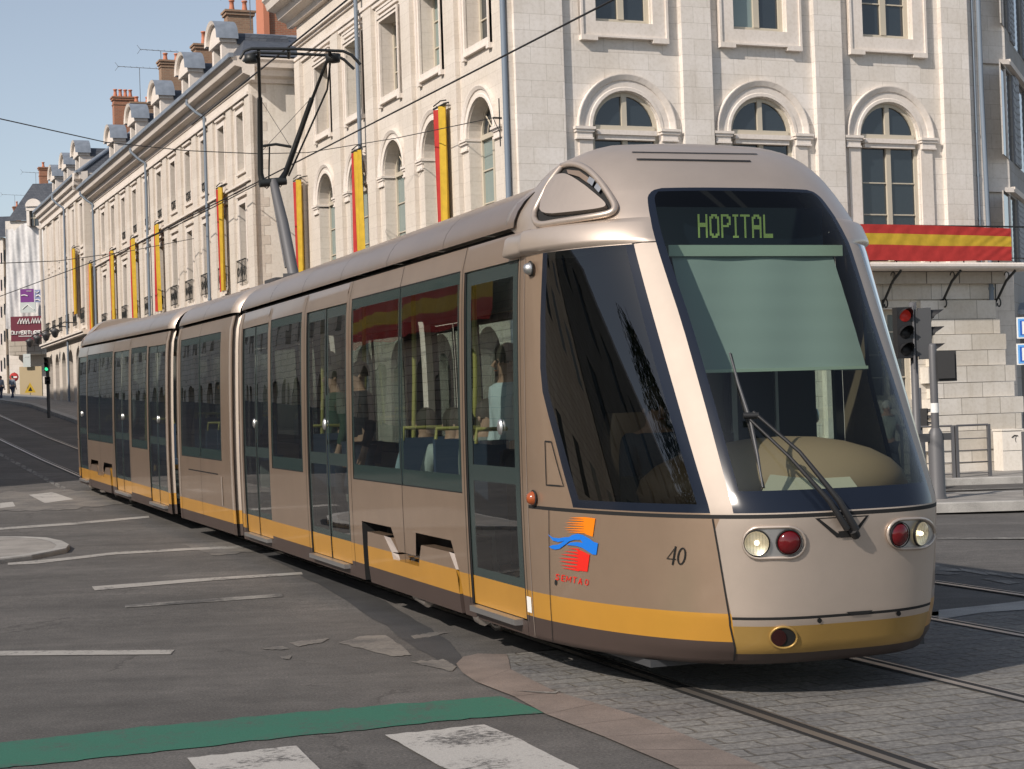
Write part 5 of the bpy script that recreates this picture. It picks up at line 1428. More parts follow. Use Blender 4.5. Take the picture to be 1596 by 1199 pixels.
for i, c in enumerate(W2):
    put_window(('w2u'), lambda: win_geo(.76, 1.5, False, (.5, 1.0), fw=.05), b2, F2 @ T((-c, .26, 8.40)))
    put_window(('w2l'), lambda: win_geo(.76, 2.16, False, (.55, 1.1, 1.65), fw=.05), b2, F2 @ T((-c, .26, 5.30)))
    put('pan2u', lambda: panel2(1.5), b2, F2 @ T((-c, 0, 8.40)), 'window_surround'); put('pan2l', lambda: panel2(2.16), b2, F2 @ T((-c, 0, 5.30)), 'window_surround')
    put('rail2', lambda: railing(.98), b2, F2 @ T((-c, 0, 5.33)), 'balcony_railing')
    if 2 <= i <= 8: put('rail2u', lambda: railing(.7, .22, 4), b2, F2 @ T((-c, .08, 8.42)), 'window_guard')
for k in range(12):
    x = -(W2[0]-1.1385+2.277*k)
    if k == 0: x = -A2-.22
    put('pil2', lambda: (lambda q: (q.box(-.30, .30, -.07, .01, 4.95, 10.2, M_LIME2), q)[-1])(MB([M_LIME2])), b2, F2 @ T((x, 0, 0)), 'pilaster')
m = MB([M_TRIM, M_ZINC], F2)
m.box(-B2, -A2, -.05, .02, 7.86, 7.94, M_TRIM); m.box(-B2, -A2, -.13, .02, 7.94, 7.99, M_TRIM)
m.box(-B2, -A2, -.06, .02, 5.02, 5.12, M_TRIM); m.box(-B2, -A2, -.12, .02, 10.2, 10.28, M_TRIM); m.box(-B2, -A2, -.07, .02, 10.28, 10.5, M_TRIM)
m.extr([(y, 10.5+z*1.05) for y, z in cornice_prof()], -B2, -A2+.45, 'x', M_TRIM); m.box(-B2, -A2+.5, -.68, -.56, 11.06, 11.17, M_ZINC); m.build('cornice', b2)
m = MB([M_SLATE, M_ZINC], F2)
m.poly([(-B2, -.3, 11.16), (-A2+.35, -.3, 11.16), (-A2-4.6, 1.0, 12.75), (-B2, 1.0, 12.75)], M_SLATE); m.poly([(-B2, 1.0, 12.75), (-A2-4.6, 1.0, 12.75), (-A2-4.6, 9.0, 12.8), (-B2, 9.0, 12.8)], M_SLATE)
m.poly([(-A2+.35, -.3, 11.16), (-A2+.35, 9, 11.16), (-A2-4.6, 9, 12.8), (-A2-4.6, 1.0, 12.75)], M_SLATE); m.tube([(-A2-4.6, 1.0, 12.78), (-A2-4.6, 9, 12.83)], .06, 6, M_ZINC)
m.build('roof', b2)
def dormer():
    q = MB([M_TRIM, M_ZINC, M_SLATE, M_WGLASS, M_WFRAME]); w = .62; r = w
    # stone front with round pediment, zinc barrel roof running back into the slope
    for a, b in ((-.62, -.40), (.40, .62)): q.box(a, b, -.05, .35, 0, 1.15, M_TRIM)
    q.box(-.70, .70, -.12, .35, 1.15, 1.28, M_TRIM)
    n = 12; O = [(-.68*cos(pi*k/n), 1.28+.48*sin(pi*k/n)) for k in range(n+1)]
    q.poly([(x, -.10, z) for x, z in O], M_TRIM)
    Oo = [(-.78*cos(pi*k/n), 1.24+.62*sin(pi*k/n)) for k in range(n+1)]
    q.grid([[(x, y, z) for x, z in Oo] for y in (-.24, .40)], M_ZINC); q.grid([[(x*.86, y, .93+(z-1.24)*.70+.18) for x, z in Oo] for y in (.38, 1.0, 1.9)], M_SLATE); q.poly([(x, .40, z) for x, z in Oo], M_ZINC); q.grid([[(x, -.24, z) for x, z in Oo], [(x, -.20, z) for x, z in O]], M_TRIM); q.grid([[(x, -.20, z) for x, z in O], [(x, -.10, z) for x, z in O]], M_TRIM)
    q.box(-.60, -.58, .3, 1.6, 0, 1.28, M_SLATE); q.box(.58, .60, .3, 1.6, 0, 1.28, M_SLATE)
    for s_ in (-1, 1): q.box(*sorted((s_*.58, s_*.63)), .33, .9, 0, 1.25, M_TRIM)
    q.poly([(-.40, .12, 0), (.40, .12, 0), (.40, .12, 1.15), (-.40, .12, 1.15)], M_WGLASS); q.box(-.03, .03, .05, .14, 0, 1.15, M_WFRAME); q.box(-.4, .4, .06, .13, .55, .59, M_WFRAME)
    return q
for c in (19.35, 23.7, 28.3, 32.8, 37.3): put('dorm', dormer, b2, F2 @ T((-c, .12, 11.15)), 'dormer')
def gooseneck(parent, Fm, t, zt=11.05):
    pipe(parent, Fm, [(-t-.25, -.55, zt), (-t-.25, -.58, zt-.18), (-t-.1, -.35, zt-.45), (-t, -.14, zt-.6), (-t, -.13, zt-1.0), (-t, -.13, .3)], .045)
gooseneck(b2, F2, 20.35); gooseneck(b2, F2, 29.6); gooseneck(b2, F2, 41.0)
vflag(F2, 18.3, 5.25, 8.12, 'red and yellow hanging flag nearest the gable of the white terrace')
vflag(F2, 27.5, 5.3, 8.12, 'red and yellow hanging flag just left of the middle downpipe of the white terrace', twist=1.3)
vflag(F2, 32.0, 5.3, 8.12, 'red and yellow hanging flag third from the gable of the white terrace')
vflag(F2, 36.4, 5.3, 8.12, 'red and yellow hanging flag fourth from the gable of the white terrace')
vflag(F2, 41.5, 5.3, 8.10, 'crumpled orange hanging flag at the far end of the white terrace beside the end pavilion', tone=(M_ORG, M_YEL))
# ================================================================== THIRD BUILDING (pavilion with arcade)
F3 = fr_at(11.02); A3, B3 = 41.8, 54.9
b3 = thing('pavilion_building', 'pale stone end pavilion with tall shadowed arcade and hipped slate roof down the street', 'building', R=F3 @ T((-48, 0, 0)))
W3 = [42.9+2.12*k for k in range(6)]
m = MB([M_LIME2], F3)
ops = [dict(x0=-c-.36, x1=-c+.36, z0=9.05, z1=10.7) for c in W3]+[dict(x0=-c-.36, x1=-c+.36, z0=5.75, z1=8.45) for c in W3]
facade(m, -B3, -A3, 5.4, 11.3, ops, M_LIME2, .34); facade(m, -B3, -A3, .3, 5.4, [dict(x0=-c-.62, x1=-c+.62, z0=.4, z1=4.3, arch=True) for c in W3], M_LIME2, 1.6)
m.poly([(-A3, 0, 0), (-A3, 3, 0), (-A3, 3, 11.5), (-A3, 0, 11.5)], M_LIME2); m.poly([(-B3, 0, 0), (-B3, 9, 0), (-B3, 9, 11.5), (-B3, 0, 11.5)], M_LIME2)
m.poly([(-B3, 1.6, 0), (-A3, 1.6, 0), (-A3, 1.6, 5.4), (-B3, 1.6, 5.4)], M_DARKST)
m.build('street_wall', b3)
for c in W3:
    put_window('w3u', lambda: win_geo(.72, 1.65, False, (.55, 1.1), fw=.05), b3, F3 @ T((-c, .26, 9.05))); put_window('w3l', lambda: win_geo(.72, 2.7, False, (.65, 1.3, 2.0), fw=.05), b3, F3 @ T((-c, .26, 5.75)))
    put('pan3u', lambda: panel2(1.65), b3, F3 @ T((-c, 0, 9.05)), 'window_surround'); put('pan3l', lambda: panel2(2.7), b3, F3 @ T((-c, 0, 5.75)), 'window_surround'); put('rail2', None, b3, F3 @ T((-c, 0, 5.8)), 'balcony_railing')
for k in range(7): put('pil3', lambda: (lambda q: (q.box(-.22, .22, -.08, .01, 5.5, 11.0, M_LIME2), q)[-1])(MB([M_LIME2])), b3, F3 @ T((-(A3+.25+2.15*k*1.05 if k else A3+.22), 0, 0)), 'pilaster')
m = MB([M_TRIM, M_ZINC], F3); m.box(-B3, -A3+.02, -.25, .02, 5.32, 5.42, M_TRIM); m.box(-B3, -A3+.02, -.32, .02, 5.42, 5.5, M_TRIM); m.box(-B3, -A3+.05, -.12, .02, 10.95, 11.1, M_TRIM)
m.extr([(y*.6, 11.1+z*1.1) for y, z in cornice_prof()], -B3-.02, -A3+.75, 'x', M_TRIM); m.box(-B3-.02, -A3+.8, -.46, -.36, 11.7, 11.8, M_ZINC); m.extr([(-A3-y, 11.1+z*1.1) for y, z in cornice_prof()], -.5, 3., 'y', M_TRIM) ; m.build('cornice', b3)
m = MB([M_SLATE, M_ZINC], F3); x0, x1 = -B3, -A3+.3
m.poly([(x0, -.3, 11.75), (x1, -.3, 11.75), (x1-2.2, 2.6, 14.0), (x0+2.2, 2.6, 14.0)], M_SLATE); m.poly([(x1, -.3, 11.75), (x1, 8, 11.75), (x1-2.2, 5.2, 14), (x1-2.2, 2.6, 14)], M_SLATE); m.poly([(x0, -.3, 11.75), (x0, 8, 11.75), (x0+2.2, 5.2, 14), (x0+2.2, 2.6, 14)], M_SLATE); m.poly([(x0+2.2, 2.6, 14), (x1-2.2, 2.6, 14), (x1-2.2, 5.2, 14), (x0+2.2, 5.2, 14)], M_SLATE)
m.tube([(x1, -.3, 11.8), (x1-2.2, 2.6, 14.05)], .09, 6, M_ZINC); m.build('roof', b3)
for c in (45.0, 48.5, 52.2): put('dorm', None, b3, F3 @ T((-c, .25, 11.75)), 'dormer')
gooseneck(b3, F3, 47.0, 11.6)
for i, c in enumerate((44.4, 47.2, 50.0, 52.8)):
    r = thing('wall_lantern', '%s green lantern on an iron arm along the ledge of the arcaded pavilion' % ('nearest', 'second', 'third', 'farthest')[i], 'lantern', R=F3 @ T((-c, -.1, 5.6)), group='lanterns along the pavilion ledge')
    q = MB([M_IRON, M_DKGREY], F3 @ T((-c, -.1, 5.6))); q.tube([(0, .1, .3), (0, -.5, .35), (0, -.9, .15)], .025, 5, M_IRON); q.lathe([(.02, .12), (.22, 0), (.16, -.08), (.10, -.25), (.02, -.3)], (0, -.9, 0), 8, M_DKGREY); q.build('lantern_arm', r)
vflag(F3, 44.0, 6.25, 8.95, 'orange and yellow hanging flag on the arcaded pavilion, farthest down the street', tone=(M_ORG, M_YEL))
# ================================================================== chimneys, behind the ridge
def hit(px, py, o):
    d = ray(px, py); k = o/(d.x*NS.x+d.y*NS.y); return Vector((0, 0, H))+d*k
def chimney(px0, px1, pyt, pyb, o, label, mt=M_BRICK2, pots=3, ph=.45, depth=.55, extra=None):
    a = hit(px0, pyt, o); b = hit(px1, pyt, o); zb = hit((px0+px1)/2, pyb, o).z
    c = (a+b)/2; w = (b-a).dot(-US); w = abs(w); zt = a.z*.5+b.z*.5
    # box whose wide side faces across the street
    wc = abs(px1-px0)/F*c.y/.95*.92
    r = thing('chimney_stack', label, 'chimney', R=Matrix.Translation((c.x, c.y, zb)) @ Matrix.Rotation(TH, 4, 'Z')); R = WORLD[r.name]; h = zt-zb
    q = MB([mt, M_TRIM], R); q.box(-wc/2, wc/2, -depth/2, depth/2, -1.2, h, mt); q.box(-wc/2-.06, wc/2+.06, -depth/2-.06, depth/2+.06, h-.16, h-.06, mt); q.box(-wc/2-.03, wc/2+.03, -depth/2-.03, depth/2+.03, h*.80, h*.80+.07, mt); q.box(-wc/2-.10, wc/2+.10, -depth/2-.1, depth/2+.1, h-.05, h+.03, mt)
    q.build('stack', r)
    for k in range(pots):
        x = -wc/2+wc*(k+.5)/pots; p = MB([M_TERRA], R); p.lathe([(.10, 0), (.11, .05), (.085, ph*.5), (.08, ph-.06), (.11, ph-.05), (.11, ph), (.08, ph)], (x, 0, h+.03), 12, M_TERRA); p.build('chimney_pot', r)
    return r
chimney(351, 393, 20, 55, 15.5, 'weathered brick chimney with two uneven pots behind the nearest dormer', M_BRICK2, 2, .42)
chimney(302, 334, 72, 110, 15.5, 'squat brick chimney with a single tall pot between the first two dormers', M_BRICK2, 1, .55)
chimney(249, 285, 97, 150, 15.5, 'tall grey-brown brick chimney with two pots by the television aerials', M_BRICK2, 2, .35)
chimney(204, 240, 162, 200, 15.5, 'low brick chimney with two small pots behind the fourth dormer', M_BRICK2, 2, .3)
chimney(176, 208, 153, 215, 16.5, 'slender red brick chimney with four pots and one whitewashed side', M_BRICK, 4, .42)
chimney(61, 74, 262, 330, 17.5, 'leaning red brick chimney above the far pavilion roof', M_BRICK, 1, .4)
chimney(21, 32, 323, 345, 20, 'small brick chimney over the scaffolded house', M_BRICK, 1, .5)
# big brick block behind the corner building
c = hit(430, 60, 17.5)
r = thing('brick_chimney_block', 'large red brick chimney block with buttress rising beside the corner building', 'chimney', R=Matrix.Translation((c.x, c.y, 11)) @ Matrix.Rotation(TH, 4, 'Z')); R = WORLD[r.name]
q = MB([M_BRICK], R); q.box(-.52, .9, -.5, .5, 0, 9, M_BRICK); q.box(-.62, -.40, -.62, .5, 0, 8.9, M_TERRA); q.build('stack', r)
def antenna(px, py, pyb, o, label, n=3, ln=.9):
    a = hit(px, py, o); b = hit(px, pyb, o)
    r = thing('tv_antenna', label, 'antenna', R=Matrix.Translation(b), group='television aerials on the roofs'); q = MB([M_GREYPOLE], WORLD[r.name]); h = a.z-b.z
    q.tube([(0, 0, -.5), (0, 0, h)], .015, 5, M_GREYPOLE); q.tube([(-ln, .0, h+.10), (ln*.9, 0, h-.08)], .014, 5, M_GREYPOLE)
    for k in range(7): x = -ln+ln*1.8*k/6; q.tube([(x, -.18, h+.09-.02*k), (x, .18, h+.09-.02*k)], .007, 4, M_GREYPOLE)
    for sg in (-1, 1): q.tube([(-ln, 0, h+.1), (-ln-.15, 0, h+.1+.2*sg)], .008, 4, M_GREYPOLE)
    q.build('mast', r)
antenna(251, 79, 98, 15.5, 'television aerial standing on the tall grey-brown chimney'); antenna(219, 104, 165, 15.5, 'tall television aerial between the two brick chimneys', ln=1.0); antenna(390, -6, 25, 15.5, 'aerial mast beside the nearest brick chimney'); antenna(57, 268, 320, 17.5, 'aerial beside the leaning red chimney', ln=1.); antenna(24, 303, 345, 20, 'aerial above the scaffolded house at the far left', ln=1.2)
# ================================================================== far end of the street
def far_pt(px, py, Y): d = ray(px, py); k = Y/d.y; return Vector((0, 0, H))+d*k
def fbox(m, x0, y0, x1, y1, Y, mt, dep=.3, off=0.):
    a = far_pt(x0, y0, Y); b = far_pt(x1, y1, Y); m.box(a.x, b.x, Y-off, Y+dep, min(a.z, b.z), max(a.z, b.z), mt)
M_SHEET = fabric('grey scaffold sheeting', (.68, .67, .66)); M_BOARD1 = mat('purple hoarding', (.16, .025, .20), .6); M_BOARD2 = mat('maroon hoarding', (.13, .012, .03), .6)
M_BOARD3 = mat('pale hoarding', (.50, .54, .52), .6); M_TXT = mat('white hoarding lettering', (.7, .68, .66), .6); M_TAN = mat('tan hoarding', (.45, .36, .22), .8)
YS = 108.
sb = thing('scaffolded_building', 'house wrapped in grey scaffold sheeting at the end of the street', 'building', loc=(far_pt(60, 620, YS).x, YS, 3.4))
m = MB([M_RENDER, M_LIME, M_SLATE]); fbox(m, 8, 345, 120, 640, YS+1.2, M_LIME, 8); 
a = far_pt(12, 345, YS+1.2); b = far_pt(120, 345, YS+1.2)
m.poly([(a.x, YS+1., a.z), (b.x, YS+1., a.z), (b.x, YS+3.5, a.z+2.6), (a.x+1, YS+3.5, a.z+2.6)], M_SLATE); m.build('wall', sb)
m = MB([M_SHEET]); nx = 40; P = []
for j in range(13):
    row = []
    for i in range(nx+1):
        x = 9+61*i/nx; y = 350+8*sin(x*.12)+(6 if 20 < x < 45 else 0)+(505-350)*j/12; p = far_pt(x, y, YS)
        p.y += .05*sin(i*.42+j*.35)+.03*sin(i*1.1-j*.7)+.05*(j % 3 == 0); row.append(p)
    P.append(row)
m.grid(P, M_SHEET); m.build('scaffold_sheet', sb)
m = MB([M_TRIM, M_WGLASS, M_WFRAME, M_ZINC]); Yd = YS-.5
fbox(m, 40, 322, 65, 328, Yd, M_TRIM, 1.); fbox(m, 41, 328, 46, 352, Yd, M_TRIM, 1.); fbox(m, 60, 328, 64, 352, Yd, M_TRIM, 1.); fbox(m, 46, 328, 60, 352, Yd+.3, M_WGLASS, .1); fbox(m, 52.4, 328, 53.6, 352, Yd+.2, M_WFRAME, .1); fbox(m, 46, 339, 60, 340.5, Yd+.2, M_WFRAME, .1)
c = far_pt(52.3, 322, Yd); rr = .50
m.extr([(c.x+rr*cos(pi*k/10), c.z+rr*.95*sin(pi*k/10)) for k in range(11)], Yd-.1, Yd+1.2, 'y', M_TRIM); m.build('dormer', sb)
def board(name, x0, y0, x1, y1, mt, label, items, Y=YS-1.0):
    a = far_pt((x0+x1)/2, (y0+y1)/2, Y); r = thing(name, label, 'sign', loc=a)
    m = MB([mt], T(a)); p = far_pt(x0, y0, Y)-a; q = far_pt(x1, y1, Y)-a; m.box(p.x, q.x, -.03, .03, q.z, p.z, mt); m.build('board', r)
    m = MB([M_TXT], T(a))
    for pl, w_ in items:
        P = [far_pt(x, y, Y-.05)-a for x, y in pl]; m.tube(P, w_, 4, M_TXT)
    m.build('lettering', r)
def letters(txt, x0, y0, w, h, sk=0):
    G_ = {'O': [[(0, 0), (1, 0), (1, 1), (0, 1), (0, 0)]], 'U': [[(0, 0), (0, 1), (1, 1), (1, 0)]], 'V': [[(0, 0), (.5, 1), (1, 0)]], 'E': [[(1, 0), (0, 0), (0, 1), (1, 1)], [(0, .5), (.8, .5)]], 'R': [[(0, 1), (0, 0), (1, 0), (1, .5), (0, .5), (1, 1)]], 'T': [[(0, 0), (1, 0)], [(.5, 0), (.5, 1)]]}
    out_ = []; adv = w/len(txt)
    for i, ch in enumerate(txt):
        for pl in G_.get(ch, []): out_.append([(x0+adv*i+adv*.72*u, y0+h*v-.02*(x0+adv*i)) for u, v in pl])
    return out_
board('hoarding_sign', 16.5, 494, 67, 531, M_BOARD2, 'large maroon sign with white letters fixed to the scaffolding', [(p, .045) for p in letters('OUVERTURE', 17.5, 517, 47, 5)]+[([(28+k*4.3, 505), (31+k*4.3, 497), (33+k*4.3, 505)], .05) for k in range(4)]+[([(49+k*4.2, 504), (51+k*4.2, 496), (53+k*4.2, 504)], .045) for k in range(4)]+[([(29, 524.5), (62, 524)], .03)])
board('hoarding_sign', 31.5, 451, 53, 471, M_BOARD1, 'small purple sign on the grey scaffold sheet', [([(33, 461), (38, 460), (43, 461.5)], .04), ([(41, 454), (49, 454)], .02)])
board('hoarding_sign', 54, 452, 68, 471, mat('blue patterned hoarding', (.22, .26, .42), .6), 'blue and white patterned sign beside the purple one', [([(55, 455), (58, 457), (61, 454)], .04), ([(56, 462), (60, 460), (64, 463)], .05), ([(55, 468), (59, 467), (63, 469)], .04)])
board('hoarding_sign', 31.5, 472, 56, 487, M_BOARD3, 'pale green sign with a triangle under the purple sign', [([(35, 482), (43, 475), (53, 483)], .03)])
board('site_panel', 36, 552, 48, 572, M_BOARD3, 'white notice panel above the building site entrance', [([(38, 556), (45, 556)], .02)])
m = MB([M_TAN, M_DARKST]); fbox(m, 30, 572, 66, 618, YS-.8, M_TAN, .2); fbox(m, 14, 531, 70, 552, YS-.2, M_DARKST, 1.2); m.build('site_hoarding', sb)
p = far_pt(47, 607, YS-2.5); r = thing('roadworks_sign', 'yellow triangular roadworks sign standing before the tan hoarding', 'road sign', loc=p)
q = MB([M_YEL, M_INK], T(p)); q.poly([(-.34, 0, -.2), (.34, 0, -.2), (0, 0, .42)], M_YEL); q.poly([(-.12, -.01, -.1), (.14, -.01, -.1), (.02, -.01, .15)], M_INK); q.build('panel', r); q = MB([M_GREYPOLE], T(p)); q.tube([(0, .03, -.9), (0, .03, 0)], .02, 5, M_GREYPOLE); q.build('post', r)
p = far_pt(22, 588, YS-3); r = thing('no_entry_sign', 'round red and white road sign beside the walkers at the far left', 'road sign', loc=p)
q = MB([M_RED, M_WHITE], T(p)); X = Matrix.Rotation(pi/2, 4, 'X'); q.lathe([(.001, .02), (.26, .02), (.27, 0)], n=20, m=M_RED, X=X); q.box(-.18, .18, -.03, -.021, -.05, .05, M_WHITE); q.build('panel', r); q = MB([M_GREYPOLE], T(p)); q.tube([(0, .05, -1.6), (0, .05, .3)], .025, 5, M_GREYPOLE); q.build('post', r)
fb = thing('far_terrace', 'narrow slice of pale terrace with dark windows at the left edge of the view', 'building', loc=(far_pt(5, 600, 96).x, 96, 3))
m = MB([M_LIME]); fbox(m, -60, 372, 12, 640, 109.5, M_LIME, 4); m.build('wall', fb)
for r_ in range(5):
    for c_ in range(3):
        m = MB([M_WGLASS]); x = 1+c_*5-(0); y = 395+r_*42-x*.9; fbox(m, x, y, x+2.4, y+17, 109.5, M_WGLASS, .05, .02); m.build('window', fb)
m = MB([M_SLATE]); a = far_pt(-60, 372, 109.4); b = far_pt(12, 372, 109.4); m.poly([(a.x, 109.3, a.z), (b.x, 109.3, a.z), (b.x, 112, a.z+1.6), (a.x, 112, a.z+1.6)], M_SLATE); m.build('roof', fb)
# ================================================================== right-hand building
P0 = FFr @ Vector((FE+.02, .30, 0)); P1_ = FFr @ Vector((FE+.86, .30, 0)); aR_ = radians(22.8); dR = Vector((sin(aR_), cos(aR_), 0)); nRi = Vector((-cos(aR_), sin(aR_), 0))
FRr = Matrix(((dR.x, nRi.x, 0, P1_.x), (dR.y, nRi.y, 0, P1_.y), (0, 0, 1, 0), (0, 0, 0, 1)))
rb = thing('shuttered_building', 'grey stone building with blue-grey shutters at the right edge', 'building', R=FRr.copy())
m = MB([M_LIME, M_GREYST]); m.poly([P0, P1_, P1_+UP*14, P0+UP*14], M_LIME); m.F = Matrix.Identity(4)
m.build('front_strip', rb)
def hitR(px, py): 
    d = ray(px, py); nn = Vector((nRi.x, nRi.y)); k = P1_.xy.dot(nn)/(d.x*nn.x+d.y*nn.y); P = Vector((0, 0, H))+d*k; return FRr.inverted() @ P
WR = []
for (x0, y0, x1, y1) in ((1562, 100, 1577, 238), (1588, 130, 1600, 262), (1566, 298, 1585, 400), (1591, 330, 1604, 420), (1559, -60, 1568, 33), (1578, -30, 1590, 70)):
    a = hitR(x0, (y0+y1)/2); b = hitR(x1, (y0+y1)/2); zt = hitR(x0, y0).z; zb = hitR(x0, y1).z; WR.append((a.x, b.x, zb, zt))
m = MB([M_GREYST, M_DARKST], FRr)
facade(m, 0, 12, 4.3, 14, [dict(x0=a, x1=b, z0=c_, z1=d_) for a, b, c_, d_ in WR if b < 11.5 and c_ > 4.4], M_GREYST, .03)
facade(m, 0, 12, -.3, 4.3, [dict(x0=.75, x1=3.2, z0=-.2, z1=3.3)], M_GREYST, .6); m.poly([(0.7, .6, 0), (3.3, .6, 0), (3.3, .6, 3.3), (.7, .6, 3.3)], M_WGLASS)
m.build('side_wall', rb)
m = MB([M_LIME, M_GREYST, M_TRIM]); Fq = FFr
m.F = Fq
for z in (5.9, 8.60): m.box(FE+.10, FE+.90, .22, .31, z, z+.10, M_TRIM)
m.build('string_course', rb)
m = MB([M_TRIM], FRr)
for z in (5.9, 8.60): m.box(.02, 12, -.10, .02, z, z+.12, M_TRIM)
m.extr([(.55, 3.3), (.55, 3.45), (1.0, 3.62), (2.2, 3.62), (3.3, 3.4), (3.3, 3.3)], -.35, 0, 'y', M_ZINC); m.build('string_course', rb)
M_SHUT = mat('blue grey shutter paint', (.24, .25, .27), .6)
for a, b, c_, d_ in WR:
    if b > 11.5 or c_ < 4.4: continue
    q = MB([M_WGLASS, M_WFRAME], FRr @ T((a, 0, c_))); w_ = b-a; h_ = d_-c_; q.poly([(0, .028, 0), (w_, .028, 0), (w_, .028, h_), (0, .028, h_)], M_WGLASS); q.build('window', rb)
    for x in (-w_*.48, w_*1.02):
        if a+x < .05: continue
        s_ = MB([M_SHUT], FRr @ T((a, 0, c_)))
        s_.box(x, x+w_*.46, -.035, -.002, 0, h_, M_SHUT)
        for k in range(12): s_.box(x+.04, x+w_*.46-.04, -.045, -.035, h_*(k+.2)/12, h_*(k+.7)/12, M_SHUT)
        s_.build('shutter', rb)
m = MB([M_LIME], FRr); m.box(.55, .80, -.22, 0, 3.05, 3.35, M_TRIM); m.build('door_corbel', rb)
# ================================================================== street furniture on the right
def FO(px, Y, z=0.): return Vector(((px-CX)/F*Y, Y, z))
def head(parent, p, rz, n=3, w=.26, h=.72, lit=None, mt=M_BLACK, name='signal_head'):
    R = Matrix.Translation(p) @ Matrix.Rotation(rz, 4, 'Z'); q = MB([mt, M_LAMPR], R)
    q.box(-w/2, w/2, -.09, .10, 0, h, mt); q.box(-w/2+.02, w/2-.02, .10, .14, .04, h-.04, mt)
    o = q.build(name, parent)
    for k in range(n):
        z = h*(n-k-.5)/n; r_ = h/n*.36
        v = MB([M_BLACK, M_LAMPR], R)
        v.grid([[(r_*1.1*cos(a), -.09, z+r_*1.1*sin(a)) for a in [-.3+3.75*j/10 for j in range(11)]], [(r_*1.1*cos(a), -.09-.20*max(.2, sin(a*.84+.25)), z+r_*1.1*sin(a)) for a in [-.3+3.75*j/10 for j in range(11)]]], M_BLACK)
        v.build('visor', o)
        mm = M_BLACK
        if lit == k: mm = mat('lit signal lens', (.22, .01, .01), .4, emit=(.8, .06, .04) if n == 3 and k == 0 else (.05, 1, .4), es=.10 if k == 0 else 1.0)
        v = MB([mm], R); v.lathe([(.001, .02), (r_, .01), (r_, 0)], (0, -.09, z), 14, mm, Matrix.Rotation(pi/2, 4, 'X')); v.build('lens', o)
    return o
p = FO(1455, 25.5, .12); r = thing('traffic_light', 'short grey signal post with a black backward-facing head beside the tram nose', 'traffic light', loc=p)
q = MB([M_GREYPOLE], T(p)); q.lathe([(.14, 0), (.14, .05), (.115, .12), (.115, .95), (.09, 1.03), (.062, 1.08)], n=16, m=M_GREYPOLE); q.lathe([(.058, 1.0), (.058, 2.26), (.045, 2.30), (.001, 2.31)], n=14, m=M_GREYPOLE); q.build('post', r)
q = MB([M_WHITE], T(p)); q.lathe([(.060, 1.30), (.060, 1.44)], n=14, m=M_WHITE); q.build('sticker', r)
head(r, p+Vector((.20, .02, 1.75)), radians(165), 2, .28, .44)
q = MB([M_DKGREY], T(p)); q.box(-.26, -.1, -.06, .06, .88, 1.0, M_DKGREY); q.box(.1, .22, -.05, .05, .90, 1.0, M_DKGREY); q.build('push_button_box', r)
p = FO(1426, 26.3, .12); r = thing('traffic_light', 'tall black signal post with side visors and a lit red lamp at the tram nose', 'traffic light', loc=p)
q = MB([M_GREYPOLE], T(p)); q.lathe([(.12, 0), (.12, .9), (.06, 1.0), (.055, 2.95), (.001, 2.96)], n=14, m=M_GREYPOLE); q.build('post', r)
head(r, p+Vector((.17, -.02, 2.10)), radians(80), 3, .26, .76, mt=M_DKGREY); head(r, p+Vector((-.16, -.05, 2.12)), radians(8), 3, .25, .76, lit=0)
q = MB([M_GREYPOLE], T(p)); q.box(-.30, .0, .05, .08, 1.85, 2.9, M_GREYPOLE) if False else q.tube([(-.02, -.12, 1.95), (-.02, -.12, 2.9)], .02, 6, M_GREYPOLE); q.build('bracket', r)
p = FO(1431, 33.5, .13); r = thing('traffic_light', 'small pedestrian signal with three visors low against the stone wall', 'traffic light', loc=p)
q = MB([M_GREYPOLE], T(p)); q.lathe([(.05, 0), (.05, 1.7), (.001, 1.71)], n=12, m=M_GREYPOLE); q.build('post', r); head(r, p+Vector((.05, -.05, .95)), radians(70), 3, .16, .36)
def barrier(x0, x1, Y, z0, label, Y1=None):
    a = FO(x0, Y, z0); b = FO(x1, Y1 or Y, z0); r = thing('pedestrian_barrier', label, 'barrier', loc=a, group='grey pedestrian barriers'); d = b-a
    R = Matrix.Translation(a) @ Matrix.Rotation(atan2(d.y, d.x), 4, 'Z'); Ln = d.length
    for x in (0.02, Ln-.02): q = MB([M_GREYPOLE], R); q.box(x-.028, x+.028, -.028, .028, 0, .98, M_GREYPOLE); q.build('post', r)
    for k, z in enumerate((.97, .72, .50, .28, .07)): q = MB([M_GREYPOLE], R); q.tube([(.03, 0, z), (Ln-.03, 0, z)], .022 if k == 0 else .010, 6, M_GREYPOLE); q.build('rail', r)
barrier(1400, 1483, 32.9, .13, 'grey metal barrier partly hidden behind the signal post', 32.9); barrier(1486, 1539, 32.9, .13, 'grey metal barrier in the open between signal post and cabinet', 33.1); barrier(1590, 1680, 25.6, .12, 'grey metal barrier cut by the right edge of the view')
a = FO(1556, 35.2, .13); r = thing('utility_cabinet', 'cream electrical cabinet with a black tag standing against the stone pier', 'cabinet', loc=a)
q = MB([M_RENDER, M_INK, M_GAP], T(a) @ Matrix.Rotation(TH*.5, 4, 'Z')); q.box(0, .42, -.08, .32, 0, .80, M_RENDER); q.box(-.02, .44, -.10, .34, .80, .83, M_RENDER); q.box(0.0, .42, -.084, -.08, .395, .402, M_GAP); q.build('casing', r)
q = MB([M_INK], T(a) @ Matrix.Rotation(TH*.5, 4, 'Z')); q.tube([(.20, -.085, .66), (.26, -.085, .70), (.33, -.085, .69)], .012, 4, M_INK); q.tube([(.30, -.085, .70), (.27, -.085, .62), (.29, -.085, .56)], .006, 4, M_INK); q.build('graffiti', r)
M_SBLUE = mat('blue sign face', (.015, .09, .42), .4)
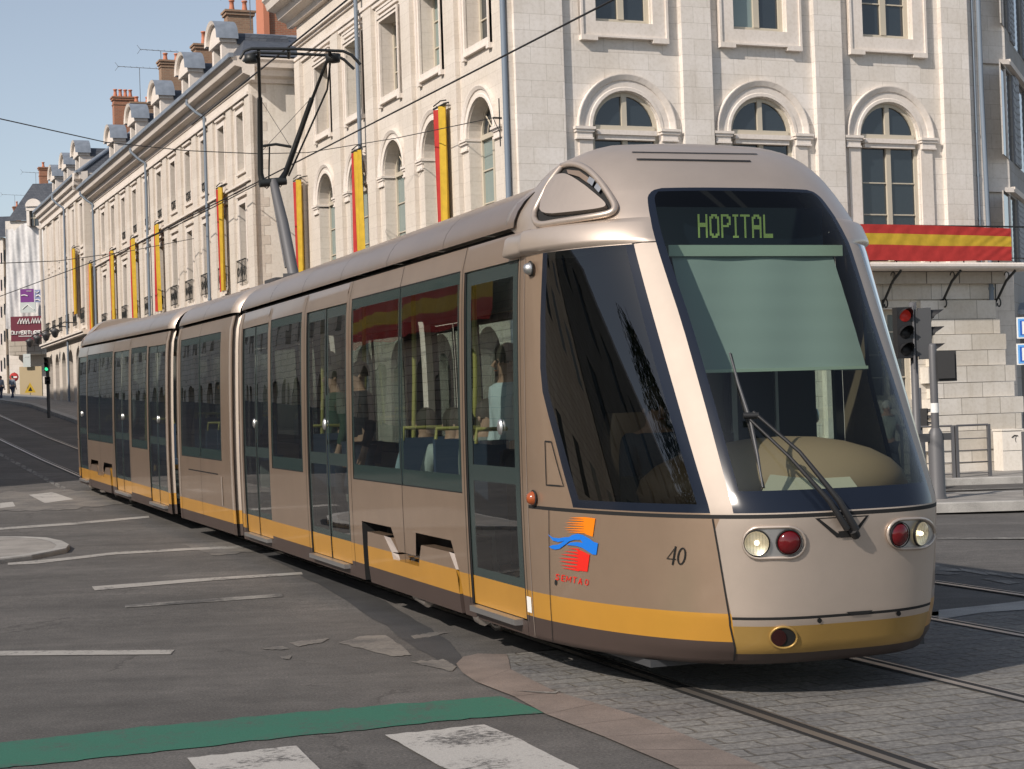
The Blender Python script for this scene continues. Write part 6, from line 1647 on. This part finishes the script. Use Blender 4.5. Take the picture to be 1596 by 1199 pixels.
pp = FO(1606, 27.5, .12); r = thing('parking_sign', 'pair of square blue and white parking signs on a post at the right edge', 'road sign', loc=pp)
q = MB([M_GREYPOLE], T(pp)); q.lathe([(.035, 0), (.035, 3.3), (.001, 3.31)], n=10, m=M_GREYPOLE); q.build('post', r)
for yc in (511, 552):
    c = far_pt(1601, yc, 27.4); q = MB([M_WHITE], T(c)); s_ = .165; q.box(-s_, s_, -.01, .01, -s_, s_, M_WHITE); o = q.build('panel', r)
    q = MB([M_SBLUE, M_WHITE, mat('light blue sign border', (.12, .35, .70), .4)], T(c)); q.box(-s_+.02, s_-.02, -.014, -.010, -s_+.02, s_-.02, q.mats[2]); q.box(-s_+.05, s_-.05, -.018, -.014, -s_+.05, s_-.05, M_SBLUE)
    q.box(-.085, -.05, -.022, -.018, -.10, .10, M_WHITE); q.box(-.05, .05, -.022, -.018, .07, .10, M_WHITE); q.box(-.05, .05, -.022, -.018, -.02, .01, M_WHITE); q.box(.04, .07, -.022, -.018, .01, .07, M_WHITE); q.build('panel_symbol', o)
# far green traffic light
p = G(75, 632); p.z = gz(p.x, p.y)+.13
dY = 62.; p = far_pt(76, 640, dY); p.z = gz(p.x, p.y)+.13
r = thing('traffic_light', 'distant black signal showing green on the left-hand kerb', 'traffic light', loc=p); zt = far_pt(76, 557, dY).z-p.z
q = MB([M_DKGREY], T(p)); q.tube([(0, 0, 0), (0, 0, zt-.2)], .06, 8, M_DKGREY); q.build('post', r); head(r, p+Vector((0, -.05, zt-.50)), 0, 3, .15, .50, lit=2); head(r, p+Vector((0, -.05, zt-.95)), radians(20), 2, .18, .26)
# ================================================================== overhead wires
M_WIRE = mat('black overhead wire', (.02, .02, .022), .6)
def wire(name, pts, r_, label, parent=None, cat='wire'):
    m = MB([M_WIRE], T(pts[0])); m.F = Matrix.Identity(4); m.tube(pts, r_, 5, M_WIRE); o = m.build(name, R=T(pts[0])); tag(o, label, cat)
    return o
zc = far_pt(464, 62, 1).z
def along(o_, z_, ys): return [Vector((0, 0, 0))+st(t, o_, z_) for t in ys]
def wpt(px, py, zz):
    d = ray(px, py); k = (zz-H)/d.z; return Vector((0, 0, H))+d*k
A_ = p_(464, 70, TP); ZW_ = A_.z+.03
def wexp(p0, p1, e0, e1): d = p1-p0; return [p0-d*e0, p0, p1, p1+d*e1]
a = wpt(541, 0, ZW_); b = wpt(464, 62, ZW_); c = wpt(400, 115, ZW_-.0)
wire('contact_wire', wexp(a, b, 1.2, 3.0), .012, 'overhead contact wire touching the collector of the tram')
a = wpt(955, 0, 6.2); b = wpt(640, 162, 6.2); c_ = wpt(452, 258, 6.2)
wire('contact_wire', [a-(b-a)*.8, a, b, c_, c_+(c_-b)*2.2], .013, 'long overhead wire crossing in front of the corner building facade')
a = FLt @ Vector((-.47, -.25, 7.13)); b = far_pt(480, 238, 38); c_ = far_pt(405, 240, 34); d_ = far_pt(165, 222, 30); e_ = far_pt(-60, 172, 24)
wire('span_wire', [a, far_pt(620, 215, 36.5), b, c_, far_pt(290, 235, 32), d_, e_], .009, 'thin span wire from the corner building anchor across the street')
a = hit(302, 372, 11.25); wire('span_wire', [a, far_pt(200, 392, 50), far_pt(90, 407, 44), far_pt(-40, 412, 36)], .010, 'thin span wire from the white terrace across the street')
wire('span_wire', [hit(400, 288, 11.0), far_pt(300, 340, 50), far_pt(180, 395, 56), far_pt(0, 462, 62), far_pt(-60, 484, 62)], .014, 'overhead wire falling along the terrace towards the far end of the street')
wire('span_wire', [far_pt(470, 30, 26), far_pt(380, 130, 30), far_pt(130, 335, 48), far_pt(0, 425, 70)], .012, 'overhead wire running high along the street frontage') if False else None
# ================================================================== opposite side of the street (outside the frame, seen in the glass)
OB = Matrix(((US.x, -NS.x, 0, 0), (US.y, -NS.y, 0, 0), (0, 0, 1, 0), (0, 0, 0, 1)))
p = st(32.3, -6.); OB.translation = (p.x, p.y, 0)
ob = thing('opposite_building', 'shaded stone arcade building across the street, mirrored in the tram windows', 'building', R=OB.copy())
WO = [1.8+3.0*k for k in range(35)]
m = MB([M_DARKST, M_SLATE], OB)
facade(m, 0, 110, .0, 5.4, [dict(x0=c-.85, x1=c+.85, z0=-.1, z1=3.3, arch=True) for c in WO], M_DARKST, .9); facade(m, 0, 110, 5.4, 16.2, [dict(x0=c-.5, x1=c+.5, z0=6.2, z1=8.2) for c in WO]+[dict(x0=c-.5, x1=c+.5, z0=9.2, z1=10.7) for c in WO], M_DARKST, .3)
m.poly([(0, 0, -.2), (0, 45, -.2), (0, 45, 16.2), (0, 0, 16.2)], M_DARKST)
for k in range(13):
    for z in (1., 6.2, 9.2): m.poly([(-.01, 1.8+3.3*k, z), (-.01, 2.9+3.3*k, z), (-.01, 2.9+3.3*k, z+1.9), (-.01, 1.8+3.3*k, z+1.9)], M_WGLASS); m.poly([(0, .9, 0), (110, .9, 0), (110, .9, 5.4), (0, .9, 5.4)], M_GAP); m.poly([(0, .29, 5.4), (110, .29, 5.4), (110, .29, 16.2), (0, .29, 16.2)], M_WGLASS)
m.poly([(0, -.4, 16.2), (110, -.4, 16.2), (108, 3, 17.6), (2, 3, 17.6)], M_SLATE); m.poly([(0, -.4, 16.2), (0, 12, 16.2), (2, 9, 17.6), (2, 3, 17.6)], M_SLATE); m.poly([(2, 3, 17.6), (108, 3, 17.6), (108, 9, 17.6), (2, 9, 17.6)], M_SLATE)
m.build('wall', ob)
m = MB([M_RED, M_YEL], OB); Pb = [[(13+20*i/60, -.55-.05*sin(i*.9)-.04*sin(i*2.3), 4.9+1.9*j/10+.10*sin(i*.31)) for i in range(61)] for j in range(11)]
m.grid(Pb, None, True, False, lambda i, j: M_YEL if 4 <= i < 7 else M_RED)
tag(m.build('flag_banner', R=OB @ T((23, -.5, 5.8))), 'long red and yellow banner on the shaded arcade building, mirrored in the tram windows', 'banner')
m = MB([M_TRIM], OB); m.extr([(y, 15.6+z) for y, z in cornice_prof()], -.3, 110, 'x', M_DARKST); m.build('cornice', ob)
# quayside buildings on the near left, also only seen in reflections
qb = thing('quay_building', 'shaded quay building left of the camera, mirrored in the cab glass', 'building', R=Matrix.Translation((-34, 6, 0)) @ Matrix.Rotation(radians(50), 4, 'Z')); R = WORLD[qb.name]
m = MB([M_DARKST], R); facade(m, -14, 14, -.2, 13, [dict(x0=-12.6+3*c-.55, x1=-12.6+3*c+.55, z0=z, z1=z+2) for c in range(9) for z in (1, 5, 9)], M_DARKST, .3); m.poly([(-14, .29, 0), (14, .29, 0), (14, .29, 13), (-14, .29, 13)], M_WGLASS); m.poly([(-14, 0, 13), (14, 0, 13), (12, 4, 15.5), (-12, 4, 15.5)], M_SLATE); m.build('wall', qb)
M_LEAF = mat('dark green leaves', (.045, .075, .025), .6); M_BARK = mat('brown bark', (.09, .065, .045), .9)
tr = thing('quay_tree', 'leafy tree on the quay left of the camera, mirrored in the cab glass', 'tree', R=Matrix.Translation((-19.5, 3.4, 2.2)) @ Matrix.Scale(1.35, 4)); R = WORLD[tr.name]
m = MB([M_BARK], R); m.tube([(0, 0, -1.7), (.1, 0, 2), (0, .1, 4), (.1, 0, 6.5)], [.24, .19, .14, .05], 10, M_BARK)
for k in range(9):
    a = k*2.4; m.tube([(0, 0, 2.6+k*.35), (1.0*cos(a), 1.0*sin(a), 3.6+k*.38), (1.8*cos(a), 1.8*sin(a), 4.6+k*.38)], [.09, .05, .02], 6, M_BARK)
m.build('trunk', tr)
m = MB([M_LEAF], R); rng = random.Random(3)
for k in range(5200):
    a = rng.uniform(0, 2*pi); z = rng.uniform(2.6, 8.0); rr = (2.1*sqrt(max(0, 1-((z-5.2)/2.9)**2)))*rng.uniform(.25, 1)*(1+.3*sin(3*a+z)); c = Vector((rr*cos(a), rr*sin(a), z)); u = Vector((rng.gauss(0, 1), rng.gauss(0, 1), rng.gauss(0, 1))).normalized(); v = u.orthogonal().normalized(); s_ = rng.uniform(.06, .12)
    m.poly([c-u*s_, c+v*s_*.6, c+u*s_, c-v*s_*.6], M_LEAF)
m.build('crown', tr)
# ================================================================== people
M_SKIN = mat('skin', (.48, .28, .20), .6)
def skinned(name, verts, edges, rads, mt, parent, R, sub=1):
    me = bpy.data.meshes.new(name); me.from_pydata([Vector(v) for v in verts], edges, []); o = bpy.data.objects.new(name, me); COL.objects.link(o)
    md = o.modifiers.new('s', 'SKIN')
    for i, r_ in enumerate(rads):
        sv = me.skin_vertices[0].data[i]; sv.radius = r_ if isinstance(r_, tuple) else (r_, r_); sv.use_root = (i == 0)
    sd_ = o.modifiers.new('ss', 'SUBSURF'); sd_.levels = sub; sd_.render_levels = sub
    dg = bpy.context.evaluated_depsgraph_get(); ev = o.evaluated_get(dg); me2 = bpy.data.meshes.new_from_object(ev)
    bpy.data.objects.remove(o); me2.name = name; me2.materials.clear(); me2.materials.append(mt)
    for p_l in me2.polygons: p_l.use_smooth = True; p_l.material_index = 0
    o = bpy.data.objects.new(name, me2); COL.objects.link(o); o.parent = parent; o.matrix_local = WORLD[parent.name].inverted() @ R; WORLD[o.name] = R.copy(); return o
def person(label, loc, rz, top=(.1, .1, .12), legs=(.04, .05, .08), hair=(.05, .04, .03), pose='stand', s=1., bag=None, group=None, female=False):
    R = Matrix.Translation(loc) @ Matrix.Rotation(rz, 4, 'Z') @ Matrix.Scale(s, 4)
    r = thing('person', label, 'person', R=R, group=group)
    # joints; faces -y
    sit = pose == 'sit'; hz = .50 if sit else .92
    st1 = .0 if pose != 'walk' else .18
    J = dict(pel=(0, 0, hz), sp=(0, .01, hz+.22), ch=(0, 0, hz+.42), nk=(0, -.005, hz+.56), hd=(0, -.02, hz+.66), ht=(0, -.015, hz+.76))
    V = [J['pel'], J['sp'], J['ch'], J['nk'], J['hd'], J['ht']]; E = [(0, 1), (1, 2), (2, 3), (3, 4), (4, 5)]; Rd = [(.15, .11), (.135, .10), (.17, .11), .052, .085, .075]
    def add(p, a, rad): V.append(p); E.append((a, len(V)-1)); Rd.append(rad); return len(V)-1
    arms = []; lg = []
    for sx in (-1, 1):
        sh = add((sx*.18, 0, hz+.48), 2, .062)
        if sit: el = (sx*.23, -.08, hz+.22); wr = (sx*.15, -.28, hz+.16); hn = (sx*.12, -.36, hz+.14)
        elif pose == 'walk' and sx > 0: el = (sx*.25, -.02, hz+.20); wr = (sx*.14, -.20, hz+.30); hn = (sx*.10, -.27, hz+.34)
        else: el = (sx*.25, .03, hz+.20); wr = (sx*.26, -.05, hz-.04); hn = (sx*.26, -.07, hz-.12)
        e = add(el, sh, .045); w_ = add(wr, e, .032); h_ = add(hn, w_, .036); arms.append((V[sh], el, wr, hn))
        dirv = (Vector(hn)-Vector(wr)).normalized(); sidev = Vector((0, 1, 0)) if not sit and pose != 'walk' else Vector((1, 0, 0))
        for k in range(4):
            b_ = Vector(hn)+sidev*(.028*(k-1.5)/1.5); f1 = b_+dirv*(.045+.006*(1.5-abs(k-1.5))); f2 = f1+dirv*.03+Vector((0, -.008, -.008))
            i1 = add(tuple(f1), h_, .0095); add(tuple(f2), i1, .0075)
        tb = Vector(hn)+sidev*-.04+dirv*.01; i1 = add(tuple(tb), w_, .011); add(tuple(tb+dirv*.03), i1, .009)
        hp = add((sx*.09, 0, hz-.04), 0, .095)
        if sit: kn = (sx*.11, -.44, hz+.02); an = (sx*.11, -.46, .08); to = (sx*.12, -.60, .04)
        else: kn = (sx*.10, -.03-sx*st1*.7, .49); an = (sx*.095, .03-sx*st1*1.3, .09); to = (sx*.11, -.11-sx*st1*1.3, .04)
        k_ = add(kn, hp, .062); a_ = add(an, k_, .042); add(to, a_, .04); lg.append((V[hp], kn, an, to))
    skinned('body', V, E, Rd, M_SKIN, r, R)
    mj = mat('clothing', top, .85); ml = mat('trousers', legs, .85); mh = mat('hair', hair, .7)
    V = [J['pel'], J['sp'], J['ch'], (0, 0, hz+.53)]; E = [(0, 1), (1, 2), (2, 3)]; Rd = [(.165, .125), (.155, .12), (.19, .128), .07]
    for a in arms: i = add(a[0], 2, .075); j = add(a[1], i, .06); add(tuple(Vector(a[2]).lerp(Vector(a[1]), .1)), j, .045)
    skinned('jacket', V, E, Rd, mj, r, R)
    V = [(0, 0, hz-.0)]; E = []; Rd = [(.16, .12)]
    for l in lg: i = add(l[0], 0, .105); j = add(l[1], i, .075); add(l[2], j, .058)
    skinned('trousers', V, E, Rd, ml, r, R)
    for l in lg:
        q = MB([M_INK], R); a = Vector(l[2]); b = Vector(l[3]); q.tube([a+Vector((0, .05, -.04)), a+Vector((0, -.03, -.035)), b+Vector((0, -.02, -.005))], [.045, .05, .035], 8, M_INK); q.build('shoe', r)
    hd = Vector(J['hd'])+Vector((0, .0, .03)); q = MB([mh], R); rows = []
    for i in range(7):
        v = pi*.62*i/6; rows.append([hd+Vector((.093*sin(v)*cos(u), .018+.108*sin(v)*sin(u)*(1 if sin(u) > 0 else .80), .02+.115*cos(v)*(1 if cos(v) > 0 else .9 if not female else 1.6))) for u in [2*pi*k/14 for k in range(14)] if True])
    q.grid(rows, mh, True, True); ho = q.build('hair', r)
    q = MB([M_SKIN, M_INK], R); c = Vector(J['hd'])
    q.tube([c+Vector((0, -.085, .03)), c+Vector((0, -.108, -.005)), c+Vector((0, -.09, -.015))], [.008, .016, .010], 6, M_SKIN)
    for sx in (-1, 1): q.lathe([(.001, .008), (.012, .004), (.013, 0)], c+Vector((sx*.032, -.083, .022)), 8, M_INK, Matrix.Rotation(pi/2, 4, 'X'))
    q.tube([c+Vector((-.022, -.086, -.04)), c+Vector((0, -.092, -.042)), c+Vector((.022, -.086, -.04))], .004, 4, M_LAMPO); q.build('face', r)
    for sx in (-1, 1): q = MB([M_SKIN], R); q.lathe([(.001, .012), (.02, .006), (.022, 0)], c+Vector((sx*.080, .0, .01)), 8, M_SKIN, Matrix.Rotation(sx*pi/2, 4, 'Y')); q.build('ear', r)
    return r
pd = far_pt(1386, 745, 30.5); pd.z = 0.0
person('elderly woman in pale jacket and dark trousers walking with a shoulder bag', (pd.x, 30.5, 0), radians(10), top=(.36, .38, .34), legs=(.03, .035, .05), hair=(.55, .52, .48), pose='walk', s=.93)
bg_ = thing('shoulder_bag', 'brown leather shoulder bag carried by the elderly woman', 'bag', loc=(pd.x-.30, 30.42, .72)); q = MB([mat('brown leather', (.10, .055, .03), .5)], WORLD[bg_.name]); q.box(-.12, .12, -.07, .07, -.12, .10); q.lathe([(.001, .0), (.10, .0), (.12, -.10), (.09, -.14), (.001, -.15)], (0, 0, .0), 12); q.build('pouch', bg_); q = MB([M_INK], WORLD[bg_.name]); q.tube([(-.09, 0, .08), (.1, -.02, .55), (.09, 0, .08)], .012, 5, M_INK); q.build('strap', bg_)
# driver
def inF(x, q, z, Fm=FF): return Fm @ Vector((x, q, z))
def rider(label, x, q, z, rz, Fm=FF, **k): 
    p = inF(x, q, z, Fm); return person(label, p, rz, **k)
rider('tram driver in a dark blue shirt seated behind the windscreen wiper', -.42, Q0+.30, .44, radians(19.5), top=(.05, .07, .11), pose='sit')
rider('standing passenger in dark glasses and black coat behind the second door', -.70, 3.75, .38, radians(-70), top=(.02, .02, .025), hair=(.04, .03, .025))
rider('seated passenger in a pale blue top at the wide window of the front car', -.72, 6.0, .34, radians(200), top=(.34, .44, .50), pose='sit')
rider('passenger in a white shirt standing at the front of the wide window', -.70, 8.05, .38, radians(-60), top=(.55, .62, .66), legs=(.05, .05, .06))
rider('seated passenger in a black jacket at the rear half of the wide window', -.72, 7.0, .34, radians(20), top=(.03, .03, .035), pose='sit')
rider('passenger in a blue shirt standing behind the foremost passenger door', -.30, 8.95, .38, radians(20), top=(.10, .22, .42))
rider('passenger in dark blue dungarees and a white top in the middle car', -.68, 1.55, .38, radians(-70), FC, top=(.55, .58, .58), legs=(.03, .05, .14))
rider('passenger in an olive shirt in the middle car', -.65, 3.2, .38, radians(-80), FC, top=(.12, .14, .05))
rider('passenger in pale clothing at the last window of the rear car', -.65, 6.3, .38, radians(-80), FR, top=(.4, .42, .42))
rider('seated passenger in a white shirt in the middle of the wide window', -.72, 6.75, .34, radians(200), top=(.50, .54, .54), pose='sit')
rider('seated passenger in a grey top at the front end of the wide window', -.70, 7.55, .40, radians(25), top=(.26, .28, .28), pose='sit')
rider('passenger in a dark green coat behind the narrow window of the front car', -.66, 2.6, .38, radians(-70), top=(.05, .09, .06))
rider('seated passenger in a cream jacket at the end window of the rear car', -.70, 7.2, .36, radians(200), FR, top=(.45, .43, .38), pose='sit')
# walkers on the far left pavement
for px_, lb, tp, Y_ in ((2, 'far walker in a pale shirt at the left edge of the view', (.3, .32, .36), 87), (20, 'far walker in a blue-grey shirt beside the round road sign', (.24, .28, .34), 88)):
    g = far_pt(px_, 625, Y_); person(lb, (g.x, Y_, gz(g.x, Y_)+.02), radians(160), top=tp, legs=(.05, .06, .1), pose='walk', s=.70)
# ================================================================== light, sky, render settings
SUN = Vector((-.948, -1.053, 1.0)).normalized()
sd = bpy.data.lights.new('sun', 'SUN'); sd.energy = 3.6; sd.angle = radians(.55); sd.color = (1, .90, .80)
so = bpy.data.objects.new('sun', sd); COL.objects.link(so); so.rotation_euler = (-SUN).to_track_quat('-Z', 'Y').to_euler()
so.location = (-30, -25, 40)
w = bpy.data.worlds.new('World'); SC.world = w; w.use_nodes = True; nt = w.node_tree
bg = nt.nodes['Background']; sky = nt.nodes.new('ShaderNodeTexSky'); sky.sky_type = 'NISHITA'; sky.sun_disc = False
sky.sun_elevation = math.asin(SUN.z); sky.sun_rotation = atan2(SUN.x, SUN.y)
sky.air_density = 1.0; sky.dust_density = .8; sky.ozone_density = 2.0; sky.altitude = 50
hs = nt.nodes.new('ShaderNodeHueSaturation'); hs.inputs['Saturation'].default_value = .62; L(nt, sky.outputs[0], hs.inputs['Color']); L(nt, hs.outputs[0], bg.inputs[0]); bg.inputs[1].default_value = .10
SC.view_settings.view_transform = 'Standard'; SC.view_settings.look = 'None'; SC.view_settings.gamma = 1; SC.view_settings.exposure = .36
SC.render.engine = 'CYCLES'
SC.cycles.max_bounces = 8; SC.cycles.transparent_max_bounces = 16
